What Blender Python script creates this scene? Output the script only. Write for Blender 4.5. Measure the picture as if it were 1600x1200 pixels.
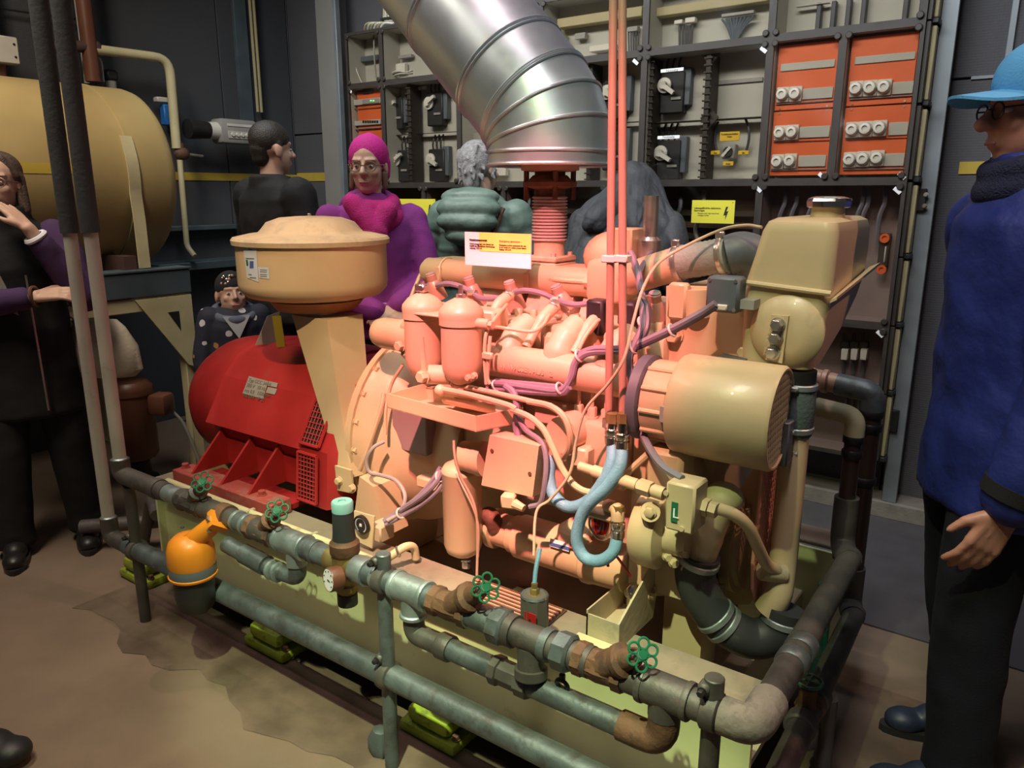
import bpy, bmesh, math, random
from mathutils import Vector, Matrix, Quaternion

random.seed(7)
scene = bpy.context.scene
COL = scene.collection
for o in list(bpy.data.objects):
    bpy.data.objects.remove(o, do_unlink=True)
R = math.radians

# ------------------------------------------------------------------ camera
# X runs along the engine (towards the header tank), Y goes back to the switchboard wall, Z is up
CAM_F, CAM_TILT, CAM_AZ, CAM_H = 1202.0, R(13.9), R(54), 1.45
FW0 = Vector((-math.cos(CAM_AZ), math.sin(CAM_AZ), 0))
RT = Vector((math.sin(CAM_AZ), math.cos(CAM_AZ), 0))
FW = FW0 * math.cos(CAM_TILT) + Vector((0, 0, -math.sin(CAM_TILT)))
UP = FW0 * math.sin(CAM_TILT) + Vector((0, 0, math.cos(CAM_TILT)))
CAM_P = Vector((0, 0, CAM_H))
cd = bpy.data.cameras.new('camera')
cd.sensor_width = 36.0
cd.lens = 36.0 * CAM_F / 1600.0
cd.clip_start = 0.02
cam = bpy.data.objects.new('camera', cd)
COL.objects.link(cam)
M = Matrix((RT, UP, -FW)).transposed().to_4x4()
M.translation = CAM_P
cam.matrix_world = M
scene.camera = cam

# ------------------------------------------------------------------ world, lights, exposure
w = bpy.data.worlds.new('world'); scene.world = w; w.use_nodes = True
w.node_tree.nodes['Background'].inputs[0].default_value = (0.62, 0.60, 0.66, 1)
w.node_tree.nodes['Background'].inputs[1].default_value = 0.05

def aim(o, tgt):
    d = Vector(tgt) - o.location
    o.rotation_euler = d.to_track_quat('-Z', 'Y').to_euler()

def spot(name, loc, tgt, col, power, size, blend=0.6, rad=0.03):
    l = bpy.data.lights.new(name, 'SPOT'); l.color = col; l.energy = power
    l.spot_size = R(size); l.spot_blend = blend; l.shadow_soft_size = rad
    o = bpy.data.objects.new(name, l); COL.objects.link(o); o.location = loc; aim(o, tgt)
    return o

def area(name, loc, tgt, col, power, sx, sy, spread=180):
    l = bpy.data.lights.new(name, 'AREA'); l.shape = 'RECTANGLE'; l.size = sx; l.size_y = sy
    l.color = col; l.energy = power; l.spread = R(spread)
    o = bpy.data.objects.new(name, l); COL.objects.link(o); o.location = loc; aim(o, tgt)
    return o

spot('spotlight_pink', (-0.60, -0.18, 3.3), (-1.17, 1.62, 1.02), (1.0, 0.13, 0.21), 1500, 24, 1.0, 0.02)
spot('spotlight_front', (-0.56, -0.15, 3.3), (-1.05, 1.42, 0.45), (0.84, 1.0, 0.46), 135, 60, 0.9, 0.02)
spot('spotlight_low_left', (-0.62, -0.12, 3.3), (-1.62, 1.38, 0.20), (0.86, 1.0, 0.60), 380, 19, 0.6, 0.02)
spot('spotlight_low_right', (-0.58, -0.12, 3.3), (-0.86, 1.38, 0.15), (0.84, 1.0, 0.55), 380, 19, 0.6, 0.02)
spot('spotlight_warm', (-0.64, -0.18, 3.3), (-1.95, 1.62, 1.15), (1.0, 0.56, 0.34), 260, 22, 1.0, 0.02)
spot('spotlight_top', (-1.45, 1.48, 3.6), (-1.45, 1.40, 0.0), (1.0, 0.66, 0.68), 75, 62, 0.8, 0.03)
spot('spotlight_right', (0.95, 2.3, 3.3), (-0.42, 1.85, 1.1), (1.0, 0.50, 0.36), 95, 34, 0.8, 0.03)
area('fill_light_board', (-2.1, 2.15, 2.95), (-2.1, 3.6, 1.60), (0.92, 0.98, 1.0), 40, 3.4, 0.25, 120)  # added fill light for the cabinet interiors, no visible fixture
area('fill_light_left', (-2.7, 0.5, 3.7), (-3.5, 1.2, 0.6), (1.0, 0.86, 0.68), 40, 0.5, 1.6, 130)  # unseen fill light added for the tank, stand and people at the left
area('fill_light_right', (-0.35, 0.5, 3.6), (0.0, 2.0, 1.1), (1.0, 0.90, 0.84), 12, 0.4, 0.8, 90)  # added fill light to brighten the man at the right edge

scene.view_settings.view_transform = 'Standard'
scene.view_settings.look = 'None'
scene.view_settings.gamma = 1.0
scene.view_settings.use_curve_mapping = False
scene.view_settings.exposure = 0.0

# ------------------------------------------------------------------ helpers
def V(*a): return Vector(a)
X_, Y_, Z_ = V(1, 0, 0), V(0, 1, 0), V(0, 0, 1)

def A(u, v, x=None, y=None, z=None):
    """a point measured in the photograph, put at its own distance (on the plane x=, y= or z=)"""
    d = FW + RT * ((u - 800) / CAM_F) - UP * ((v - 600) / CAM_F)
    if x is not None: t = (x - CAM_P.x) / d.x
    elif y is not None: t = (y - CAM_P.y) / d.y
    else: t = (z - CAM_P.z) / d.z
    return CAM_P + d * t

ORG = {}

def frame(axis):
    a = Vector(axis).normalized()
    h = Z_ if abs(a.z) < 0.9 else X_
    e1 = h.cross(a).normalized(); e2 = a.cross(e1).normalized()
    return a, e1, e2

def fil(pts, r, n=6):
    """polyline with rounded corners"""
    pts = [Vector(p) for p in pts]
    rs = r if isinstance(r, (list, tuple)) else [r] * len(pts)
    out = [pts[0]]
    for i in range(1, len(pts) - 1):
        p, a, b = pts[i], pts[i - 1], pts[i + 1]
        d1 = (a - p); d2 = (b - p)
        l = min(rs[i], d1.length * 0.49, d2.length * 0.49)
        s = p + d1.normalized() * l; e = p + d2.normalized() * l
        for k in range(n + 1):
            t = k / n
            out.append(s * (1 - t) ** 2 + p * 2 * t * (1 - t) + e * t * t)
    out.append(pts[-1])
    return out

def spl(pts, n=6):
    """Catmull-Rom curve through the points"""
    P = [Vector(p) for p in pts]
    P = [P[0] * 2 - P[1]] + P + [P[-1] * 2 - P[-2]]
    out = []
    for i in range(1, len(P) - 2):
        a, b, c, d = P[i - 1], P[i], P[i + 1], P[i + 2]
        for k in range(n):
            t = k / n
            out.append(0.5 * ((2 * b) + (c - a) * t + (2 * a - 5 * b + 4 * c - d) * t * t + (3 * b - a - 3 * c + d) * t ** 3))
    out.append(P[-2])
    return out

class MB:
    def __init__(s):
        s.v = []; s.f = []; s.m = []
    def add(s, vs, fs, mi=0):
        b = len(s.v); s.v += [Vector(q) for q in vs]
        for f in fs:
            s.f.append([b + i for i in f]); s.m.append(mi)
        return s
    def box(s, c, size, rot=None, bev=0.0, mi=0, seg=1):
        bm = bmesh.new(); bmesh.ops.create_cube(bm, size=1.0)
        sz = Vector(size)
        for q in bm.verts: q.co = Vector((q.co.x * sz.x, q.co.y * sz.y, q.co.z * sz.z))
        if bev > 0:
            bmesh.ops.bevel(bm, geom=bm.edges[:], offset=min(bev, min(sz) * 0.45), segments=seg, affect='EDGES', profile=0.5)
        if rot is not None:
            m = rot if isinstance(rot, Matrix) else Matrix.Rotation(rot, 3, 'Z')
            for q in bm.verts: q.co = m @ q.co
        c = Vector(c); bm.verts.index_update()
        s.add([q.co + c for q in bm.verts], [[q.index for q in f.verts] for f in bm.faces], mi)
        bm.free(); return s
    def span(s, a, b, bev=0.0, mi=0, seg=1):
        a, b = Vector(a), Vector(b)
        return s.box((a + b) / 2, [max(abs(q), 1e-4) for q in (b - a)], None, bev, mi, seg)
    def lathe(s, prof, o=(0, 0, 0), axis=Z_, seg=24, mi=0, sx=1.0, sy=1.0, a0=0.0, a1=2 * math.pi):
        a, e1, e2 = frame(axis); o = Vector(o)
        full = abs(a1 - a0 - 2 * math.pi) < 1e-6
        n = seg if full else seg + 1
        rings = []; vs = []
        for r, h in prof:
            if r < 1e-6:
                rings.append([len(vs)]); vs.append(o + a * h)
            else:
                ring = []
                for k in range(n):
                    t = a0 + (a1 - a0) * k / seg
                    ring.append(len(vs)); vs.append(o + a * h + e1 * (r * sx * math.cos(t)) + e2 * (r * sy * math.sin(t)))
                rings.append(ring)
        fs = []
        for A_, B_ in zip(rings, rings[1:]):
            m = n if full else n - 1
            for k in range(m):
                k2 = (k + 1) % n
                if len(A_) == 1 and len(B_) == 1: continue
                if len(A_) == 1: fs.append([A_[0], B_[k2], B_[k]])
                elif len(B_) == 1: fs.append([A_[k], A_[k2], B_[0]])
                else: fs.append([A_[k], A_[k2], B_[k2], B_[k]])
        if full:
            if len(rings[0]) > 1: fs.append(rings[0][::-1])
            if len(rings[-1]) > 1: fs.append(rings[-1])
        return s.add(vs, fs, mi)
    def cyl(s, a, b, r, r2=None, seg=20, mi=0, bev=0.0):
        a, b = Vector(a), Vector(b); L = (b - a).length
        r2 = r if r2 is None else r2
        pr = [(r, 0), (r2, L)] if bev <= 0 else [(r - bev, 0), (r, bev), (r2, L - bev), (r2 - bev, L)]
        return s.lathe(pr, a, b - a, seg, mi)
    def tube(s, pts, r, seg=10, mi=0, closed=False):
        pts = [Vector(p) for p in pts]; n = len(pts)
        rs = r if isinstance(r, (list, tuple)) else [r] * n
        tans = []
        for i in range(n):
            if closed: t = pts[(i + 1) % n] - pts[i - 1]
            else: t = pts[min(i + 1, n - 1)] - pts[max(i - 1, 0)]
            tans.append(t.normalized() if t.length > 1e-9 else Z_)
        e1 = frame(tans[0])[1]; vs = []; fs = []
        for i in range(n):
            t = tans[i]
            e1 = (e1 - t * e1.dot(t))
            e1 = e1.normalized() if e1.length > 1e-6 else frame(t)[1]
            e2 = t.cross(e1)
            for k in range(seg):
                an = 2 * math.pi * k / seg
                vs.append(pts[i] + (e1 * math.cos(an) + e2 * math.sin(an)) * rs[i])
        m = n if closed else n - 1
        for i in range(m):
            j = (i + 1) % n
            for k in range(seg):
                k2 = (k + 1) % seg
                fs.append([i * seg + k, i * seg + k2, j * seg + k2, j * seg + k])
        if not closed:
            fs.append(list(range(seg))[::-1]); fs.append([(n - 1) * seg + k for k in range(seg)])
        return s.add(vs, fs, mi)
    def prism(s, poly, vec, mi=0):
        poly = [Vector(p) for p in poly]; vec = Vector(vec); n = len(poly)
        nr = sum(((poly[i] - poly[0]).cross(poly[(i + 1) % n] - poly[0]) for i in range(n)), Vector((0, 0, 0)))
        if nr.dot(vec) > 0: poly = poly[::-1]
        vs = poly + [p + vec for p in poly]
        fs = [list(range(n)), [n + i for i in range(n)][::-1]] + [[(i + 1) % n, i, n + i, n + (i + 1) % n] for i in range(n)]
        return s.add(vs, fs, mi)
    def loft(s, rings, mi=0, caps=True):
        n = len(rings[0]); vs = [q for r_ in rings for q in r_]; fs = []
        for i in range(len(rings) - 1):
            for k in range(n):
                k2 = (k + 1) % n
                fs.append([i * n + k, i * n + k2, (i + 1) * n + k2, (i + 1) * n + k])
        if caps:
            fs.append(list(range(n))[::-1]); fs.append([(len(rings) - 1) * n + k for k in range(n)])
        return s.add(vs, fs, mi)
    def ball(s, c, r, seg=14, rings=8, mi=0, rot=None):
        r = Vector((r, r, r)) if not isinstance(r, (list, tuple, Vector)) else Vector(r)
        c = Vector(c); vs = [V(0, 0, 1)]; fs = []
        for i in range(1, rings):
            p = math.pi * i / rings
            for k in range(seg):
                t = 2 * math.pi * k / seg
                vs.append(V(math.sin(p) * math.cos(t), math.sin(p) * math.sin(t), math.cos(p)))
        vs.append(V(0, 0, -1))
        for k in range(seg):
            k2 = (k + 1) % seg
            fs.append([0, 1 + k, 1 + k2])
            for i in range(rings - 2):
                a = 1 + i * seg
                fs.append([a + k, a + seg + k, a + seg + k2, a + k2])
            fs.append([len(vs) - 1, len(vs) - 1 - seg + k2, len(vs) - 1 - seg + k])
        out = []
        for q in vs:
            q = Vector((q.x * r.x, q.y * r.y, q.z * r.z))
            if rot is not None: q = rot @ q
            out.append(q + c)
        return s.add(out, fs, mi)
    def cap(s, a, b, ra, rb, seg=14, mi=0):
        """tapered capsule"""
        a, b = Vector(a), Vector(b); L = (b - a).length
        pr = []
        for k in range(5): t = math.pi / 2 * k / 4; pr.append((ra * math.sin(t), -ra * math.cos(t)))
        for k in range(5): t = math.pi / 2 * k / 4; pr.append((rb * math.cos(t), L + rb * math.sin(t)))
        pr[0] = (0, -ra); pr[-1] = (0, L + rb)
        return s.lathe(pr, a, (b - a) if L > 1e-6 else Z_, seg, mi)
    def torus(s, c, axis, r, rr, seg=24, seg2=8, mi=0):
        a, e1, e2 = frame(axis); c = Vector(c)
        return s.tube([c + (e1 * math.cos(2 * math.pi * k / seg) + e2 * math.sin(2 * math.pi * k / seg)) * r for k in range(seg)], rr, seg2, mi, True)
    def hexa(s, c, axis, r, h, mi=0):
        s.lathe([(r * 1.25, 0), (r * 1.25, h * 0.18)], c, axis, 14, mi)
        return s.lathe([(r, h * 0.18), (r, h * 0.9), (r * 0.85, h)], c, axis, 6, mi)
    def build(s, name, mat, parent=None, smooth=38, local=False, org=None):
        off = Vector((0, 0, 0))
        if parent is not None:
            if not local: off = ORG.get(parent.name, Vector((0, 0, 0)))
        elif not local:
            if org is None:
                mn = [min(q[i] for q in s.v) for i in range(3)]; mx = [max(q[i] for q in s.v) for i in range(3)]
                org = Vector(((mn[0] + mx[0]) / 2, (mn[1] + mx[1]) / 2, mn[2]))
            off = Vector(org)
        me = bpy.data.meshes.new(name)
        me.from_pydata([tuple(q - off) for q in s.v], [], s.f)
        for m_ in (mat if isinstance(mat, (list, tuple)) else [mat]): me.materials.append(m_)
        if isinstance(mat, (list, tuple)): me.polygons.foreach_set('material_index', s.m)
        if smooth:
            me.polygons.foreach_set('use_smooth', [True] * len(me.polygons))
            me.set_sharp_from_angle(angle=R(smooth))
        me.update()
        o = bpy.data.objects.new(name, me); COL.objects.link(o)
        if parent is not None:
            o.parent = parent; ORG[o.name] = off
        elif not local:
            o.location = off; ORG[o.name] = off
        return o

def thing(name, label, cat, loc=(0, 0, 0), rz=0.0, group=None):
    o = bpy.data.objects.new(name, None); COL.objects.link(o)
    o.empty_display_size = 0.05
    o.location = loc; o.rotation_euler = (0, 0, rz); ORG[o.name] = Vector(loc)
    o['label'] = label; o['category'] = cat
    if group: o['group'] = group
    return o

def tag(o, label, cat, group=None):
    o['label'] = label; o['category'] = cat
    if group: o['group'] = group
    return o

def struct(o):
    o['kind'] = 'structure'; return o

def dup(part, parent, off, name=None):
    c = part.copy(); COL.objects.link(c); c.parent = parent; c.location = part.location + Vector(off)
    ORG[c.name] = ORG.get(part.name, Vector((0, 0, 0)))
    return c

FONT_CACHE = {}
def text_mesh(txt, size, mat, parent, origin, ex, ez, name='lettering', align='LEFT', depth=0.0004, bold=0.0):
    """flat lettering lying in the plane spanned by ex (reading direction) and ez (up)"""
    cu = bpy.data.curves.new('t', 'FONT'); cu.body = txt; cu.size = size; cu.align_x = align
    cu.extrude = depth; cu.resolution_u = 2; cu.offset = bold
    ob = bpy.data.objects.new('t', cu); COL.objects.link(ob)
    bpy.context.view_layer.update()
    me = bpy.data.meshes.new_from_object(ob.evaluated_get(bpy.context.evaluated_depsgraph_get()))
    bpy.data.objects.remove(ob, do_unlink=True)
    me.name = name
    ex = Vector(ex).normalized(); ez = Vector(ez).normalized(); n = ex.cross(ez)
    off = ORG.get(parent.name, Vector((0, 0, 0))) if parent else Vector((0, 0, 0))
    o0 = Vector(origin) - off
    for q in me.vertices: q.co = o0 + ex * q.co.x + ez * q.co.y + n * q.co.z
    me.materials.clear(); me.materials.append(mat)
    o = bpy.data.objects.new(name, me); COL.objects.link(o)
    if parent: o.parent = parent; ORG[o.name] = off
    return o

# ------------------------------------------------------------------ materials
def mat(name, col, rough=0.5, metal=0.0, var=0.12, scale=6.0, bump=0.0, bscale=60.0, col2=None, mixlo=0.55, mixhi=0.7, coat=0.0, rvar=0.1, spec=0.5, cscale=None):
    m = bpy.data.materials.new(name); m.use_nodes = True
    nt = m.node_tree; b = nt.nodes['Principled BSDF']
    b.inputs['Roughness'].default_value = rough; b.inputs['Metallic'].default_value = metal
    b.inputs['Coat Weight'].default_value = coat
    b.inputs['Specular IOR Level'].default_value = spec
    tc = nt.nodes.new('ShaderNodeTexCoord')
    n1 = nt.nodes.new('ShaderNodeTexNoise'); n1.inputs['Scale'].default_value = scale; n1.inputs['Detail'].default_value = 5
    nt.links.new(tc.outputs['Object'], n1.inputs['Vector'])
    hsv = nt.nodes.new('ShaderNodeMapRange'); hsv.inputs[1].default_value = 0.3; hsv.inputs[2].default_value = 0.7
    hsv.inputs[3].default_value = 1 - var; hsv.inputs[4].default_value = 1 + var
    nt.links.new(n1.outputs['Fac'], hsv.inputs[0])
    mul = nt.nodes.new('ShaderNodeMix'); mul.data_type = 'RGBA'; mul.blend_type = 'MULTIPLY'; mul.inputs[0].default_value = 1.0
    mul.inputs[6].default_value = (*col, 1)
    nt.links.new(hsv.outputs[0], mul.inputs[7])
    last = mul.outputs[2]
    if col2 is not None:
        n2 = nt.nodes.new('ShaderNodeTexNoise'); n2.inputs['Scale'].default_value = cscale or scale * 1.7; n2.inputs['Detail'].default_value = 8; n2.inputs['Roughness'].default_value = 0.65
        nt.links.new(tc.outputs['Object'], n2.inputs['Vector'])
        mr = nt.nodes.new('ShaderNodeMapRange'); mr.inputs[1].default_value = mixlo; mr.inputs[2].default_value = mixhi
        nt.links.new(n2.outputs['Fac'], mr.inputs[0])
        mx = nt.nodes.new('ShaderNodeMix'); mx.data_type = 'RGBA'; mx.inputs[7].default_value = (*col2, 1)
        nt.links.new(mr.outputs[0], mx.inputs[0]); nt.links.new(last, mx.inputs[6]); last = mx.outputs[2]
    nt.links.new(last, b.inputs['Base Color'])
    rr = nt.nodes.new('ShaderNodeMapRange'); rr.inputs[1].default_value = 0.3; rr.inputs[2].default_value = 0.7
    rr.inputs[3].default_value = max(0.02, rough - rvar); rr.inputs[4].default_value = min(1, rough + rvar)
    nt.links.new(n1.outputs['Fac'], rr.inputs[0]); nt.links.new(rr.outputs[0], b.inputs['Roughness'])
    if bump > 0:
        n3 = nt.nodes.new('ShaderNodeTexNoise'); n3.inputs['Scale'].default_value = bscale; n3.inputs['Detail'].default_value = 3
        nt.links.new(tc.outputs['Object'], n3.inputs['Vector'])
        bp = nt.nodes.new('ShaderNodeBump'); bp.inputs['Strength'].default_value = bump; bp.inputs['Distance'].default_value = 0.01
        nt.links.new(n3.outputs['Fac'], bp.inputs['Height']); nt.links.new(bp.outputs[0], b.inputs['Normal'])
    return m

def glass(name, col, alpha=0.25, rough=0.08):
    m = bpy.data.materials.new(name); m.use_nodes = True; nt = m.node_tree
    out = nt.nodes['Material Output']; nt.nodes.remove(nt.nodes['Principled BSDF'])
    tr = nt.nodes.new('ShaderNodeBsdfTransparent'); tr.inputs[0].default_value = (*col, 1)
    gl = nt.nodes.new('ShaderNodeBsdfGlossy'); gl.inputs[0].default_value = (1, 1, 1, 1); gl.inputs['Roughness'].default_value = rough
    fr = nt.nodes.new('ShaderNodeFresnel'); fr.inputs[0].default_value = 1.5
    mx = nt.nodes.new('ShaderNodeMixShader')
    ge = nt.nodes.new('ShaderNodeNewGeometry'); iv = nt.nodes.new('ShaderNodeMath'); iv.operation = 'SUBTRACT'; iv.inputs[0].default_value = 1.0
    mm = nt.nodes.new('ShaderNodeMath'); mm.operation = 'MULTIPLY'; nt.links.new(ge.outputs['Backfacing'], iv.inputs[1]); nt.links.new(iv.outputs[0], mm.inputs[0]); nt.links.new(fr.outputs[0], mm.inputs[1])
    nt.links.new(mm.outputs[0], mx.inputs[0]); nt.links.new(tr.outputs[0], mx.inputs[1]); nt.links.new(gl.outputs[0], mx.inputs[2])
    nt.links.new(mx.outputs[0], out.inputs[0])
    return m

def emit(name, col, s):
    m = bpy.data.materials.new(name); m.use_nodes = True; b = m.node_tree.nodes['Principled BSDF']
    b.inputs['Base Color'].default_value = (*col, 1); b.inputs['Emission Color'].default_value = (*col, 1); b.inputs['Emission Strength'].default_value = s
    return m

BEIGE = (0.55, 0.425, 0.26)
M_ = {
 'beige': mat('beige_paint', BEIGE, 0.42, 0, 0.07, 5, 0.05, 40, (0.42, 0.33, 0.20), 0.62, 0.80, coat=0.1),
 'beige_dust_shade': mat('dust_and_shade_beige_paint', (0.50, 0.41, 0.27), 0.7, 0, 0.12, 9, 0.1, 60, (0.36, 0.30, 0.22), 0.5, 0.7),  # dust on most parts, painted-in shade on the crankcase
 'cream': mat('cream_paint', (0.62, 0.55, 0.33), 0.5, 0, 0.1, 7, 0.05, 50, (0.40, 0.33, 0.2), 0.6, 0.75),
 'tankpaint': mat('ochre_tank_paint', (0.47, 0.35, 0.15), 0.45, 0, 0.14, 2.5, 0.03, 20, (0.55, 0.45, 0.27), 0.66, 0.72, cscale=9),
 'red': mat('red_paint', (0.36, 0.020, 0.022), 0.4, 0, 0.12, 6, 0.05, 40, (0.30, 0.05, 0.04), 0.6, 0.8),
 'reddust': mat('dusty_red_paint', (0.36, 0.06, 0.05), 0.7, 0, 0.15, 12, 0.05, 80, (0.33, 0.18, 0.15), 0.5, 0.7),
 'brown': mat('brown_red_paint', (0.16, 0.060, 0.035), 0.4, 0, 0.15, 6, 0.05, 40),
 'riser': mat('dark_brown_riser', (0.055, 0.032, 0.027), 0.35, 0.1, 0.15, 8),
 'rust': mat('rusty_fitting', (0.17, 0.085, 0.05), 0.7, 0.3, 0.25, 18, 0.2, 90, (0.09, 0.06, 0.05), 0.5, 0.65),
 'galv': mat('dull_galvanised_pipe', (0.15, 0.18, 0.195), 0.5, 0.6, 0.25, 14, 0.1, 90, (0.10, 0.09, 0.085), 0.5, 0.7),
 'galv_light': mat('galvanised_fitting', (0.34, 0.40, 0.42), 0.45, 0.7, 0.2, 20, 0.1, 90, (0.55, 0.6, 0.58), 0.66, 0.72),
 'galv_dark': mat('weathered_dark_pipe', (0.115, 0.105, 0.10), 0.55, 0.5, 0.25, 12, 0.1, 80, (0.17, 0.13, 0.12), 0.55, 0.7),
 'duct': mat('spangled_galvanised_sheet', (0.58, 0.67, 0.74), 0.38, 0.70, 0.14, 5, 0.03, 12, (0.62, 0.66, 0.67), 0.60, 0.66, cscale=22),
 'steel': mat('zinc_steel', (0.55, 0.53, 0.48), 0.35, 0.9, 0.1, 20),
 'chrome': mat('chrome', (0.75, 0.74, 0.70), 0.15, 1.0, 0.05, 10),
 'copper': mat('reddish_copper_pipe', (0.46, 0.29, 0.21), 0.42, 0.2, 0.1, 8),
 'black': mat('black_plastic', (0.02, 0.02, 0.022), 0.5, 0, 0.1, 8),
 'blackmetal': mat('black_metal', (0.03, 0.028, 0.028), 0.45, 0.4, 0.15, 12),
 'rubber': mat('black_rubber', (0.035, 0.037, 0.042), 0.6, 0, 0.15, 8, 0.05, 40, (0.12, 0.11, 0.10), 0.6, 0.75),
 'rubber_blue': mat('grey_blue_rubber_sleeve', (0.075, 0.105, 0.11), 0.65, 0, 0.15, 10, 0.2, 120),
 'rubber_grey': mat('dusty_ribbed_rubber', (0.25, 0.28, 0.25), 0.75, 0, 0.15, 12, 0.2, 140),
 'tape': mat('grubby_white_tape', (0.27, 0.235, 0.205), 0.8, 0, 0.2, 14, 0.3, 50, (0.17, 0.145, 0.13), 0.5, 0.65),
 'foam': mat('black_pipe_foam', (0.045, 0.048, 0.052), 0.85, 0, 0.2, 9, 0.2, 70),
 'whitepipe': mat('scuffed_white_pipe', (0.52, 0.48, 0.42), 0.6, 0, 0.12, 10, 0.05, 60, (0.33, 0.30, 0.26), 0.6, 0.75),
 'whiteplastic': mat('white_plastic', (0.62, 0.60, 0.54), 0.5, 0, 0.06, 10),
 'greyplastic': mat('grey_plastic', (0.30, 0.29, 0.27), 0.5, 0, 0.08, 10),
 'bluegrey': mat('blue_grey_box', (0.10, 0.115, 0.14), 0.5, 0, 0.08, 10),
 'hose_blue': mat('braided_blue_hose', (0.16, 0.36, 0.50), 0.55, 0, 0.12, 30, 0.25, 300),
 'cable': mat('violet_grey_cable', (0.185, 0.175, 0.215), 0.5, 0, 0.08, 10),
 'cable_dark': mat('dark_cable', (0.06, 0.06, 0.075), 0.45, 0, 0.08, 10),
 'green': mat('green_enamel', (0.02, 0.15, 0.08), 0.3, 0.1, 0.15, 15),
 'lime': mat('lime_rubber_mount', (0.30, 0.38, 0.03), 0.6, 0, 0.2, 14, 0.1, 60, (0.12, 0.13, 0.03), 0.55, 0.7),
 'orange_cap': mat('orange_plastic', (0.80, 0.26, 0.02), 0.38, 0, 0.06, 8),
 'orange_plate': mat('orange_cover_plate', (0.70, 0.13, 0.035), 0.5, 0, 0.07, 6),
 'turq': mat('turquoise_knob', (0.25, 0.52, 0.52), 0.45, 0, 0.08, 12),
 'brass': mat('dull_brass', (0.33, 0.25, 0.10), 0.45, 0.7, 0.2, 20),
 'paper': mat('white_card', (0.82, 0.82, 0.86), 0.6, 0, 0.02, 5),
 'yellow': mat('yellow_card', (0.78, 0.70, 0.06), 0.55, 0, 0.03, 5),
 'yellow_pale': mat('pale_yellow_print', (0.88, 0.76, 0.16), 0.6, 0, 0.02, 5),
 'yellow_plate': mat('amber_yellow_plate', (0.72, 0.46, 0.03), 0.5, 0, 0.05, 8),
 'stripe': mat('yellow_wall_stripe', (0.52, 0.37, 0.05), 0.7, 0, 0.1, 8),
 'ink': mat('black_print', (0.02, 0.02, 0.02), 0.6, 0, 0, 5),
 'ink_grey': mat('grey_print', (0.13, 0.12, 0.10), 0.6, 0, 0, 5),
 'blueprint': mat('blue_print', (0.05, 0.10, 0.30), 0.5, 0, 0.05, 5),
 'label_blue': mat('pale_blue_sticker', (0.50, 0.58, 0.66), 0.5, 0, 0.05, 20),
 'cab_frame': mat('brown_cabinet_frame', (0.036, 0.028, 0.023), 0.55, 0, 0.12, 10),
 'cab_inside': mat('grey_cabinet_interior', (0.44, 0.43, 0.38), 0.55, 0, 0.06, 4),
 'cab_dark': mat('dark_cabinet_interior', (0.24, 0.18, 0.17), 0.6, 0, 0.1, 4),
 'cab_side': mat('beige_cabinet_side', (0.42, 0.36, 0.20), 0.55, 0, 0.1, 8),
 'post': mat('grey_steel_post', (0.22, 0.245, 0.265), 0.5, 0.35, 0.12, 8),
 'column': mat('greige_column', (0.215, 0.205, 0.185), 0.6, 0, 0.06, 4),
 'floor': mat('worn_tan_concrete', (0.21, 0.150, 0.105), 0.75, 0, 0.14, 3, 0.1, 60, (0.175, 0.115, 0.085), 0.5, 0.72, cscale=1.6),
 'mat_strip': mat('dark_walkway', (0.075, 0.066, 0.074), 0.75, 0, 0.1, 8, 0.1, 120),
 'grime_shade': mat('oily_grime_and_shade', (0.135, 0.092, 0.067), 0.6, 0, 0.3, 5, 0.1, 60, (0.19, 0.137, 0.097), 0.45, 0.75, cscale=5),
 'kerb': mat('concrete_kerb', (0.21, 0.185, 0.16), 0.8, 0, 0.2, 12, 0.2, 80),
 'skid': mat('lime_cream_paint', (0.66, 0.68, 0.38), 0.5, 0, 0.1, 6, 0.05, 40, (0.36, 0.31, 0.17), 0.62, 0.8),
 'skid_top': mat('dusty_skid_top', (0.25, 0.205, 0.15), 0.75, 0, 0.15, 8, 0.1, 60, (0.18, 0.15, 0.115), 0.5, 0.7),
 'darkbeam': mat('dark_red_brown_beam', (0.085, 0.045, 0.038), 0.65, 0, 0.2, 8),
 'bluebeam': mat('grey_blue_beam', (0.085, 0.115, 0.135), 0.55, 0.2, 0.2, 5),
 'mesh': mat('mesh_metal', (0.62, 0.56, 0.38), 0.5, 0.3, 0.1, 20),
 'orange_mesh': mat('orange_pink_grille', (0.74, 0.36, 0.26), 0.5, 0, 0.1, 20),
 'wood': mat('old_wood', (0.22, 0.17, 0.11), 0.7, 0, 0.15, 8),
}
def wall_mat(name, col):
    m = mat(name, col, 0.85, 0, 0.08, 3)
    nt = m.node_tree; b = nt.nodes['Principled BSDF']
    tc = nt.nodes.new('ShaderNodeTexCoord'); vo = nt.nodes.new('ShaderNodeTexVoronoi'); vo.inputs['Scale'].default_value = 95; vo.inputs['Randomness'].default_value = 0.15
    nt.links.new(tc.outputs['Object'], vo.inputs['Vector'])
    bp = nt.nodes.new('ShaderNodeBump'); bp.inputs['Strength'].default_value = 0.6; bp.inputs['Distance'].default_value = 0.004
    nt.links.new(vo.outputs['Distance'], bp.inputs['Height']); nt.links.new(bp.outputs[0], b.inputs['Normal'])
    return m
M_['wall'] = wall_mat('dark_acoustic_panel', (0.088, 0.086, 0.096))
M_['wall_left'] = wall_mat('charcoal_wall', (0.060, 0.064, 0.074))
M_['smoke'] = glass('smoked_clear_lid', (0.90, 0.88, 0.85), rough=0.10)
M_['clear'] = glass('clear_lens', (0.95, 0.95, 0.95))
M_['amber'] = glass('dark_red_bowl', (0.45, 0.05, 0.04), rough=0.1)
M_['led'] = emit('green_indicator', (0.25, 0.9, 0.3), 1.2)
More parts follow.
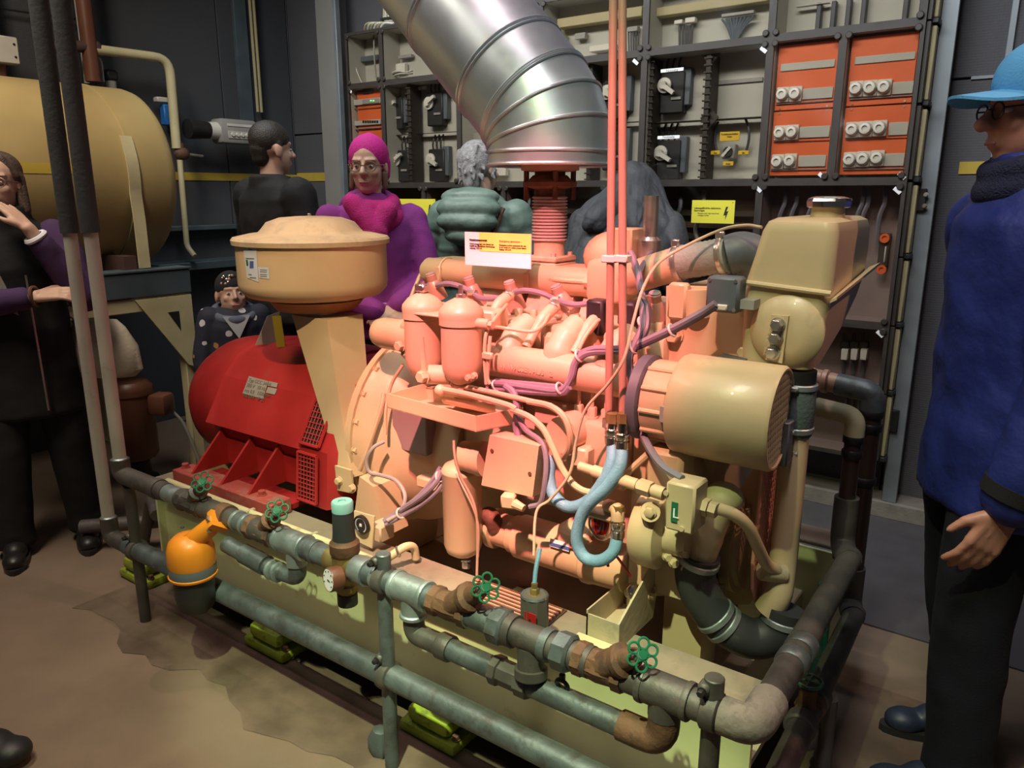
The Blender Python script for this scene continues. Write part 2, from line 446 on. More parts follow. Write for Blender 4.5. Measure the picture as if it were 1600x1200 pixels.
# ================================================================== SETTING
WY = 3.80      # back wall
WX = -4.72     # left wall
fl = struct(MB().span((-5.0, -3.5, -0.1), (3.2, 4.0, 0.0)).build('floor', M_['floor'], smooth=0))
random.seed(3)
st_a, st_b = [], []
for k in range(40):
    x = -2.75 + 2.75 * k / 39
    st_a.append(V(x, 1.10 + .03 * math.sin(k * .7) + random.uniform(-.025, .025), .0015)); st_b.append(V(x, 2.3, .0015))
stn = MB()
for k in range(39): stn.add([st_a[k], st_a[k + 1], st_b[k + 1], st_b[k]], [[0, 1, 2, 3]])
stn.build('floor_grime_shade', M_['grime_shade'], fl)  # floor grime, with the shade along the skid painted into its dark colour
wk = MB().span((-4.6, 2.65, 0.0), (2.4, 3.66, 0.006)).build('walkway_strip', M_['mat_strip'], fl, smooth=0)
for k in range(7):
    x0 = -2.6 + k * 0.62
    MB().span((x0, 3.655, 0.0), (x0 + 0.612, 3.80, 0.085), 0.008).build('kerb_stone', M_['kerb'], fl)
wb = struct(MB().span((-4.9, 3.825, -0.1), (3.2, 3.95, 4.2)).build('wall_back', M_['blackmetal'], smooth=0))
def panel(x0, x1, z0, z1):
    MB().span((x0 + 0.004, 3.80, z0 + 0.004), (x1 - 0.004, 3.83, z1 - 0.004), 0.003).build('panel', M_['wall'], wb)
zs = A(1520, 122, y=3.8).z
xs = [-4.72, -4.2, -3.6, -3.0, -2.4, -1.8, -1.2, -0.6]
for a, b in zip(xs, xs[1:]): panel(a, b, 0.0, 2.02 if a > -4.5 else 1.86); panel(a, b, 2.02 if a > -4.5 else 1.86, 4.2)
xb = A(1583, 40, y=3.8).x
for a, b in ((-0.6, xb), (xb, xb + 0.62), (xb + 0.62, xb + 1.24), (xb + 1.24, xb + 1.86)):
    panel(a, b, 0.0, zs); panel(a, b, zs, 4.2)
MB().span((xb - 0.012, 3.785, 0.0), (xb + 0.012, 3.80, 4.2), 0.002).build('cover_strip', M_['post'], wb)
MB().span((-0.45, 3.792, zs - 0.006), (xb - 0.012, 3.80, zs + 0.006)).build('cover_strip', M_['post'], wb)
# yellow stripe running round the room
zA = A(1500, 272, y=3.8).z; zB = A(1500, 253, y=3.8).z
s1 = struct(MB().span((-0.45, 3.794, zA), (1.6, 3.80, zB)).build('trim_1', M_['stripe'], smooth=0))
zA = A(490, 283, y=3.8).z; zB = A(490, 270, y=3.8).z
s2 = struct(MB().span((-4.71, 3.794, zA), (-3.92, 3.80, zB)).build('trim_2', M_['stripe'], smooth=0))
wl = struct(MB().span((-4.9, -3.5, -0.1), (WX, 3.95, 4.2)).build('wall_left', M_['blackmetal'], smooth=0))
ys = [-1.2, -0.3, 0.6, 1.5, 2.3, A(341, 100, x=WX).y, A(452, 150, x=WX).y + 0.0, 3.80]
for a, b in zip(ys, ys[1:]):
    MB().span((WX, a + 0.004, 0), (WX + 0.02, b - 0.004, 4.2), 0.003).build('panel', M_['wall_left'], wl)
pa, pb = A(372, 100, x=WX + 0.05), A(391, 100, x=WX + 0.05)
MB().span((WX + 0.02, pa.y, 1.85), (WX + 0.05, pb.y, 4.2), 0.003).build('wall_batten', M_['bluebeam'], wl)
zA = A(320, 282, x=WX).z; zB = A(320, 270, x=WX).z
s3 = struct(MB().span((WX + 0.02, 2.6, zA), (WX + 0.026, 3.79, zB)).build('trim_3', M_['stripe'], smooth=0))
# low shelf-like ledge on the left wall behind the man
MB().span((WX + 0.02, 2.55, 0.98), (WX + 0.22, 3.6, 1.03), 0.004).build('wall_ledge', M_['bluebeam'], wl)
MB().span((WX + 0.02, 2.55, 1.22), (WX + 0.12, 3.6, 1.25), 0.004).build('wall_ledge', M_['bluebeam'], wl)

# grey column left of the switchboard, galvanised post right of it
cx0 = A(497, 100, y=3.62).x; cx1 = A(524, 100, y=3.62).x
c = thing('steel_column', 'tall greige steel column at the room corner left of the switchboard', 'column', ((cx0 + cx1) / 2, 3.7, 0))
MB().span((cx0, 3.62, 0), (cx1, 3.66, 3.6), 0.003).build('flange', M_['column'], c)
MB().span(((cx0 + cx1) / 2 - .012, 3.66, 0), ((cx0 + cx1) / 2 + .012, 3.80, 3.6)).build('web', M_['column'], c)
MB().span((cx1 + .015, 3.60, 0.6), (cx1 + .045, 3.64, 3.6), 0.003).build('side_rail', M_['post'], c)
px0 = A(1440, 270, y=3.66).x; px1 = A(1466, 270, y=3.66).x
c = thing('steel_post', 'galvanised grey steel post on the kerb right of the switchboard', 'post', ((px0 + px1) / 2, 3.72, 0.085))
MB().span((px0, 3.66, 0.085), (px1, 3.68, 3.6), 0.002).build('flange', M_['post'], c)
MB().span((px0, 3.68, 0.085), (px0 + 0.012, 3.79, 3.6)).build('web', M_['post'], c)
MB().span((px0 - .02, 3.64, 1.38), (px1 - .03, 3.66, 1.47), 0.003).build('bracket', M_['blackmetal'], c)
MB().span((px0 - .02, 3.64, 0.42), (px1 - .03, 3.66, 0.52), 0.003).build('bracket', M_['blackmetal'], c)
for z in (1.40, 1.445): MB().hexa((px0 + 0.03, 3.64, z), -Y_, 0.008, 0.01).build('bolt', M_['steel'], c)

# ================================================================== SWITCHBOARD
CY = 3.55
CABS = []
def cabinet(x0, x1, z0, z1, inside, label, split=0, group='clear-lidded switchboard cabinets'):
    t = thing('switch_cabinet', label, 'cabinet', ((x0 + x1) / 2, CY + 0.1, z0), 0, group)
    g = 0.004
    b = MB()
    b.span((x0 + g, 3.70, z0 + g), (x1 - g, 3.72, z1 - g))
    for a, c_ in (((x0 + g, CY + .012, z0 + g), (x0 + g + .012, 3.70, z1 - g)), ((x1 - g - .012, CY + .012, z0 + g), (x1 - g, 3.70, z1 - g)),
                  ((x0 + g + .012, CY + .012, z0 + g), (x1 - g - .012, 3.70, z0 + g + .012)), ((x0 + g + .012, CY + .012, z1 - g - .012), (x1 - g - .012, 3.70, z1 - g))):
        b.span(a, c_)
    b.build('box', M_[inside], t, smooth=0)
    f = MB(); w_ = 0.016
    f.span((x0, CY, z0), (x0 + w_, CY + .012, z1)); f.span((x1 - w_, CY, z0), (x1, CY + .012, z1))
    f.span((x0 + w_, CY, z0), (x1 - w_, CY + .012, z0 + w_)); f.span((x0 + w_, CY, z1 - w_), (x1 - w_, CY + .012, z1))
    f.build('lid_frame', M_['cab_frame'], t, smooth=0)
    MB().span((x0 + w_, CY + .002, z0 + w_), (x1 - w_, CY + .006, z1 - w_)).build('lid', M_['smoke'], t, smooth=0)
    CABS.append((t, x0, x1, z0, z1))
    k0 = None
    for xx in (x0 + .022, x1 - .022):
        for zz in (z0 + .022, z1 - .022):
            if k0 is None:
                k0 = MB().lathe([(.014, 0), (.014, .008), (.011, .011), (0, .011)], (xx, CY, zz), -Y_, 12).build('lid_screw', M_['cab_frame'], t); k00 = V(xx, 0, zz)
            else: dup(k0, t, V(xx, 0, zz) - k00)
    return t
def isolator(t, u, v, ang, lever=1):
    p = A(u, v, y=3.63)
    MB().box((p.x + .035, 3.675, p.z - .035), (.125, .05, .19), bev=.006).build('isolator_body', M_['black'], t)
    MB().box((p.x + .10, 3.68, p.z - .01), (.05, .04, .17), bev=.004).build('isolator_side', M_['bluegrey'], t)
    k = MB().lathe([(.030, 0), (.036, .006), (.036, .016), (.020, .018), (.018, .034), (0, .034)], (p.x, 3.65, p.z), -Y_, 18).build('rotary_knob', M_['whiteplastic'], t)
    d = V(math.cos(ang), 0, math.sin(ang)); e = V(-d.z, 0, d.x)
    q = V(p.x, 3.612, p.z)
    MB().prism([q - e * .011 + d * .01, q - e * .009 + d * .07, q + e * .009 + d * .07, q + e * .011 + d * .01], (0, .018, 0)).build('lever', M_['whiteplastic'], k)
    MB().box((p.x + .06, 3.648, p.z - .062), (.05, .01, .012)).build('name_tab', M_['greyplastic'], k)
    for dx in (-.012, .02, .052):
        MB().tube(spl([(p.x + dx, 3.68, p.z + .06), (p.x + dx + .004, 3.675, p.z + .1), (p.x + dx + .012, 3.69, p.z + .145)], 4), .005, 6).build('cable', M_['black'], t)
def rack_divider(t, u0, v0, v1):
    a = A(u0, v0, y=3.60); b = A(u0, v1, y=3.60); x = a.x
    m = MB().span((x - .012, 3.585, b.z), (x + .012, 3.69, a.z), .002)
    n = max(3, int((a.z - b.z) / .03))
    for k in range(n):
        zz = b.z + (a.z - b.z) * (k + .5) / n
        m.box((x, 3.585, zz), (.04, .012, .007))
    m.build('divider_rail', M_['cab_frame'], t)
def strip(t, u0, v0, u1, v1, y, m, name, dep=.02):
    a, b = A(u0, v1, y=y), A(u1, v0, y=y)
    return MB().span((a.x, y, a.z), (b.x, y + dep, b.z), .002).build(name, M_[m], t)

ROW = [2.1, 2.4]
# ---- middle row, left to right
xL = -3.86
c = cabinet(xL, -3.555, 1.5, 2.1, 'cab_inside', 'narrow cabinet with an orange plate and green display at the left end of the switchboard', group=None)
MB().span((xL + .03, 3.60, 1.53), (-3.585, 3.61, 2.07), .002).build('cover_plate', M_['orange_plate'], c)
strip(c, 566, 135, 581, 146, 3.585, 'black', 'relay', .015)
strip(c, 553, 152, 594, 165, 3.585, 'cab_inside', 'display_module', .015)
strip(c, 566, 153, 592, 163, 3.582, 'greyplastic', 'display', .004)
for u in (578, 582): strip(c, u, 156, u + 2.5, 158.5, 3.580, 'led', 'indicator_lamp', .003)
strip(c, 553, 186, 594, 197, 3.585, 'cab_inside', 'fuse_module', .015)
for k in range(7): strip(c, 566 + k * 3.6, 188, 568.6 + k * 3.6, 192, 3.580, 'black', 'fuse_switch', .006)
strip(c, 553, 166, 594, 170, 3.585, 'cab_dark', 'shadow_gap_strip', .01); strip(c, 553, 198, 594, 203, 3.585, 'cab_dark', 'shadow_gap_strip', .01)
c = cabinet(-3.555, -2.955, 1.5, 2.1, 'cab_inside', 'cabinet with four white-levered rotary isolators behind the woman in the pink hat', group=None)
isolator(c, 607, 168, .45); isolator(c, 668, 161, .5); isolator(c, 617, 250, .5); isolator(c, 671, 249, -.5)
rack_divider(c, 640, 125, 285)
for u0 in (640, 690): strip(c, u0, 134, u0 + 25, 142, 3.66, 'whiteplastic', 'label_tab', .01)
strip(c, 600, 205, 720, 212, 3.64, 'cab_frame', 'cross_rail', .04)
c = cabinet(-2.955, -2.40, 1.5, 2.1, 'cab_inside', 'grey cabinet mostly hidden behind the silver exhaust duct', group=None)
strip(c, 735, 205, 790, 225, 3.66, 'greyplastic', 'terminal_block', .03)
strip(c, 750, 262, 790, 275, 3.66, 'whiteplastic', 'terminal_block', .03)
c = cabinet(-2.40, -1.80, 1.5, 2.1, 'cab_inside', 'cabinet with rotary isolators partly covered by the two hanging copper pipes', group=None)
isolator(c, 947, 144, -.6); isolator(c, 945, 225, -.6); isolator(c, 885, 144, -.6)
rack_divider(c, 925, 100, 285)
strip(c, 870, 190, 1000, 197, 3.64, 'cab_frame', 'cross_rail', .04)
c = cabinet(-1.80, -1.20, 1.5, 2.1, 'cab_inside', 'cabinet with two isolators, white labels and a small switch with yellow plates', group=None)
isolator(c, 1037, 133, -.62); isolator(c, 1031, 239, -.55)
rack_divider(c, 1110, 85, 282); rack_divider(c, 1020, 92, 286)
strip(c, 1010, 183, 1195, 192, 3.62, 'cab_frame', 'cross_rail', .06)
p = A(1108, 184, y=3.60); MB().prism([p + V(-.045, 0, 0), p + V(0, 0, -.045), p + V(.045, 0, 0), p + V(0, 0, .045)], (0, .01, 0)).build('corner_plate', M_['cab_frame'], c)
p = A(1110, 88, y=3.60); MB().prism([p + V(-.045, 0, .01), p + V(0, 0, -.04), p + V(.045, 0, .01)], (0, .01, 0)).build('corner_plate', M_['cab_frame'], c)
for (u0, v0, u1, v1) in ((1032, 105, 1068, 114), (1027, 211, 1062, 218)):
    pl = strip(c, u0, v0, u1, v1, CY - .002, 'paper', 'label_plate', .003)
    a = A((u0 + u1) / 2, v1 - 2.2, y=CY - .0025)
    text_mesh('Notnetz', .018, M_['ink_grey'], pl, a, X_, Z_, align='CENTER')
strip(c, 1118, 120, 1192, 133, 3.69, 'greyplastic', 'blank_panel', .01)
p = A(1138, 237, y=3.63)
sw = MB().box((p.x, 3.655, p.z), (.062, .05, .066), bev=.005).build('cam_switch', M_['greyplastic'], c)
MB().lathe([(.022, 0), (.022, .012), (0, .012)], (p.x, 3.63, p.z), -Y_, 16).build('switch_dial', M_['black'], sw)
MB().prism([V(p.x - .028, 3.612, p.z - .018), V(p.x - .018, 3.612, p.z - .024), V(p.x + .018, 3.612, p.z + .016), V(p.x + .008, 3.612, p.z + .024)], (0, .008, 0)).build('switch_grip', M_['whiteplastic'], sw)
for (u0, v0, u1, v1, tx, sz) in ((1124, 205, 1156, 221, 'Funktionsschalter\nNetz', .0115), (1110, 235, 1125, 242, 'Aus', .011), (1153, 235, 1170, 242, 'Ein', .011), (1129, 252, 1146, 259, 'Auto', .011)):
    pl = strip(c, u0, v0, u1, v1, 3.62, 'yellow_plate', 'engraved_plate', .004)
    a = A((u0 + u1) / 2, v0 + (5.8 if '\n' in tx else 5.2), y=3.6195)
    text_mesh(tx, sz, M_['ink'], pl, a, X_, Z_, align='CENTER', bold=.0003)
MB().tube(spl([A(1122, 190, y=3.68), A(1118, 205, y=3.67), A(1117, 222, y=3.67), A(1120, 236, y=3.67)], 5), .006, 6).build('cable', M_['cable_dark'], c)
MB().tube(spl([A(1165, 186, y=3.68), A(1170, 200, y=3.67), A(1170, 218, y=3.67), A(1166, 236, y=3.67)], 5), .006, 6).build('cable', M_['cable_dark'], c)

def orange_cab(x0, x1, label, blank, rows):
    c = cabinet(x0, x1, 1.5, 2.1, 'cab_inside', label, group=None)
    MB().span((x0 + .025, 3.59, 1.805), (x1 - .025, 3.60, 2.072), .002).build('cover_plate', M_['orange_plate'], c)
    MB().span((x0 + .025, 3.59, 1.528), (x1 - .025, 3.60, 1.800), .002).build('cover_plate', M_['orange_plate'], c)
    strip(c, *blank, 3.584, 'cab_inside', 'blank_strip', .008)
    f0 = None
    for (us, v, gu0, gv0, gu1, gv1) in rows:
        strip(c, gu0, gv0, gu1, gv1, 3.583, 'cab_inside', 'blank_strip', .008)
        strip(c, us[0] - 10, gv1 + 2, gu1, gv1 + 6, 3.582, 'cab_dark', 'recess_edge', .006)
        for u in us:
            p = A(u, v - (u - us[0]) * .06, y=3.57)
            MB().box((p.x, 3.583, p.z - .002), (.054, .012, .064), bev=.003).build('fuse_base', M_['whiteplastic'], c)
            if f0 is None:
                f0 = MB().lathe([(.027, 0), (.027, .010), (.022, .022), (.012, .024), (.010, .018), (0, .018)], (p.x, 3.577, p.z), -Y_, 10).build('screw_fuse', M_['whiteplastic'], c); fp = p
            else: dup(f0, c, p - fp)
    for dx in (.05, x1 - x0 - .05):
        for dz in (-.01, .01): MB().lathe([(.004, 0), (.004, .003), (0, .003)], (x0 + dx, 3.59, 1.802 + dz), -Y_, 8).build('plate_screw', M_['steel'], c)
    return c
orange_cab(-1.20, -.90, 'orange-plated fuse cabinet with pairs of white screw fuses', (1219, 92, 1305, 112),
    [((1222, 1242), 147, 1253, 135, 1302, 156), ((1218, 1237), 207, 1248, 196, 1297, 216), ((1214, 1234), 252, 1246, 242, 1291, 261)])
orange_cab(-.90, -.60, 'orange-plated fuse cabinet with rows of three white screw fuses at the right end', (1335, 80, 1431, 101),
    [((1337, 1359, 1381), 138, 1393, 126, 1428, 148), ((1331, 1352, 1374), 202, 1387, 190, 1420, 212), ((1327, 1348, 1370), 249, 1380, 239, 1414, 260)])

# ---- upper row
def duct_bar(c, u0, v0, u1, v1, th, m='cab_side'):
    a, b = A(u0, v0, y=3.64), A(u1, v1, y=3.64)
    MB().span((a.x, 3.63, a.z - th), (b.x, 3.69, a.z), .003).build('cable_trunking', M_[m], c)
c = cabinet(xL, -3.555, 2.1, 2.41, 'cab_inside', 'small terminal cabinet with a white cable at the top left of the switchboard', group=None)
strip(c, 556, 85, 590, 98, 3.66, 'bluegrey', 'terminal_block', .03)
strip(c, 549, 84, 556, 128, 3.67, 'yellow_plate', 'earth_bar', .01)
MB().tube(spl([A(556, 88, y=3.63), A(556, 105, y=3.62), A(562, 122, y=3.63), A(566, 130, y=3.64)], 5), .004, 6).build('cable', M_['whiteplastic'], c)
MB().tube(spl([A(584, 55, y=3.63), A(585, 90, y=3.62), A(588, 122, y=3.63)], 5), .005, 6).build('cable', M_['greyplastic'], c)
c = cabinet(-3.555, -2.955, 2.1, 2.41, 'cab_inside', 'terminal cabinet with tangled wires beside the silver duct', group=None)
strip(c, 618, 98, 632, 114, 3.66, 'whiteplastic', 'terminal_block', .03)
strip(c, 622, 84, 642, 92, 3.66, 'greyplastic', 'terminal_block', .03)
for k in range(4):
    MB().tube(spl([A(608 + k * 3, 118, y=3.64), A(618 + 4 * k, 111 + k * 2, y=3.62), A(634, 113 + k, y=3.63), A(645, 109 + 2 * k, y=3.65)], 5), .0035, 6).build('cable', M_[('whiteplastic', 'cable_dark')[k % 2]], c)
c = cabinet(-2.955, -2.40, 2.1, 2.41, 'cab_inside', 'upper cabinet hidden behind the silver duct elbow', group=None)
duct_bar(c, 760, 70, 880, 60, .04)
c = cabinet(-2.40, -1.80, 2.1, 2.41, 'cab_inside', 'upper terminal cabinet behind the top of the hanging copper pipes', group=None)
duct_bar(c, 872, 30, 1004, 22, .045)
strip(c, 898, 50, 914, 62, 3.66, 'greyplastic', 'terminal_block', .03); strip(c, 980, 40, 996, 50, 3.66, 'greyplastic', 'terminal_block', .03)
for k in range(5): MB().tube([A(982 + k * 4, 50, y=3.67), A(983 + k * 3.5, 82, y=3.67)], .004, 6).build('cable', M_['cable_dark'], c)
duct_bar(c, 922, 72, 960, 70, .03, 'whiteplastic')
c = cabinet(-1.80, -1.20, 2.1, 2.41, 'cab_inside', 'upper terminal cabinet with a blue-grey cable fan feeding down', group=None)
duct_bar(c, 1018, 14, 1200, 0, .04)
strip(c, 1053, 30, 1066, 38, 3.65, 'whiteplastic', 'terminal_block', .03); strip(c, 1070, 26, 1086, 36, 3.65, 'whiteplastic', 'terminal_block', .03); strip(c, 1127, 15, 1178, 27, 3.65, 'greyplastic', 'terminal_block', .03)
fan = MB()
a0, a1 = A(1128, 30, y=3.66), A(1178, 25, y=3.66); b0 = A(1147, 64, y=3.67)
for k in range(9):
    fan.tube(spl([a0.lerp(a1, k / 8), a0.lerp(a1, k / 8) * .55 + b0 * .45 + V(0, 0, .008), b0 + V((k - 4) * .002, 0, 0)], 4), .006, 6)
fan.build('cable_fan', M_['bluegrey'], c)
for k in range(5): MB().tube([A(1062 + k * 5, 40, y=3.67), A(1062 + k * 4.5, 72, y=3.67)], .0055, 6).build('cable', M_['cable_dark'], c)
for u in (1026, 1021): strip(c, u, 48, u + 4, 78, 3.68, 'cab_side', 'mounting_rail', .01)
c = cabinet(-1.20, -.60, 2.1, 2.41, 'cab_inside', 'upper terminal cabinet above the orange fuse cabinets', group=None)
strip(c, 1243, 4, 1295, 10, 3.65, 'whiteplastic', 'terminal_block', .03)
for k in range(7): MB().span((-1.05 + k * .06 + (.1 if k > 3 else 0), 3.66, 2.11), (-1.03 + k * .06 + (.1 if k > 3 else 0), 3.69, 2.24), .003).build('cable_bundle', M_['cable_dark'], c)
# ---- lower rows
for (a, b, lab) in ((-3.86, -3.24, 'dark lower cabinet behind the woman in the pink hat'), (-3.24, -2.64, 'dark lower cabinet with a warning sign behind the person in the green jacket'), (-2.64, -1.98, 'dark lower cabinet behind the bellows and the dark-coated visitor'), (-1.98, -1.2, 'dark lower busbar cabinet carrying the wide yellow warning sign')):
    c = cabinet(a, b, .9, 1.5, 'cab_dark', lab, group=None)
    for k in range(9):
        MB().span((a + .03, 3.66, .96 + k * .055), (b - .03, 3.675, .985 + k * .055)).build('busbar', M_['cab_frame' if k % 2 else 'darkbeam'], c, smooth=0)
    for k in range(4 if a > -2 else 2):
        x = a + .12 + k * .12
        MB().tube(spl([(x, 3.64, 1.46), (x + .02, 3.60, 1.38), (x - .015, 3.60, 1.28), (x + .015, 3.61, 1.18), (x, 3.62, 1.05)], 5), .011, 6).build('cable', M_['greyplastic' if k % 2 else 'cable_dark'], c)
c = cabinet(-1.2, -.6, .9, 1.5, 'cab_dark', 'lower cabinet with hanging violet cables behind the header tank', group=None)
for k, u in enumerate((1222, 1240, 1266, 1300, 1343, 1352, 1378)):
    MB().tube(spl([A(u + 4, 292, y=3.64), A(u + 5, 315, y=3.63), A(u - 4, 340, y=3.64), A(u - 8, 380, y=3.66)], 5), .010, 6).build('cable', M_['cable'], c)
strip(c, 1370, 365, 1392, 415, 3.66, 'cab_frame', 'fuse_holder', .03); strip(c, 1380, 385, 1385, 410, 3.63, 'whiteplastic', 'fuse_link', .02)
for (u, v) in ((1383, 372), (1378, 421)): MB().lathe([(.02, 0), (.02, .015), (.01, .015), (.01, .01), (0, .01)], A(u, v, y=3.66), -Y_, 14).build('ring_terminal', M_['orange_plate'], c)
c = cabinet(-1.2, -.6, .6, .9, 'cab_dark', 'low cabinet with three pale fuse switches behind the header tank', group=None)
for u in (1319, 1334, 1349):
    strip(c, u - 6, 546, u + 6, 562, 3.62, 'whiteplastic', 'fuse_switch', .04)
    strip(c, u - 7, 535, u + 7, 545, 3.64, 'cab_frame', 'fuse_carrier', .04)
    MB().tube([A(u, 565, y=3.66), A(u - 2, 600, y=3.66)], .008, 6).build('cable', M_['cable_dark'], c)
    MB().tube([A(u, 520, y=3.66), A(u, 536, y=3.66)], .008, 6).build('cable', M_['cable_dark'], c)
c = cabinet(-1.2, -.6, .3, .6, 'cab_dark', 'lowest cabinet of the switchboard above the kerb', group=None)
for k in range(4): strip(c, 1318 + k * 10, 624, 1324 + k * 10, 640, 3.64, 'greyplastic', 'terminal_block', .04)
for (u, v) in ((993, 97), (1193, 78), (1284, 275), (1409, 275), (1402, 298), (1375, 522), (1185, 296), (547, 142)):
    q = A(u, v, y=CY - .003)
    for (t_, x0, x1, z0, z1) in CABS:
        if x0 <= q.x <= x1 and z0 <= q.z <= z1:
            MB().box(q, (.034, .003, .016), rot=Matrix.Rotation(R(40), 3, 'Y'), bev=.001).build('seal_tag', M_['paper'], t_)
# beige side profile of the board's right end
sp = thing('cabinet_side_profile', 'beige and brown side profile closing the right end of the switchboard', 'trim', (-.585, 3.6, .3))
for (z0, z1) in ((.30, .60), (.605, .9), (.905, 1.19), (1.195, 1.495), (1.505, 1.79), (1.80, 2.1), (2.105, 2.4)):
    MB().span((-.600, 3.565, z0), (-.583, 3.62, z1), .002).build('profile_rib', M_['cab_frame'], sp)
    MB().span((-.585, 3.60, z0 + .012), (-.566, 3.645, z1 - .012), .004).build('profile_strip', M_['cab_side'], sp)
    MB().box((-.575, 3.62, z0), (.03, .06, .022), bev=.004).build('profile_joint', M_['black'], sp)
# white cables draped over the top left of the board
t = thing('cable_bunch', 'bunch of pale cables looping over the top left of the switchboard', 'cable', A(600, 50, y=3.62))
for k in range(6):
    u = 600 + k * 2.6
    MB().tube(spl([A(u, -60, y=3.66), A(u, 10, y=3.66), A(u, 30, y=3.66), A(605 + k * 2, 36, y=3.60), A(576 + k * 5, 36, y=3.58), A(570 + k * 5, 44, y=3.60), A(571 + k * 5, 52, y=3.64)], 5), .0065, 6).build('cable', M_['whiteplastic' if k % 2 else 'cab_side'], t)
MB().box(A(606, 29, y=3.65), (.10, .03, .012)).build('cable_clip', M_['black'], t)

# ---- warning signs fixed on the lids
def warn(u0, v0, u1, v1, label, cut=0):
    a, b = A(u0, v1, y=CY - .004), A(u1, v0, y=CY - .004)
    t = thing('warning_sign', label, 'sign', ((a.x + b.x) / 2, CY - .004, a.z))
    MB().span((a.x, CY - .006, a.z), (b.x, CY - .001, b.z)).build('sign_plate', M_['yellow'], t, smooth=0)
    h = b.z - a.z; y = CY - .0065
    bx, bz = b.x - .035 * h / .1, a.z + h * .42
    s = h / .1
    bolt = [(-.004, .030), (.006, .030), (-.002, .010), (.008, .012), (-.006, -.028), (-.004, -.006), (-.014, -.008)]
    MB().prism([V(bx + q[0] * s, y, bz + q[1] * s) for q in bolt], (0, .001, 0)).build('lightning_mark', M_['ink'], t, smooth=0)
    text_mesh('Lebensgefährliche elektrische\nSpannungen', .0105 * s, M_['ink'], t, (a.x + .012, y, a.z + h * .62), X_, Z_, bold=.0002)
    text_mesh('Dangerously high electrical\nvoltages inside', .0092 * s, M_['ink_grey'], t, (a.x + .03, y, a.z + h * .40), X_, Z_)
    MB().lathe([(.002, 0), (.002, .001), (0, .001)], (b.x - .01, y, b.z - .01), -Y_, 8).build('screw_hole', M_['ink'], t)
warn(1080, 313, 1149, 348, 'wide yellow high-voltage warning sign right of the hanging copper pipes')
warn(618, 311, 680, 341, 'yellow high-voltage warning sign behind the woman in the purple jacket')
# ================================================================== FUEL TANK AND LEFT WALL SERVICES
TX, TZ, TR = -4.10, 1.53, 0.44
TY0, TY1 = 0.4, 2.235
t = thing('fuel_tank', 'big ochre cylindrical fuel tank lying on a blue-grey beam at the left', 'tank', (TX, 1.5, TZ - TR))
prof = [(0, TY0 - .10), (.2, TY0 - .09), (.36, TY0 - .05), (TR, TY0)]
prof += [(TR, 1.0), (TR, 1.99), (TR + .005, 1.992), (TR + .005, 2.004), (TR, 2.006)]
prof += [(TR, TY1 - .06), (TR - .008, TY1 - .03), (TR - .03, TY1 - .008), (TR - .06, TY1), (.25, TY1 + .025), (.1, TY1 + .035), (0, TY1 + .037)]
MB().lathe([(r, h) for r, h in prof], (TX, 0, TZ), Y_, 64).build('tank_shell', M_['tankpaint'], t)
MB().lathe([(TR + .002, -.02), (TR + .0035, -.019), (TR + .0035, .019), (TR + .002, .02)], (TX, 0.0, TZ), Y_, 64).build('x', M_['stripe'], t) if False else None
# yellow band painted along the visible side (height of the wall stripe)
za, zb = A(60, 271, x=TX + TR).z, A(60, 254, x=TX + TR).z
m = MB(); n = 12; vs = []
for k in range(n + 1):
    z = za + (zb - za) * k / n; xx = TX + math.sqrt((TR + .002) ** 2 - (z - TZ) ** 2)
    vs.append((xx, z))
for k in range(n):
    m.add([(vs[k][0], .6, vs[k][1]), (vs[k][0], A(122, 262, x=TX + TR).y, vs[k][1]), (vs[k + 1][0], A(122, 262, x=TX + TR).y, vs[k + 1][1]), (vs[k + 1][0], .6, vs[k + 1][1])], [[0, 1, 2, 3]])
m.build('painted_band', M_['stripe'], t)
# strap down the side to the beam
m = MB(); y0, y1 = A(197, 300, x=-3.65).y, A(219, 300, x=-3.65).y
ym = 1.995
pts = []
for k in range(11):
    an = R(24) - R(34) * k / 10
    pts.append((TX + (TR + .010) * math.cos(an), TZ + (TR + .010) * math.sin(an)))
pts.append((TX + TR + .012, TZ - .2)); pts.append((TX + TR + .012, 1.10))
rings = []
for (xx, zz) in pts:
    rings.append([V(xx, ym - .028, zz), V(xx, ym + .028, zz), V(xx - .008, ym + .028, zz), V(xx - .008, ym - .028, zz)])
m.loft(rings); m.build('strap', M_['cream'], t)
MB().span((TX + .1, 1.90, 1.065), (TX + TR + .0, 1.96, 1.16)).build('saddle', M_['darkbeam'], t)
t = thing('tank_stand', 'cream steel stand with triangular gusset under the ochre tank', 'stand', (-3.7, 1.9, 0))
zb0, zb1 = .985, 1.07
MB().span((-3.72, 0.6, .965), (-3.60, 2.20, 1.085), .006).build('cross_beam', M_['bluebeam'], t)
MB().span((-3.725, 0.6, 1.085), (-3.595, 2.205, 1.095), .002).build('beam_flange', M_['bluebeam'], t)
MB().span((-3.70, 0.6, .895), (-3.61, 2.20, .963), .004).build('stand_rail', M_['cream'], t)
gx = -3.607
leg_y = 2.15
MB().span((-3.68, leg_y - .012, 0), (-3.62, leg_y + .045, .90), .004).build('leg', M_['cream'], t)
MB().span((-4.6, leg_y - .012, 0), (-4.54, leg_y + .045, 1.05), .004).build('leg', M_['cream'], t)
MB().span((-3.68, .7, 0), (-3.62, .76, .90), .004).build('leg', M_['cream'], t)
MB().prism([V(gx, 1.90, .955), V(gx, leg_y + .04, .955), V(gx, leg_y + .04, .58), V(gx, leg_y - .01, .60)], (.01, 0, 0)).build('gusset', M_['cream'], t)
MB().prism([V(gx + .0102, 2.055, .88), V(gx + .0102, 2.115, .88), V(gx + .0102, 2.115, .78)], (.001, 0, 0)).build('gusset_opening', M_['black'], t)
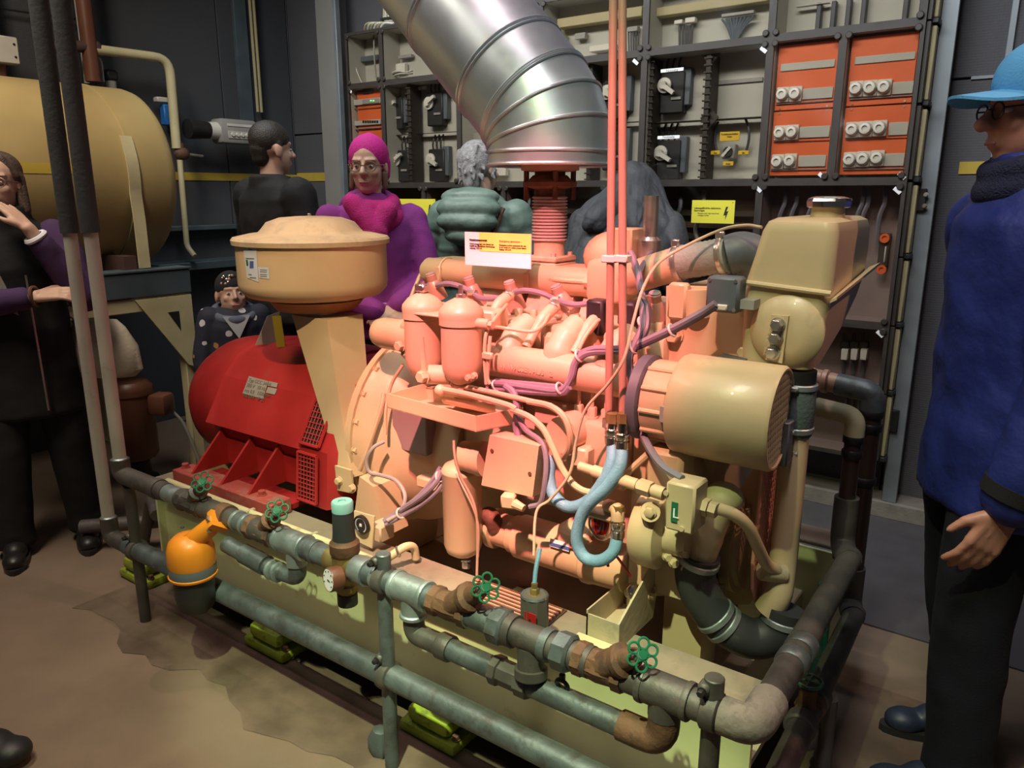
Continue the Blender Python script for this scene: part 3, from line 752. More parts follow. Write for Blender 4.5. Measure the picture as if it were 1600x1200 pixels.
MB().span((-4.62, 0.6, .965), (-4.5, 2.20, 1.085), .006).build('cross_beam', M_['bluebeam'], t)

def wallpipe(name, label, pts, r, m, rad=.05, extra=None, cat='pipe'):
    o = MB().tube(fil(pts, rad), r, 12).build(name, M_[m])
    return tag(o, label, cat)
wx = -4.50
wallpipe('vent_pipe', 'red-brown vertical vent pipe rising behind the ochre tank', [A(146, 128, x=wx), A(146, 128, x=wx) + V(0, 0, 1.6)], .040, 'brown')
for u, lab in ((122, 'left one of two thin white conduits behind the tank'), (136, 'right one of two thin white conduits behind the tank')):
    b = A(u, 130, x=-4.6); wallpipe('conduit', lab, [b, b + V(0, 0, 1.6)], .014, 'whitepipe')
wallpipe('fuel_line', 'cream pipe bending over and down past the far end of the tank', [A(140, 76, x=wx), A(264, 92, x=wx), A(276, 232, x=wx)], .027, 'cream', .09)
wallpipe('drain_line', 'thin cream pipe running down beside the tank end', [A(281, 250, x=wx), A(292, 385, x=wx), A(304, 400, x=wx + .05)], .017, 'cream', .03)
o = MB().tube(fil([A(60, 75, x=wx), A(150, 72, x=wx), A(150, 76, x=wx)], .02), .03, 12).build('flange_pipe', M_['darkbeam']); tag(o, 'dark horizontal pipe crossing behind the two risers', 'pipe')
o = MB().tube([A(-30, 8, x=-4.66), A(60, 22, x=-4.66), A(120, 30, x=-4.66)], .006, 6).build('wall_cable', M_['black']); tag(o, 'thin black cable strung along the left wall above the tank', 'cable')
t = thing('valve', 'rusty stop valve with a short spindle beside the tank end', 'valve', A(284, 250, x=wx))
p = A(284, 240, x=wx)
MB().ball(p, (.035, .05, .04)).build('valve_body', M_['rust'], t)
MB().cyl(p + V(0, 0, .03), p + V(0, 0, .06), .018).build('bonnet', M_['rust'], t)
MB().cyl(p, p + V(.0, .14, -.01), .009).build('spindle', M_['steel'], t)
t = thing('blue_regulator', 'small bright blue box with a white top beside the tank end', 'device', A(262, 195, x=-4.62))
p = A(262, 180, x=-4.62)
MB().box(p, (.05, .07, .12), bev=.006).build('body', mat('blue_plastic', (.02, .16, .50), .5), t)
MB().box(p + V(0, -.02, .085), (.05, .10, .03), bev=.005).build('cap', M_['whiteplastic'], t)
p = A(172, 118, x=-4.6)
t = thing('level_switch', 'small black level switch with a glossy cap on top of the tank', 'device', p)
MB().box(p, (.06, .07, .06), bev=.012).build('housing', M_['black'], t)
MB().cyl(p + V(0, 0, -.09), p + V(0, 0, -.03), .028).build('neck', M_['greyplastic'], t)
q = A(162, 128, x=-4.58)
MB().tube(spl([q, q + V(0, 0, .10), q + V(0, -.02, .13), q + V(0, -.06, .145)], 5), .006, 6).build('sight_tube', M_['steel'], t)
# white terminal box and red pipe at far left
p = A(2, 78, x=-4.5)
t = thing('terminal_box', 'white terminal box on a red-brown pipe at the left picture edge', 'box', p)
MB().box(p, (.06, .14, .13), bev=.006).build('housing', M_['whiteplastic'], t)
for dz in (-.03, .03): MB().lathe([(.006, 0), (.006, .003), (0, .003)], p + V(.03, .05, dz), X_, 8).build('screw', M_['black'], t)
MB().tube([p + V(-.05, .0, -.2), p + V(-.05, -.02, 1.0)], .03, 12).build('pipe', M_['brown'], t)
# meter on the left wall
p = A(360, 206, x=-4.50)
t = thing('gas_meter', 'grey wall meter with a row of round buttons left of the man in black', 'meter', p)
MB().box(p + V(0, .03, 0), (.12, .27, .15), bev=.02, seg=2).build('housing', M_['greyplastic'], t)
MB().span(p + V(.06, -.06, -.045), p + V(.066, .14, .0), .002).build('display_panel', M_['cab_inside'], t)
for k in range(6): MB().lathe([(.014, 0), (.012, .01), (0, .01)], p + V(.066, -.03 + k * .035, -.02), X_, 10).build('button', M_['whiteplastic'], t)
MB().span(p + V(.06, -.06, .03), p + V(.064, .14, .045)).build('name_strip', M_['whiteplastic'], t)
MB().cyl(p + V(0, -.10, 0), p + V(0, -.16, 0), .055, .05).build('collar', M_['whiteplastic'], t)
MB().cyl(p + V(0, -.16, 0), p + V(0, -.30, 0), .05, .06).build('drive', M_['blackmetal'], t)
p = A(403, 175, x=-4.64)
o = tag(MB().tube([p, p + V(0, 0, 1.8)], .010, 8).build('conduit', M_['cab_side']), 'beige wall conduit rising above the man in black, the left of a pair', 'conduit')
o = tag(MB().tube([p + V(0, .03, 0), p + V(0, .03, 1.8)], .010, 8).build('conduit', M_['cab_side']), 'beige wall conduit rising above the man in black, the right of a pair', 'conduit')
# brown motor pump standing on the floor
p = A(218, 735, y=1.9); p.z = 0
t = thing('motor_pump', 'brown upright motor pump with a side terminal box behind the white risers', 'pump', p)
MB().lathe([(.09, 0.0), (.09, .03), (.06, .04), (.055, .12), (.085, .14)], p, Z_, 24).build('pump_foot', M_['blackmetal'], t)
MB().lathe([(.09, .14), (.105, .16), (.105, .47), (.11, .475), (.11, .50), (.105, .52), (.085, .54), (0, .545)], p, Z_, 28).build('motor_housing', M_['brown'], t)
tb = MB().box(p + V(.12, .09, .42), (.10, .10, .11), rot=R(25), bev=.02, seg=2).build('terminal_box', M_['brown'], t)
MB().tube(spl([p + V(.14, .13, .38), p + V(.17, .17, .30), p + V(.20, .20, .15), p + V(.22, .22, .02)], 5), .008, 8).build('cable', M_['greyplastic'], t)
t = thing('floor_pipework', 'dark clutter of low pipes and unions on the floor left of the skid', 'pipework', (-2.95, 1.6, 0))
MB().tube(fil([(-3.2, 1.35, .10), (-2.95, 1.55, .12), (-2.75, 1.9, .12), (-2.7, 2.4, .12)], .08), .03, 10).build('pipe', M_['galv_dark'], t)
MB().tube(fil([(-3.1, 1.75, .2), (-2.8, 1.75, .2), (-2.8, 1.75, .03)], .05), .025, 10).build('pipe', M_['rust'], t)
MB().tube(fil([(-3.0, 1.5, .03), (-2.9, 1.5, .25), (-2.72, 1.42, .25)], .05), .022, 10).build('pipe', M_['galv_dark'], t)
MB().lathe([(.035, 0), (.045, .01), (.045, .035), (.03, .05), (0, .05)], (-2.9, 1.6, .2), Z_, 14).build('union', M_['rust'], t)
MB().ball((-2.86, 1.5, .30), .028).build('valve_ball', M_['cab_side'], t)
# ================================================================== SKID FRAME
FX0, FX1, FY0, FY1, FZ = -2.60, -0.40, 1.36, 2.34, 0.45
sk = thing('engine_skid', 'cream-green steel skid carrying the engine and red generator', 'skid', (-1.5, 1.85, 0))
MB().span((FX0, FY0 - .008, FZ - .012), (FX1, 1.47, FZ), .003).build('front_top_plate', M_['skid_top'], sk)
MB().span((FX0, FY0 - .010, FZ - .030), (FX1, FY0 - .008, FZ - .004)).build('front_edge_strip', M_['skid'], sk)
MB().span((FX0, 1.385, .135), (FX1, 1.399, FZ - .012)).build('front_web', M_['skid'], sk)
MB().span((FX0, FY0 - .03, .115), (FX1, 1.47, .135), .003).build('front_ledge', M_['darkbeam'], sk)
MB().span((FX0 + .03, FY0 + .03, .09), (FX1, 1.44, .115)).build('front_lower_beam', M_['darkbeam'], sk)
MB().span((FX0, 2.22, FZ - .012), (FX1 - .04, FY1, FZ), .003).build('rear_top_plate', M_['skid_top'], sk)
MB().span((FX0, 2.20, .115), (FX1 - .045, 2.212, FZ - .012)).build('rear_web', M_['skid'], sk)
MB().span((FX1 - .048, 2.20, .115), (FX1 - .036, 2.34, FZ - .012)).build('rear_end_plate', M_['skid'], sk)
MB().span((FX0, FY0, .115), (FX0 + .012, FY1, FZ - .012)).build('left_end_plate', M_['skid'], sk)
MB().span((FX0 + .012, 1.47, .115), (FX1 - .06, 2.20, .135)).build('drip_pan', M_['beige_dust_shade'], sk)
for x in (-1.9, -1.2, -.55):
    MB().span((x - .03, 1.402, .14), (x + .03, 2.20, .30), .004).build('cross_member', M_['beige'], sk)
MB().span((FX1 - .03, 1.40, .135), (FX1 - .016, 1.455, FZ - .012)).build('end_stiffener', M_['cream'], sk)
# rusty louvred grating set in the top plate
ga, gb = A(752, 905, z=FZ), A(862, 985, z=FZ)
gx0, gx1 = A(722, 920, z=FZ).x, A(862, 975, z=FZ).x
gr = MB().span((gx0, 1.352, FZ + .001), (gx1, 1.46, FZ + .004)).build('grating_base', M_['darkbeam'], sk)
for k in range(13):
    y = 1.36 + k * .0075
    MB().span((gx0 + .006, y, FZ + .004), (gx1 - .006, y + .004, FZ + .009)).build('grating_slat', M_['orange_mesh' if k % 2 else 'rust'], gr, smooth=0)
# lime green mounts under the frame
for (u, v, lab) in ((680, 1150, 'lime green vibration mount under the skid beside the pipe post'), (425, 1015, 'lime and rust stained vibration mount under the middle of the skid'), (225, 905, 'dull green vibration mount under the left end of the skid')):
    p = A(u, v, z=0); p.y = max(p.y, 1.38); p.z = 0
    t = thing('vibration_mount', lab, 'mount', p)
    MB().box(p + V(0, 0, .018), (.20, .14, .036), bev=.012, seg=2).build('foot_plate', M_['lime'], t)
    MB().box(p + V(0, -.01, .064), (.15, .11, .05), bev=.018, seg=2).build('rubber_block', M_['lime'], t)
    MB().hexa(p + V(.085, -.04, .036), Z_, .010, .014).build('bolt', M_['rust'], t)

# ================================================================== RED GENERATOR
GX0, GX1 = -2.44, -1.93
AY, AZ_ = 1.86, 0.66
gen = thing('generator', 'red dusty generator with mesh grilles and triangular foot ribs at the left of the skid', 'generator', (-2.2, AY, FZ))
sec = [(1.515, .655), (1.60, .80), (1.66, .868), (1.76, .905), (1.86, .915), (1.98, .90), (2.08, .85), (2.20, .66), (2.17, .50), (1.56, .50), (1.54, .60)]
MB().loft([[V(x, y, z) for (y, z) in sec] for x in (GX0, GX1 - .03)]).build('body', M_['red'], gen, smooth=30)
# front cover panel with the name plate, overhanging sheet
pan = MB()
for (a, b) in (((1.500, .652), (1.592, .806)), ((1.592, .806), (1.655, .876)), ((1.655, .876), (1.76, .913))):
    pan.prism([V(GX0 - .015, a[0], a[1]), V(GX0 - .015, b[0], b[1]), V(GX0 - .015, b[0] + .008, b[1] - .006), V(GX0 - .015, a[0] + .008, a[1] - .006)], (GX1 - GX0 + .01, 0, 0))
pan.build('cover_panel', M_['red'], gen, smooth=30)
MB().span((GX0 - .01, 1.60, .903), (GX1 - .02, 2.0, .921), .004).build('top_cover', M_['reddust'], gen) if False else None
# rounded left end bell
MB().lathe([(.30, 0), (.295, .03), (.285, .20), (.27, .27), (.235, .335), (.16, .375), (0, .385)], (GX0 + .01, AY, AZ_ - .02), -X_, 40, sy=.9).build('end_bell', M_['red'], gen)
for (u, v) in ((336, 560), (333, 640), (308, 622)):
    pass
for k in range(3): MB().hexa(V(GX0 - .012, 1.62 + .0 * k, .60 + k * .09), -X_, .009, .012).build('bolt', M_['red'], gen)
# name plates on the slanted panel
def on_panel(u, v):
    d = FW + RT * ((u - 800) / CAM_F) - UP * ((v - 600) / CAM_F)
    a = V(0, 1.500, .652); e = V(0, .092, .154).normalized(); n = X_.cross(e); n = n if n.y < 0 else -n
    t_ = (a - CAM_P).dot(n) / d.dot(n); return CAM_P + d * t_ + n * .0015, n, e
for (q, txt) in (([(390, 588), (420, 596), (412, 624), (380, 615)], 'Typ GCC 344/4\n380 V   50 Hz\ncos 0,8   1500/min\n100 kVA   IP 21'), ([(421, 596), (435, 599), (433, 606), (419, 603)], ''), ([(420, 605), (434, 608), (430, 617), (416, 614)], '')):
    ps = [on_panel(*s_)[0] for s_ in q]; n = on_panel(*q[0])[1]; e = on_panel(*q[0])[2]
    pl = MB().prism(ps, n * .0015).build('name_plate', M_['greyplastic'], gen, smooth=0)
    if txt: text_mesh(txt, .019, M_['ink_grey'], pl, ps[0] + n * .002 + X_ * .008 - e * .02, X_, e)
# lower body edge strip, foot rail and ribs
MB().span((GX0 + .0, 1.535, .50), (GX1, 1.56, .60), .004).build('lower_skirt', M_['red'], gen)
fa, fb = A(275, 735, z=.5), A(440, 785, z=.5)
MB().span((-2.49, 1.375, .452), (-1.935, 1.455, .50), .003).build('foot_rail', M_['reddust'], gen)
MB().span((-2.485, 1.378, .4995), (-1.94, 1.452, .502), 0).build('foot_dust', M_['beige_dust_shade'], gen) if False else None
for (u, v) in ((308, 737), (357, 752), (403, 766)):
    x = A(u, v, z=.5).x
    MB().prism([V(x, 1.39, .50), V(x, 1.54, .50), V(x, 1.54, .635), V(x, 1.525, .635)], (.010, 0, 0)).build('foot_rib', M_['red'], gen)
MB().span((-2.44, 1.46, .452), (-1.95, 1.54, .47)).build('foot_web', M_['red'], gen)
for (u, v) in ((298, 728), (413, 772)):
    p = A(u, v, z=.5); MB().hexa(V(p.x, 1.415, .50), Z_, .013, .016).build('bolt', M_['reddust'], gen)
# grille housing at the engine end
gh = [(1.62, .865), (1.505, .665), (1.49, .48), (1.70, .47), (1.95, .47), (2.2, .55), (2.2, .75), (1.98, .90), (1.80, .91)]
MB().loft([[V(-1.945, y, z) for (y, z) in gh], [V(-1.905, y - .006, z) for (y, z) in gh], [V(-1.80, y - .006, z) for (y, z) in gh], [V(-1.765, 1.86 + (y - 1.86) * .92, .66 + (z - .66) * .95) for (y, z) in gh]]).build('grille_housing', M_['red'], gen, smooth=25)
def grille(a, b, c, d, n1, n2, r, mt, parent, name='grille_bar'):
    """woven grid between the corners a-b (top) and d-c (bottom)"""
    m = MB()
    for k in range(n1 + 1):
        m.tube([a.lerp(b, k / n1), d.lerp(c, k / n1)], r, 4)
    for k in range(n2 + 1):
        m.tube([a.lerp(d, k / n2), b.lerp(c, k / n2)], r, 4)
    return m.build(name, mt, parent)
for (ya, za, yb, zb) in ((1.605, .845, 1.507, .675), (1.498, .650, 1.484, .495)):
    n = V(0, zb - za, -(yb - ya)).normalized(); n = n if n.y < 0 else -n
    a, b = V(-1.925, ya - .006, za), V(-1.835, ya - .006, za); d, c_ = V(-1.925, yb - .006, zb), V(-1.835, yb - .006, zb)
    o = n * .003
    MB().prism([a + o * .2, b + o * .2, c_ + o * .2, d + o * .2], n * .002).build('grille_shadow_plate', M_['black'], gen, smooth=0)
    grille(a + n * .006, b + n * .006, c_ + n * .006, d + n * .006, 6, 11, .0022, M_['red'], gen, 'grille')
    fr = MB()
    for (p, q) in ((a, b), (b, c_), (c_, d), (d, a)): fr.tube([p + n * .006, q + n * .006], .006, 6)
    fr.build('grille_frame', M_['red'], gen)
# lifting eye
MB().torus((-2.0, 1.80, .945), Y_, .035, .010).build('lifting_eye', M_['rust'], gen)
# small sign holder on the generator
p = A(432, 540, y=1.72)
t = thing('table_sign', 'small folded yellow sign in a clear holder on top of the red generator', 'sign', V(p.x, 1.72, .905))
b = V(p.x, 1.72, .907)
ed = (X_ * .55 + Y_ * .84).normalized()
MB().prism([b, b + ed * .03, b + ed * .022 + V(0, 0, .115), b - ed * .008 + V(0, 0, .115)], (.0, .002, 0)).build('yellow_card', M_['yellow'], t, smooth=0)
b2 = b + V(-.09, .0, 0)
MB().prism([b2 - ed * .02, b2 + ed * .05, b2 + ed * .075 + V(0, 0, .12), b2 + ed * .03 + V(0, 0, .105)], (-.002, 0, 0)).build('clear_flap', M_['greyplastic'], t, smooth=0)

# ================================================================== AIR FILTER ON ITS STAND
fc = A(487, 372, y=1.68); FZR = 1.305
af = thing('air_filter', 'round tan intake air filter drum on a leaning box stand', 'filter', V(-1.75, 1.52, .58))
fc = V(fc.x, fc.y, 0)
drum = MB().lathe([(.10, 1.115), (.17, 1.118), (.215, 1.128), (.237, 1.150), (.240, 1.17), (.240, FZR - .012), (.236, FZR - .010)], fc, Z_, 56).build('drum', M_['beige'], af)
MB().lathe([(.236, FZR - .014), (.250, FZR - .012), (.252, FZR + .002), (.246, FZR + .010), (.20, FZR + .020), (.168, FZR + .024), (.158, FZR + .034), (.140, FZR + .056), (.10, FZR + .070), (.05, FZR + .074), (0, FZR + .075)], fc, Z_, 56).build('lid', M_['beige_dust_shade'], af)
MB().hexa(fc + V(-.005, 0, FZR + .075), Z_, .006, .008).build('lid_nut', M_['steel'], af)
MB().lathe([(.13, 1.083), (.155, 1.115)], fc + V(.02, -.01, 0), Z_, 40).build('under_ring', mat('dark_orange_rim', (.38, .17, .06), .5), af)
MB().lathe([(.068, 1.05), (.068, 1.09)], fc + V(.03, -.02, 0), Z_, 32).build('neck_clamp', M_['steel'], af)
# stickers on the drum
def on_drum(u, v, r=.2405):
    d = FW + RT * ((u - 800) / CAM_F) - UP * ((v - 600) / CAM_F)
    o = CAM_P - fc
    a_ = d.x ** 2 + d.y ** 2; b_ = 2 * (o.x * d.x + o.y * d.y); c_ = o.x ** 2 + o.y ** 2 - r * r
    D = max(b_ * b_ - 4 * a_ * c_, 0); t_ = (-b_ - math.sqrt(D)) / (2 * a_); return CAM_P + d * t_
def drum_patch(name, corners, mt, r, n=6, parent=None):
    (ul, vl), (ur, vr), (ur2, vr2), (ul2, vl2) = corners
    m = MB(); top = [on_drum(ul + (ur - ul) * k / n, vl + (vr - vl) * k / n, r) for k in range(n + 1)]; bot = [on_drum(ul2 + (ur2 - ul2) * k / n, vl2 + (vr2 - vl2) * k / n, r) for k in range(n + 1)]
    for k in range(n): m.add([top[k], top[k + 1], bot[k + 1], bot[k]], [[0, 3, 2, 1]])
    return m.build(name, mt, parent or af)
st = drum_patch('data_sticker', [(379, 380), (400, 381), (404, 441), (386, 434)], M_['label_blue'], .2412)
st2 = drum_patch('side_sticker', [(403, 417), (420, 418), (421, 436), (405, 434)], M_['label_blue'], .2412)
drum_patch('blue_logo', [(390, 408), (396, 408), (396, 419), (390, 419)], M_['blueprint'], .2418, parent=st)
drum_patch('green_logo', [(384, 406), (387, 406), (388, 415), (385, 415)], M_['green'], .2418, parent=st)
for (u0, v0, u1) in ((384, 385, 396), (388, 389, 394), (384, 403, 397), (388, 428, 393), (390, 433, 400)):
    drum_patch('print_line', [(u0, v0), (u1, v0 + .6), (u1, v0 + 2), (u0, v0 + 1.4)], M_['ink_grey'], .2418, parent=st)
for (v0) in (421, 424, 428, 431):
    drum_patch('print_line', [(406, v0), (417, v0 + .6), (417, v0 + 1.6), (406, v0 + 1)], M_['ink_grey'], .2418, parent=st2)
# leaning box stand
ST = 1.07
tF, tL = A(510, 489, y=1.575), A(456, 492, y=1.575)
tF.z = tL.z = ST
tR = A(566, 480, x=tF.x); dy = max(.10, min(.16, tR.y - tF.y))
bF, bL = A(548, 728, y=1.515), A(529, 722, y=1.515)
bz = .60
ring_b = [V(bL.x, 1.515, bz), V(bF.x, 1.515, bz), V(bF.x + .02, 1.515 + dy * .55, bz), V(bL.x + .02, 1.515 + dy * .55, bz)]
ring_t = [V(tL.x, 1.575, ST), V(tF.x, 1.575, ST), V(tF.x, 1.575 + dy, ST), V(tL.x, 1.575 + dy, ST)]
MB().loft([ring_b, [q.lerp(p, .93) for q, p in zip(ring_b, ring_t)], ring_t]).build('stand', M_['beige'], af, smooth=15)
MB().prism([ring_b[0] + V(-.005, -.004, .03), ring_b[1] + V(.012, -.004, .03), ring_b[1] + V(.015, -.004, -.045), ring_b[0] + V(.0, -.004, -.05)], (0, -.008, 0)).build('stand_foot', M_['beige'], af)
for k in (0, 1): MB().hexa(V(bL.x + .014 + k * .06, 1.503, bz - .015 - k * .01), -Y_, .011, .014).build('bolt', M_['beige'], af)
# ================================================================== DIESEL ENGINE
en = thing('diesel_engine', 'beige diesel engine block with filters, manifold, hoses and cables lit by pink light', 'engine', (-1.1, 1.85, FZ))
def P(name, mb, m='beige', par=None, smooth=38):
    return mb.build(name, M_[m], par or en, smooth)
EA = V(0, 1.86, .66)
# flywheel bell housing
MB_ = MB()
P('flywheel_housing', MB().lathe([(.30, -1.765), (.325, -1.76), (.325, -1.72), (.31, -1.70), (.30, -1.62), (.26, -1.52), (.25, -1.42), (.24, -1.38)], (0, 1.86, .68), X_, 48))
P('housing_flange', MB().lathe([(.335, -1.745), (.335, -1.725)], (0, 1.86, .68), X_, 48))
hb = None
for k in range(7):
    an = R(100 + k * 16)
    q = V(-1.725, 1.86 + .318 * math.cos(an), .68 + .318 * math.sin(an))
    P('bolt', MB().hexa(q, X_, .010, .014))
P('housing_window', MB().span((-1.60, 1.585, .70), (-1.46, 1.63, .86), .004), 'cab_dark')
P('housing_rib', MB().span((-1.50, 1.575, .60), (-1.40, 1.62, .635), .006))
P('mount_foot', MB().prism([V(-1.70, 1.50, FZ), V(-1.56, 1.50, FZ), V(-1.60, 1.50, .60), V(-1.66, 1.50, .62)], (0, .10, 0)))
# crankcase and sump
P('crankcase', MB().span((-1.42, 1.66, .50), (-.66, 2.08, 1.0), .02, seg=2), 'beige_dust_shade')  # same beige as the engine; the duller colour stands in for shade
P('sump', MB().prism([V(-1.40, 1.64, .52), V(-1.40, 2.08, .52), V(-1.40, 2.0, .28), V(-1.40, 1.72, .28)], (.75, 0, 0)), 'darkbeam')  # beige part coloured dark: shade and oily dirt painted in
P('front_cover', MB().span((-.68, 1.62, .52), (-.60, 2.10, 1.02), .015, seg=2))
P('side_cover', MB().span((-1.36, 1.635, .62), (-1.16, 1.66, .92), .01))
P('side_cover', MB().span((-1.12, 1.635, .62), (-.92, 1.66, .92), .01))
# cylinder heads, each with its bolted flange
hx = [-1.42, -1.23, -1.04, -.85]
for k, x in enumerate(hx):
    h = P('cylinder_head', MB().span((x - .085, 1.67, .995), (x + .085, 2.05, 1.115), .012, seg=2))
    P('rocker_cover', MB().prism([V(x - .078, 1.86, 1.115), V(x - .078, 2.03, 1.115), V(x - .078, 2.0, 1.17), V(x - .078, 1.89, 1.17)], (.156, 0, 0)), 'beige_dust_shade', par=h)
    P('head_flange', MB().span((x - .055, 1.635, 1.015), (x + .055, 1.67, 1.10), .010), par=h)
    P('head_bolt', MB().hexa((x + .012, 1.635, 1.065), -Y_, .013, .014), par=h)
    for dx in (-.06, -.02, .03, .06):
        P('nut', MB().hexa((x + dx, 1.745 + .02 * abs(dx) / .06, 1.115), Z_, .011, .022), par=h)
# front manifold: log and runners
ML, MR = A(762, 571, y=1.585), A(985, 582, y=1.585)
ML.z = MR.z = (ML.z + MR.z) / 2
P('manifold_log', MB().lathe([(.038, 0), (.044, .01), (.044, (MR - ML).length - .02), (.036, (MR - ML).length), (.016, (MR - ML).length + .012), (0, (MR - ML).length + .013)], ML, X_, 28))
for (ua, va, ub, vb) in ((868, 572, 903, 508), (790, 566, 828, 505), (950, 575, 985, 525)):
    a, b = A(ua, va, y=1.59), A(ub, vb, y=1.66)
    P('manifold_runner', MB().tube(spl([a, a.lerp(b, .35) + V(0, -.012, .012), a.lerp(b, .7) + V(0, -.008, .012), b], 6), [.040] * 6 + [.036] * 6 + [.032] * 7, 18))
q = A(775, 571, y=1.5405)
text_mesh('W WASSER AUS   2', .019, M_['beige'], en, V(q.x + .012, 1.5415, q.z - .006), X_, Z_, 'lettering', depth=.0012)
# thermostat housing at the left of the manifold
a = A(648, 527, y=1.60)
P('water_outlet', MB().lathe([(0, -.165), (.022, -.163), (.040, -.145), (.046, -.12), (.046, -.06), (.05, -.03), (.05, .02)], a, X_, 24))
P('plug', MB().hexa(A(627, 540, y=1.556), -Y_, .014, .018))
P('outlet_flange', MB().span((a.x - .03, 1.56, a.z - .06), (a.x + .08, 1.66, a.z + .05), .012))
# twin fuel filters
def fuel_filter(u, y, vtop, vbot):
    c = A(u, vtop, y=y); b = A(u, vbot, y=y); zt, zb = c.z, b.z; h = zt - zb
    base = V(c.x, y, 0)
    f = P('fuel_filter', MB().lathe([(0, zb), (.020, zb + .002), (.040, zb + .016), (.050, zb + .036), (.053, zb + .06), (.053, zt - .075)], base, Z_, 32))
    P('filter_band', MB().lathe([(.054, zt - .080), (.057, zt - .078), (.057, zt - .062), (.054, zt - .060)], base, Z_, 32), par=f)
    P('filter_head', MB().lathe([(.057, zt - .062), (.058, zt - .050), (.056, zt - .040), (.040, zt - .022), (.020, zt - .012), (.016, zt - .010), (0, zt - .010)], base, Z_, 32), par=f)
    P('bleed_screw', MB().hexa(base + V(0, 0, zt - .012), Z_, .012, .012).cyl(base + V(0, 0, zt), base + V(0, 0, zt + .022), .006), 'steel', par=f)
    return base, zt, zb
b2, zt2, zb2 = fuel_filter(720, 1.50, 459, 600)
b1, zt1, zb1 = fuel_filter(660, 1.555, 452, 590)
P('filter_bridge', MB().span((b1.x - .02, 1.50, zt2 - .07), (b2.x - .02, 1.56, zt2 - .062), .003))
P('filter_bracket', MB().span((b1.x - .03, 1.57, zt2 - .10), (b2.x + .05, 1.64, zt2 - .05), .006))
P('vent_block', MB().box(b1 + V(0, 0, zt1 + .004), (.036, .03, .022), bev=.004), 'steel')
q = A(754, 506, y=1.50); P('banjo_union', MB().cyl(q + V(-.03, 0, 0), q + V(.02, 0, 0), .014).hexa(q + V(.02, 0, 0), X_, .011, .014))
# drain valve and lever under the filters
q = A(690, 585, y=1.50)
P('valve_barrel', MB().cyl(q + V(-.035, -.02, 0), q + V(.03, .01, 0), .026, bev=.004))
P('valve_nut', MB().hexa(A(663, 588, y=1.46), -Y_, .016, .02))
a, b = A(658, 529, y=1.455), A(662, 592, y=1.455)
P('drain_lever', MB().prism([a + V(-.007, 0, 0), a + V(.006, 0, .004), b + V(.010, 0, 0), b + V(-.006, 0, 0)], (0, .006, 0)))
for (u, v) in ((733, 590), (742, 587)): P('bolt', MB().hexa(A(u, v, y=1.47), -Y_, .008, .01))
# drip tray
ta, tb = A(612, 618, y=1.44), A(749, 652, y=1.40)
tz0, tz1 = .885, .925
xL_, xR_ = -1.455, -1.125
tr = MB()
tr.prism([V(xL_, 1.43, tz0), V(xR_, 1.40, tz0), V(xR_, 1.40, tz1), V(xL_, 1.43, tz1)], (0, .004, 0))
tr.prism([V(xR_, 1.40, tz0), V(xR_ + .045, 1.53, tz0), V(xR_ + .045, 1.53, tz1), V(xR_, 1.40, tz1)], (-.004, 0, 0))
tr.prism([V(xL_, 1.43, tz0), V(xL_ + .03, 1.55, tz0), V(xL_ + .03, 1.55, tz1 + .01), V(xL_, 1.43, tz1)], (.004, 0, 0))
tr.prism([V(xL_ + .03, 1.55, tz0), V(xR_ + .045, 1.53, tz0), V(xR_ + .045, 1.53, tz1), V(xL_ + .03, 1.55, tz1)], (0, .004, 0))
tr.prism([V(xL_, 1.43, tz0), V(xR_, 1.40, tz0), V(xR_ + .045, 1.53, tz0), V(xL_ + .03, 1.55, tz0)], (0, 0, .003))
P('drip_tray', tr, smooth=15)
P('tray_bracket', MB().prism([V(xL_ + .03, 1.545, tz1), V(xL_ + .03, 1.62, tz1), V(xL_ + .03, 1.62, tz0)], (.06, 0, 0)))
P('tray_gutter', MB().lathe([(.03, 0), (.03, .18)], V(-1.30, 1.50, .935), X_, 14, a0=R(180), a1=R(330)))
# linkage rods and fuel pipes in front
def pipe(name, pix, r, m='beige', ys=None, n=6, seg=8, par=None):
    pts = [A(u, v, y=yy) for (u, v, yy) in pix]
    return P(name, MB().tube(spl(pts, n), r, seg), m, par)
pipe('control_rod', [(690, 608, 1.46), (730, 616, 1.46), (790, 632, 1.46), (806, 640, 1.46)], .008)
P('rod_end', MB().ball(A(688, 610, y=1.46), .016), 'beige')
pipe('control_rod', [(706, 600, 1.49), (760, 611, 1.49), (830, 627, 1.49), (862, 634, 1.49)], .007)
pipe('fuel_pipe', [(800, 640, 1.46), (828, 652, 1.46), (850, 672, 1.455), (866, 705, 1.45), (880, 735, 1.45), (900, 760, 1.45), (925, 769, 1.45), (955, 758, 1.46)], .008)
pipe('fuel_pipe', [(825, 627, 1.49), (858, 634, 1.48), (880, 650, 1.47), (890, 675, 1.47), (889, 700, 1.48), (880, 715, 1.50)], .008)
# intake pipe along the top
ra, rb = A(664, 438, y=1.90), A(945, 449, y=1.90); ra.z = rb.z = 1.205
P('top_rail', MB().lathe([(0, 0), (.03, .004), (.042, .02), (.042, (rb - ra).length)], ra, X_, 24))
P('top_plate', MB().span((ra.x + .02, 1.91, 1.225), (rb.x, 2.02, 1.245), .006))
for u in (700, 835): P('rail_clip', MB().torus(V(A(u, 440, y=1.90).x, 1.90, 1.205), X_, .044, .004, 20, 6).box(V(A(u, 440, y=1.90).x, 1.857, 1.20), (.018, .012, .05), bev=.003))
pipe('vent_pipe', [(640, 470, 1.80), (650, 445, 1.85), (662, 424, 1.90), (690, 420, 1.93), (760, 424, 1.93), (850, 432, 1.93), (940, 440, 1.93)], .006)
pipe('return_pipe', [(862, 437, 1.86), (858, 434, 1.87), (870, 437, 1.86), (920, 441, 1.86), (945, 442, 1.86)], .007)
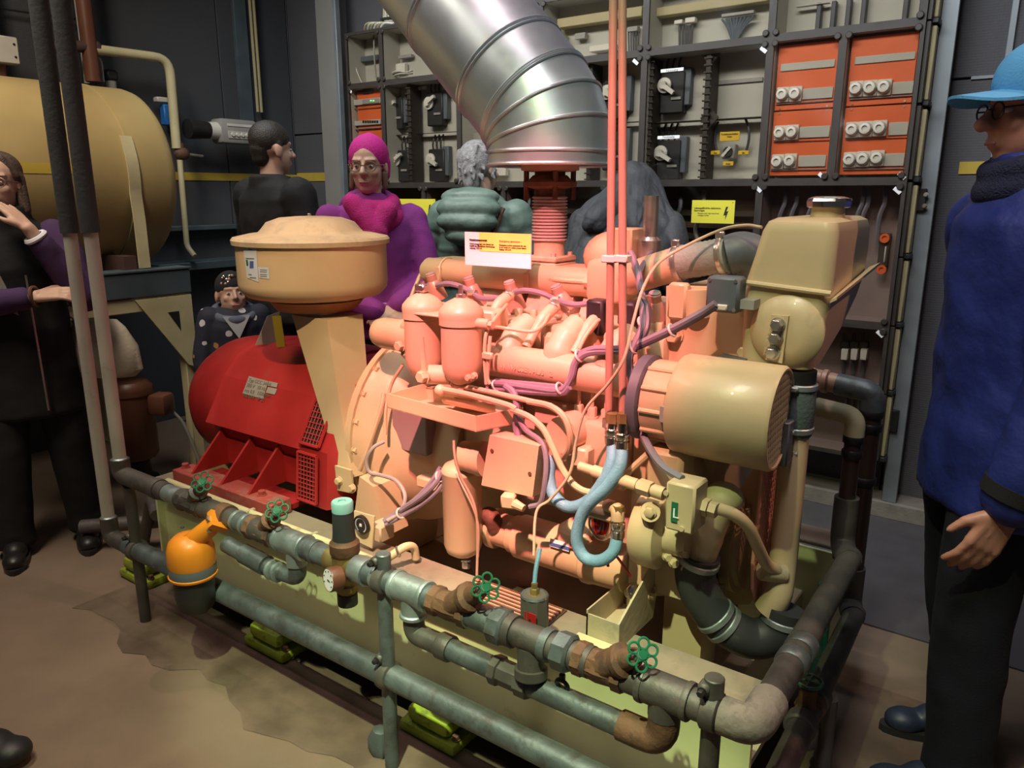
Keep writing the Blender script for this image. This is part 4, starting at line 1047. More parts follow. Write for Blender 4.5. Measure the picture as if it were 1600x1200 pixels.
P('return_union', MB().cyl(A(914, 441, y=1.86), A(935, 443, y=1.86), .014, seg=6))
# injectors
inj = [(672, 428, 684, 462), (732, 434, 744, 472), (795, 440, 806, 478), (868, 447, 882, 478), (1023, 458, 1024, 490)]
for (ua, va, ub, vb) in inj:
    a, b = A(ua, va, y=1.76), A(ub, vb, y=1.78)
    o = P('injector', MB().lathe([(0, 0), (.012, 0), (.016, .003), (.016, .022), (.019, .025), (.026, .05), (.030, (b - a).length + .01)], a, b - a, 16), 'copper')
    P('injector_cap', MB().lathe([(0, -.002), (.0145, -.002), (.0145, .003)], a, b - a, 14), 'greyplastic', par=o)
leak = [[(683, 446, 1.755), (700, 443, 1.74), (718, 447, 1.74), (738, 457, 1.75)], [(738, 457, 1.75), (752, 466, 1.735), (778, 466, 1.735), (800, 458, 1.75)], [(800, 458, 1.75), (820, 454, 1.735), (845, 458, 1.735), (868, 468, 1.75)], [(868, 468, 1.75), (885, 474, 1.735), (905, 476, 1.74), (935, 471, 1.75)]]
for L in leak:
    pipe('leak_off_hose', L, .008, 'cable')
    P('hose_union', MB().cyl(A(L[-1][0] - 6, L[-1][1], y=L[-1][2] - .005), A(L[-1][0] + 6, L[-1][1], y=L[-1][2] - .005), .009, seg=6), 'steel')
for (ua, va, ub, vb) in ((796, 462, 756, 512), (868, 478, 822, 542), (936, 494, 896, 552)):
    a, b = A(ua, va, y=1.70), A(ub, vb, y=1.60)
    P('injector_arm', MB().tube(spl([a, a.lerp(b, .4) + V(0, -.01, .006), b], 6), [.017] * 7 + [.013] * 6, 12))
    P('arm_nut', MB().hexa(a + V(0, -.012, 0), (a - b), .012, .018), 'steel')
for L in ([(758, 510, 1.50), (765, 510, 1.52), (790, 513, 1.56), (830, 518, 1.58), (848, 508, 1.62), (858, 492, 1.66)], [(760, 600, 1.49), (757, 560, 1.49), (760, 520, 1.50), (775, 496, 1.55), (792, 476, 1.66)],
          [(766, 600, 1.49), (762, 590, 1.49), (763, 560, 1.49), (766, 525, 1.5)], [(905, 545, 1.58), (915, 525, 1.6), (930, 505, 1.64), (936, 500, 1.66)]):
    pipe('injection_pipe', L, .0045)
P('pipe_clamp', MB().box(A(762, 556, y=1.485), (.032, .012, .018), bev=.003))
# dark wiring box and gap behind the copper pipes
P('solenoid', MB().box(A(935, 495, y=1.70), (.05, .05, .09), bev=.006), 'black')
P('solenoid', MB().box(A(985, 490, y=1.72), (.05, .05, .06), bev=.006), 'black')
# filler / regulator block at the right end of the top rail
p0 = A(935, 450, y=1.90); p1 = A(998, 405, y=1.90)
P('air_horn_box', MB().span((p0.x, 1.82, p0.z - .03), (p1.x - .01, 1.98, p1.z), .02, seg=2))
P('air_horn_dome', MB().ball(A(958, 400, y=1.95), (.085, .085, .07), 20, 10))
pa = A(965, 402, y=1.94); pb = A(1003, 356, y=1.94)
P('sensor_box', MB().span((pa.x, 1.88, pa.z), (pb.x, 1.96, pb.z), .004))
a, b = A(1014, 405, y=1.92), A(1014, 306, y=1.92)
P('breather_tube', MB().lathe([(.030, 0), (.030, .05), (.024, .055), (.020, .06), (.020, (b - a).length)], V(a.x, a.y, a.z), Z_, 18), 'steel')
# thermostat pipe, dusty sleeve and elbow to the header tank
a, b = A(1006, 428, y=1.80), A(1058, 412, y=1.80)
P('coolant_outlet', MB().tube(spl([a + V(-.05, .03, -.02), a, b], 6), .042, 20))
c0, c1 = A(1052, 412, y=1.80), A(1138, 398, y=1.80)
sl = P('ribbed_sleeve', MB().tube([c0.lerp(c1, k / 24) for k in range(25)], [.041 + (.0015 if k % 2 else 0) for k in range(25)], 24), 'rubber_grey')
for q, q2 in ((c0.lerp(c1, .06), c0.lerp(c1, .12)), (c0.lerp(c1, .86), c0.lerp(c1, .92))):
    P('hose_clamp', MB().lathe([(.044, 0), (.046, .002), (.046, .012), (.044, .014)], q, c1 - c0, 24).box(q + V(0, -.01, .05), (.02, .016, .018), bev=.003), 'steel', par=sl)
P('outlet_elbow', MB().tube(spl([c1, A(1160, 393, y=1.81), A(1178, 402, y=1.83), A(1184, 430, y=1.86)], 6), .047, 22), 'bluegrey')
# flat cover plate between engine and header tank with the dark junction box
q = [A(1041, 447, y=1.70), A(1176, 452, y=1.70), A(1172, 588, y=1.70), A(1040, 572, y=1.70)]
P('heat_exchanger_plate', MB().prism(q, (0, .03, 0)))
P('heat_exchanger', MB().span((-.80, 1.735, 1.045), (-.58, 2.0, 1.23), .02, seg=2))
for (u, v, r_) in ((1055, 523, .018), (1166, 488, .012), (1164, 550, .014)): P('plate_bolt', MB().hexa(A(u, v, y=1.70), -Y_, r_, r_ * 1.3))
P('plate_rib', MB().span((A(1046, 500, y=1.69).x, 1.672, A(1046, 497, y=1.69).z), (A(1075, 500, y=1.69).x, 1.70, A(1046, 440, y=1.69).z), .006))
P('plate_rib', MB().cyl(A(1090, 495, y=1.70), A(1090, 452, y=1.70), .03))
ja, jb = A(1102, 486, y=1.62), A(1157, 434, y=1.62)
jb_ = P('junction_box', MB().span((ja.x, 1.615, ja.z), (jb.x, 1.665, jb.z), .006), 'bluegrey')
for (x, z) in ((ja.x + .008, ja.z + .008), (jb.x - .008, ja.z + .008), (ja.x + .008, jb.z - .008), (jb.x - .008, jb.z - .008)):
    P('box_screw', MB().lathe([(.004, 0), (.004, .002), (0, .002)], (x, 1.615, z), -Y_, 8), 'steel', par=jb_)
P('cable_entry', MB().box(A(1126, 480, y=1.61), (.03, .012, .012), bev=.002), 'whiteplastic', par=jb_)
P('box_bracket', MB().span((jb.x - .005, 1.63, ja.z + .01), (jb.x + .03, 1.70, ja.z + .03)), 'greyplastic')
# cables
cabs = [
 ([(1118, 474, 1.60), (1100, 486, 1.60), (1060, 508, 1.58), (1020, 527, 1.56), (990, 540, 1.55), (965, 545, 1.55), (930, 545, 1.55), (905, 555, 1.55), (895, 580, 1.54), (890, 600, 1.53), (878, 612, 1.53)], .008, 'cable'),
 ([(1118, 479, 1.60), (1100, 491, 1.60), (1060, 513, 1.58), (1020, 532, 1.56), (990, 545, 1.55)], .007, 'cable_dark'),
 ([(985, 395, 1.74), (995, 420, 1.70), (1001, 450, 1.64), (1005, 480, 1.60), (1004, 510, 1.57), (992, 538, 1.55), (983, 560, 1.54), (985, 585, 1.54), (996, 620, 1.53), (1000, 660, 1.52), (1012, 695, 1.49), (1035, 728, 1.46), (1066, 748, 1.44)], .009, 'cable'),
 ([(1000, 460, 1.62), (1010, 480, 1.60), (1010, 515, 1.57), (990, 545, 1.55)], .008, 'cable_dark'),
 ([(1018, 395, 1.84), (1008, 408, 1.78), (998, 430, 1.70), (1003, 455, 1.62)], .007, 'cable'),
 ([(760, 598, 1.53), (790, 600, 1.52), (830, 606, 1.52), (875, 610, 1.52), (892, 590, 1.53), (900, 565, 1.54), (925, 550, 1.55), (985, 550, 1.55)], .009, 'cable'),
 ([(762, 606, 1.53), (800, 610, 1.52), (840, 613, 1.52), (878, 614, 1.52), (890, 605, 1.52)], .008, 'cable'),
 ([(775, 596, 1.54), (820, 600, 1.53), (870, 605, 1.53)], .008, 'cable'),
 ([(790, 603, 1.51), (803, 615, 1.50), (808, 640, 1.49), (806, 665, 1.49), (812, 690, 1.48)], .009, 'cable'),
 ([(808, 650, 1.48), (822, 672, 1.47), (845, 690, 1.46), (853, 715, 1.45), (852, 750, 1.44), (845, 785, 1.44), (828, 792, 1.44)], .007, 'cable'),
 ([(690, 735, 1.50), (680, 755, 1.48), (655, 778, 1.46), (625, 798, 1.45), (600, 815, 1.42)], .008, 'cable'),
 ([(694, 745, 1.51), (685, 765, 1.49), (660, 787, 1.47), (628, 806, 1.45), (602, 820, 1.42)], .007, 'cable'),
 ([(688, 730, 1.51), (672, 755, 1.49), (648, 780, 1.47), (615, 803, 1.45)], .006, 'cable'),
 ([(600, 690, 1.53), (583, 700, 1.50), (573, 720, 1.49), (578, 738, 1.49), (598, 743, 1.50), (620, 752, 1.49), (633, 775, 1.47), (625, 800, 1.45), (605, 814, 1.42)], .006, 'greyplastic'),
 ([(602, 680, 1.54), (603, 640, 1.55), (612, 600, 1.57), (630, 570, 1.58)], .005, 'beige'),
 ([(562, 735, 1.52), (575, 700, 1.53), (595, 640, 1.56), (600, 615, 1.58)], .007, 'beige'),
]
for L, r_, m_ in cabs: pipe('cable' if 'cable' in m_ else 'thin_pipe', L, r_, m_)
for (u, v, yy) in ((990, 543, 1.55), (775, 603, 1.52), (1003, 505, 1.58), (905, 556, 1.545), (875, 607, 1.52), (1050, 516, 1.575), (687, 745, 1.495), (626, 802, 1.445), (1000, 640, 1.525)):
    P('cable_tie', MB().torus(A(u, v, y=yy), X_ + V(0, 0, .5), .014, .003, 14, 6), 'whiteplastic')
pipe('speed_cable', [(1190, 355, 1.72), (1165, 352, 1.74), (1130, 358, 1.76), (1080, 380, 1.72), (1030, 410, 1.66), (1005, 450, 1.58), (990, 500, 1.50), (975, 560, 1.46), (950, 600, 1.45), (915, 640, 1.44), (900, 690, 1.435), (890, 740, 1.43), (860, 780, 1.42), (838, 800, 1.40), (834, 868, 1.36)], .0035, 'beige_dust_shade')
# injection pump with delivery pipes
q = A(930, 690, y=1.56)
P('injection_pump', MB().span((q.x - .09, 1.54, q.z - .06), (q.x + .07, 1.64, q.z + .05), .012, seg=2))
P('governor_cap', MB().cyl(q + V(-.06, -.06, .02), q + V(-.06, 0, .02), .045, .05))
for k in range(4):
    p = V(q.x - .06 + k * .038, 1.58, q.z + .05)
    P('delivery_valve', MB().hexa(p, Z_, .012, .03))
    P('injection_pipe', MB().tube(fil([p + V(0, 0, .03), p + V(0, 0, .075 + k * .011), p + V(-.12 - .03 * k, .03, .075 + k * .011), p + V(-.15 - .03 * k, .07, .10 + k * .02)], .02), .0045, 8))
P('pump_flange', MB().span((q.x + .07, 1.53, q.z - .10), (q.x + .10, 1.65, q.z + .06), .008))
P('side_port', MB().box(q + V(-.02, -.035, -.03), (.06, .04, .05), bev=.006))
P('timing_case', MB().prism([V(-.78, 1.56, .52), V(-.60, 1.56, .52), V(-.60, 1.56, .78), V(-.66, 1.56, .92), V(-.78, 1.56, .92)], (0, .10, 0)))
# plate box with its plug and cylinder
qa, qb = A(756, 752, y=1.44), A(838, 697, y=1.44)
pl = [A(765, 680, y=1.44), A(842, 697, y=1.44), A(832, 777, y=1.44), A(752, 758, y=1.44)]
ab = P('actuator_box', MB().prism(pl, (0, .05, 0)), smooth=20)
for (u, v) in ((769, 704), (828, 740)): P('cover_screw', MB().lathe([(.005, 0), (.005, .002), (0, .002)], A(u, v, y=1.4395), -Y_, 10), 'rust', par=ab)
a, b = A(722, 712, y=1.48), A(762, 718, y=1.48)
P('actuator_motor', MB().lathe([(.034, 0), (.040, .005), (.040, .035), (.043, .036), (.043, .06), (.046, .062), (.046, (b - a).length)], a, b - a, 24))
q = A(795, 782, y=1.43); P('plug_housing', MB().box(q, (.036, .03, .036), rot=R(20), bev=.005)); P('plug_gland', MB().cyl(q + V(.016, 0, -.004), q + V(.046, 0, -.010), .013, .009, seg=8))
# lower oil filter
c = A(722, 735, y=1.50); zb = A(722, 866, y=1.50).z
P('oil_filter', MB().lathe([(0, zb), (.030, zb + .003), (.046, zb + .014), (.053, zb + .035), (.055, c.z - .005), (.057, c.z - .002), (.057, c.z + .002), (.048, c.z + .016), (.028, c.z + .026), (.012, c.z + .034), (.012, c.z + .045), (0, c.z + .045)], V(c.x, 1.50, 0), Z_, 32))
P('drain_plug', MB().hexa(V(c.x + .03, 1.475, zb + .002), V(.2, -.3, -1), .011, .022), 'steel')
pipe('copper_pipe', [(709, 688, 1.44), (711, 715, 1.43), (720, 745, 1.43), (738, 780, 1.43), (745, 810, 1.43), (746, 860, 1.43), (745, 905, 1.42)], .0035, 'copper')
pipe('copper_pipe', [(713, 740, 1.44), (728, 770, 1.43), (742, 800, 1.43), (748, 830, 1.43), (747, 870, 1.43)], .003, 'copper')
# oil cooler tube
ca, cb = A(770, 826, y=1.58), A(985, 893, y=1.58); ca.z = cb.z = .545
L = (cb - ca).length
P('oil_cooler', MB().lathe([(.0, -.004), (.050, 0), (.056, .004), (.056, .02), (.046, .022), (.046, .07), (.052, .075), (.052, .095), (.060, .10), (.060, L - .12), (.066, L - .115), (.066, L - .10), (.062, L - .09), (.058, L)], ca, X_, 30))
q0, q1 = A(860, 848, y=1.525), A(890, 856, y=1.525)
MBq = MB().prism([A(860, 841, y=1.523), A(890, 849, y=1.523), A(889, 862, y=1.519), A(859, 853, y=1.519)], (0, -.001, 0)); P('cooler_label', MBq, 'paper', smooth=0)
P('cooler_label_band', MB().prism([A(860, 847, y=1.5205), A(890, 855, y=1.5205), A(889, 860, y=1.5178), A(859, 852, y=1.5178)], (0, -.0006, 0)), 'blueprint', smooth=0)
P('cooler_inlet', MB().tube(spl([A(752, 812, y=1.56), A(766, 806, y=1.54), A(775, 826, y=1.55)], 6), .024, 16), 'rust')
P('cooler_dome', MB().lathe([(.06, 0), (.055, .03), (.03, .05), (0, .055)], A(905, 842, y=1.58), Z_, 20))
# fuel bowl with wire bail
q = A(938, 815, y=1.50)
P('bowl_head', MB().span((q.x - .04, 1.47, q.z + .015), (q.x + .05, 1.54, q.z + .04), .008))
P('fuel_bowl', MB().lathe([(0, -.03), (.016, -.028), (.022, -.01), (.023, .015)], q, Z_, 18), 'amber')
P('bowl_clip', MB().tube(fil([q + V(-.03, 0, .01), q + V(-.03, 0, -.02), q + V(-.008, 0, -.045), q + V(.012, 0, -.045), q + V(.032, 0, -.02), q + V(.032, 0, .01)], .008), .003, 8), 'steel')
# water pump at the right with its terminal box
q = A(1030, 828, y=1.53)
P('pump_housing', MB().lathe([(.04, -.05), (.085, -.04), (.090, -.03), (.090, .01), (.085, .02), (.05, .03), (.045, .08), (.0, .082)], q, X_, 32))
P('pump_lug', MB().cyl(A(1016, 800, y=1.445), A(1016, 800, y=1.48), .022))
P('pump_cap', MB().hexa(A(1016, 800, y=1.445), -Y_, .012, .01))
for (u, v) in ((1042, 868), (1052, 878), (1065, 862)): P('bolt', MB().hexa(A(u, v, y=1.50), V(.6, -.6, 0), .010, .014))
ba, bb = A(1037, 826, y=1.41), A(1087, 762, y=1.41)
tb = P('sensor_housing', MB().span((ba.x, 1.41, ba.z), (bb.x, 1.48, bb.z), .005))
lp = MB().span((A(1048, 820, y=1.409).x, 1.4075, A(1048, 814, y=1.409).z), (A(1059, 800, y=1.409).x, 1.409, A(1048, 783, y=1.409).z)).build('type_label', M_['green'], tb, smooth=0)
text_mesh('L', .03, M_['paper'], lp, V(A(1050, 808, y=1.407).x, 1.407, A(1050, 808, y=1.407).z), X_, Z_)
for (u, v) in ((1041, 770), (1065, 826)): P('cover_screw', MB().lathe([(.006, 0), (.006, .003), (0, .003)], A(u, v, y=1.4095), -Y_, 10), 'beige', par=tb)
P('pump_bracket', MB().span((A(1010, 760, y=1.52).x, 1.50, .80), (A(1070, 745, y=1.52).x, 1.58, .90), .012))
# hydraulic pipe into the housing
pa, pb = A(905, 728, y=1.46), A(1038, 772, y=1.45)
P('transfer_pipe', MB().tube([pa, pb], .011, 12)); P('pipe_union', MB().cyl(pa.lerp(pb, .72), pa.lerp(pb, .86), .018, seg=6)); P('pipe_union', MB().cyl(pa.lerp(pb, .88), pb, .015, seg=12)); P('pipe_sleeve', MB().cyl(pa.lerp(pb, .18), pa.lerp(pb, .70), .014))
pipe('brace_rod', [(1012, 710, 1.50), (985, 735, 1.50), (962, 760, 1.51)], .008)
# braided blue hoses with chrome ends
h1 = pipe('braided_hose', [(958, 695, 1.48), (955, 725, 1.46), (938, 760, 1.45), (915, 785, 1.45), (888, 792, 1.45), (866, 775, 1.45), (858, 745, 1.46), (862, 712, 1.48)], .0145, 'hose_blue', seg=14)
h2 = pipe('braided_hose', [(972, 700, 1.47), (968, 730, 1.45), (948, 762, 1.44), (918, 790, 1.44), (904, 820, 1.44), (902, 850, 1.44), (915, 872, 1.44), (938, 876, 1.44), (958, 862, 1.45), (965, 838, 1.46)], .0145, 'hose_blue', seg=14)
for (u, v, y_, h) in ((956, 690, 1.48, .045), (972, 697, 1.47, .055), (965, 836, 1.46, .05)):
    q = A(u, v, y=y_)
    P('hose_fitting', MB().lathe([(.016, -.005), (.017, .012), (.014, .014), (.017, .018), (.017, .03), (.012, .032), (.012, h)], q, Z_, 14), 'chrome')
    P('fitting_nut', MB().cyl(q + V(0, 0, h), q + V(0, 0, h + .022), .014, seg=6), 'brass')
P('elbow_fitting', MB().tube(fil([A(965, 812, y=1.46), A(965, 795, y=1.46), A(950, 790, y=1.49)], .015), .016, 10))
# alternator with belt pulley and bell cover
aa = A(1010, 620, y=1.56); ax = V(1, .06, -.02).normalized()
alt = P('alternator_pulley', MB().lathe([(.088, -.012), (.098, -.010), (.098, .012), (.090, .016)], aa, ax, 36), 'bluegrey')
P('alternator_body', MB().lathe([(.07, .016), (.088, .018), (.090, .022), (.090, .075), (.086, .08)], aa, ax, 36))
for k in range(5):
    an = R(120 + k * 32)
    a_, e1, e2 = frame(ax); d = e1 * math.cos(an) + e2 * math.sin(an)
    P('tie_rod', MB().cyl(aa + ax * .02 + d * .090, aa + ax * .08 + d * .090, .006, seg=8))
q = A(1038, 648, y=1.47); MB().box(q + V(0, .0, 0), (.022, .004, .036), bev=.001).build('rating_plate', M_['greyplastic'], en)
c0 = aa + ax * .08
cov = P('alternator_cover', MB().lathe([(.086, 0), (.108, .004), (.112, .012), (.113, .215), (.108, .222), (.104, .222), (.104, .20)], c0, ax, 44), 'beige')
ce = c0 + ax * .215
a_, e1, e2 = frame(ax)
gm = MB(); n = 15
for s_ in (1, -1):
    for k in range(-n, n + 1):
        off = k * .0125
        if abs(off) >= .104: continue
        hl = math.sqrt(.104 ** 2 - off ** 2)
        d = (Z_ * 1.0 + Y_ * s_ * .45).normalized(); d = (d - ax * d.dot(ax)).normalized(); n_ = ax.cross(d)
        gm.tube([ce + n_ * off - d * hl, ce + n_ * off + d * hl], .0026, 4)
P('cover_mesh', gm, 'mesh', par=cov)
P('cover_back', MB().lathe([(0, 0), (.104, 0)], ce - ax * .012, ax, 36), 'black', par=cov)
P('cover_clip', MB().span(ce + V(-.01, .05, -.12), ce + V(.012, .13, -.02), .003), 'galv')
for dz in (-.10, -.045): P('bolt', MB().hexa(ce + V(.012, .10, dz), X_, .008, .01), 'steel')
P('adjuster_arm', MB().prism([A(1085, 572, y=1.60), A(1128, 553, y=1.60), A(1165, 562, y=1.60), A(1162, 572, y=1.60), A(1130, 562, y=1.60), A(1092, 582, y=1.60)], (0, .012, 0)), 'galv')
# orange perforated belt guard: a lattice in its curved outline
def lattice(name, poly, nrm, step, r, m, par, tilt=1.9, rim=.004):
    poly = [Vector(p) for p in poly]; o = poly[0]; n = Vector(nrm).normalized()
    e1 = n.cross(Z_).normalized(); e2 = e1.cross(n) * -1
    P2 = [((p - o).dot(e1), (p - o).dot(e2)) for p in poly]
    mb = MB()
    for s_ in (1, -1):
        d = Vector((1, tilt * s_)).normalized(); q = Vector((-d.y, d.x))
        vals = [Vector(p).dot(q) for p in P2]
        k = math.floor(min(vals) / step)
        while k * step < max(vals):
            off = k * step; hits = []
            for i in range(len(P2)):
                a, b = Vector(P2[i]), Vector(P2[(i + 1) % len(P2)])
                fa, fb = a.dot(q) - off, b.dot(q) - off
                if fa * fb < 0: hits.append((a + (b - a) * (fa / (fa - fb))).dot(d))
            hits.sort()
            for i in range(0, len(hits) - 1, 2):
                A1 = d * hits[i] + q * off; B1 = d * hits[i + 1] + q * off
                mb.tube([o + e1 * A1.x + e2 * A1.y, o + e1 * B1.x + e2 * B1.y], r, 4)
            k += 1
    for i in range(len(poly)): mb.tube([poly[i], poly[(i + 1) % len(poly)]], rim, 6)
    return P(name, mb, m, par)
gp = [(1192, 728), (1219, 690), (1222, 760), (1216, 850), (1206, 905), (1196, 940), (1183, 950), (1176, 920), (1176, 880), (1184, 800)]
lattice('belt_guard_mesh', [A(u, v, x=-.500) for (u, v) in gp], X_, .012, .0022, 'orange_mesh', None)
gb_ = [A(u, v, y=1.76) for (u, v) in ((1132, 800), (1195, 705), (1205, 905), (1170, 945), (1128, 945))]
P('belt_guard_plate', MB().prism(gb_, (0, .012, 0)), 'beige')
P('crank_pulley', MB().lathe([(.13, 0), (.135, .01), (.135, .03), (.12, .032), (.12, .045), (.05, .046), (.04, .07), (0, .07)], V(-.60, 1.80, .60), X_, 36), 'beige')
P('front_foot', MB().prism([V(-.70, 1.60, FZ - .15), V(-.60, 1.60, FZ - .15), V(-.60, 1.60, .56), V(-.70, 1.60, .50)], (0, .10, 0)))
# open tray with wing nut on the skid
bx0, bx1, by0, by1 = -.795, -.715, 1.385, 1.56
tr2 = thing('open_tray', 'open cream sheet-metal tray with a wing nut on the skid edge', 'tray', (-.75, 1.47, FZ))
m = MB()
m.span((bx0, by0, FZ), (bx1, by0 + .004, FZ + .065)); m.span((bx0, by0, FZ), (bx0 + .004, by1, FZ + .075)); m.span((bx0, by0, FZ), (bx1, by1, FZ + .01))
m.prism([V(bx1, by0, FZ), V(bx1, by1, FZ), V(bx1, by1 + .04, FZ + .15), V(bx1, by1 - .01, FZ + .15), V(bx1, by0, FZ + .065)], (.005, 0, 0))
m.build('tray_shell', M_['beige_dust_shade'], tr2, smooth=0)
MB().span((bx0 - .02, by0 - .03, FZ), (bx1 + .02, by0, FZ + .012), .003).build('tray_base', M_['cream'], tr2)
q = V((bx0 + bx1) / 2 + .005, by1 - .03, FZ + .06)
MB().cyl(q - V(0, 0, .05), q, .016).lathe([(.022, 0), (.022, .012), (.01, .03), (0, .03)], q, Z_, 12).build('wing_nut', M_['chrome'], tr2)
MB().hexa((bx1 + .005, by1 - .02, FZ + .07), X_, .01, .012).build('bolt', M_['beige'], tr2)
MB().prism([V(bx1, by1 - .01, FZ + .06), V(bx1 + .14, by1 + .10, FZ + .06), V(bx1 + .14, by1 + .10, FZ + .085), V(bx1, by1 - .01, FZ + .085)], (0, .01, 0)).build('strut', M_['beige_dust_shade'], tr2)
MB().tube(spl([A(950, 885, y=1.47), A(950, 866, y=1.47), A(962, 868, y=1.48), A(985, 900, y=1.52)], 6), .0035, 6).build('red_wire', mat('red_wire', (.4, .01, .02), .5), tr2)
# copper supply pipes hanging from the ceiling
for (ub, vb, ut, lab) in ((951, 668, 958.5, 'left of the two thin copper pipes hanging down to the engine'), (973, 676, 972.5, 'right of the two thin copper pipes hanging down to the engine')):
    b = A(ub, vb, y=1.50); tp = A(ut, 0, y=1.505); d = tp - b
    t = thing('copper_pipe', lab, 'pipe', b)
    MB().tube([b, b + d * 2.6], .0088, 12).build('tube', M_['copper'], t)
    q = b + d * ((vb - 385) / vb)
    MB().box(q + V(0, 0, 0), (.034, .026, .016), bev=.002).build('pipe_clamp', M_['whiteplastic'], t)
    MB().cyl(b + V(0, 0, .0), b + V(0, 0, .022), .015, seg=6).build('nut', M_['steel'], t)
# information board on top of the engine
a, b, c_, d = A(726, 368, y=1.80), A(830, 362, y=1.80), A(834, 411, y=1.80), A(732, 416, y=1.80)
zt, zb = (a.z + b.z) / 2 + .002, 1.245
t = thing('information_board', 'white and yellow bilingual information card standing on top of the engine', 'sign', V((a.x + b.x) / 2, 1.80, 1.245))
A0, B0, C0, D0 = V(a.x, 1.80, zt), V(b.x, 1.80, zt), V(c_.x, 1.785, zb), V(d.x, 1.785, zb)
bd = MB().prism([A0, B0, C0, D0], (0, .003, 0)).build('card', M_['paper'], t, smooth=0)
def bil(s_, t_): return (A0.lerp(B0, s_)).lerp(D0.lerp(C0, s_), t_) + V(0, -.0006, 0)
MB().prism([bil(.23, 0), bil(1, 0), bil(1, .56), bil(.23, .56)], (0, -.0004, 0)).build('yellow_print', M_['yellow_pale'], bd, smooth=0)
up_ = (A0 - D0).normalized(); o_ = V(0, -.0012, 0)
text_mesh('Notstromaggregat', .0088, M_['ink'], bd, bil(.08, .26) + o_, B0 - A0, up_, bold=.0003)
text_mesh('Notstromaggregat zum Einsatz bei\nAusfall des öffentlichen Stromnetzes\nLeistung: 100 kVA', .0064, M_['ink'], bd, bil(.08, .37) + o_, B0 - A0, up_, bold=.0001)
text_mesh('Emergency generator', .0085, M_['ink_grey'], bd, bil(.54, .26) + o_, B0 - A0, up_)
text_mesh('Emergency power generator for use\nin the event of a mains power failure\nRating: 100 kVA', .0064, M_['ink'], bd, bil(.54, .37) + o_, B0 - A0, up_, bold=.0001)
# ================================================================== HEADER TANK AND COOLANT PIPES
HX0, HX1, HY0, HY1 = -.570, -.400, 1.67, 2.00
ht = thing('header_tank', 'olive-cream coolant header tank with a chrome filler cap at the right of the engine', 'tank', ((HX0 + HX1) / 2, 1.8, 1.08))
def rr(x0, x1, y0, y1, z, r=.025, n=4):
    out = []
    for (cx, cy, a0) in ((x1 - r, y1 - r, 0), (x0 + r, y1 - r, 90), (x0 + r, y0 + r, 180), (x1 - r, y0 + r, 270)):
        for k in range(n + 1):
            a = R(a0 + 90 * k / n); out.append(V(cx + r * math.cos(a), cy + r * math.sin(a), z))
    return out
rings = [rr(HX0 - .012, HX1 - .028, HY0, HY0 + .10, 1.082), rr(HX0 - .016, HX1 - .012, HY0, HY0 + .19, 1.15), rr(HX0 - .016, HX1 - .002, HY0, HY1 - .06, 1.22), rr(HX0 - .014, HX1, HY0, HY1 - .01, 1.268),
         rr(HX0 + .0, HX1, HY0 + .001, HY1, 1.32), rr(HX0 + .012, HX1, HY0 + .002, HY1 - .002, 1.372), rr(HX0 + .020, HX1 - .006, HY0 + .010, HY1 - .01, 1.392), rr(HX0 + .035, HX1 - .02, HY0 + .03, HY1 - .03, 1.400, .02)]
wn = MB().loft(rings).build('tank_shell', M_['beige'], ht, smooth=40).modifiers.new('flat_faces', 'WEIGHTED_NORMAL'); wn.keep_sharp = True; wn.weight = 100
# welded seam lip round the tank
lip = []
for (x, y, z) in ((HX0 - .016, HY0 - .006, 1.262), (HX1 + .002, HY0 - .006, 1.250), (HX1 + .006, HY1 - .012, 1.275), (HX0 - .014, HY1 - .012, 1.275)): lip.append(V(x, y, z))
MB().tube([lip[0], lip[1]], .006, 8).build('seam_lip', M_['beige'], ht)
MB().prism([lip[1] + V(-.002, .004, -.02), lip[2] + V(-.002, 0, 0), lip[2] + V(.022, 0, .012), lip[1] + V(.012, .0, -.012)], (0, 0, .006)).build('seam_flange', M_['beige'], ht)
dc = A(1227, 519, y=1.66)
MB().lathe([(.079, -.004), (.079, .004), (.075, .009), (.073, .010), (.066, .017), (.04, .024), (0, .026)], V(dc.x, HY0 + .002, dc.z), -Y_, 44).build('round_cover', M_['beige'], ht)
pc = [A(1205, 492, y=1.640), A(1232, 494, y=1.640), A(1222, 568, y=1.640), A(1196, 562, y=1.640)]
bp = MB().prism(pc, (0, .014, 0)).build('bolted_bar', M_['beige'], ht, smooth=20)
for (u, v) in ((1216, 507), (1213, 528), (1208, 551)):
    MB().hexa(A(u, v, y=1.640), -Y_, .0125, .020).build('bolt', M_['steel'], bp)
e = (A(1204, 500, y=1.64) - A(1193, 556, y=1.64)).normalized()
text_mesh('TERVICOM 1', .0125, M_['beige'], bp, A(1199, 556, y=1.6415), e, V(e.z * -1, 0, e.x) * 1, 'lettering', depth=.0015)
cc = A(1293, 338, y=1.83); cc.z = 1.398; cc.y = 1.80; cc = V(A(1293, 338, y=1.80).x, 1.80, 1.398)
MB().lathe([(.036, 0), (.034, .022)], cc, Z_, 28).build('filler_neck', M_['beige'], ht)
capm = MB()
capm.lathe([(.040, .022), (.046, .024), (.047, .036), (.044, .042), (.03, .046), (0, .047)], cc, Z_, 12)
capm.build('filler_cap', M_['chrome'], ht, smooth=20)
MB().span(cc + V(.01, .03, .034), cc + V(.03, .085, .042), .003).build('cap_tab', M_['chrome'], ht)
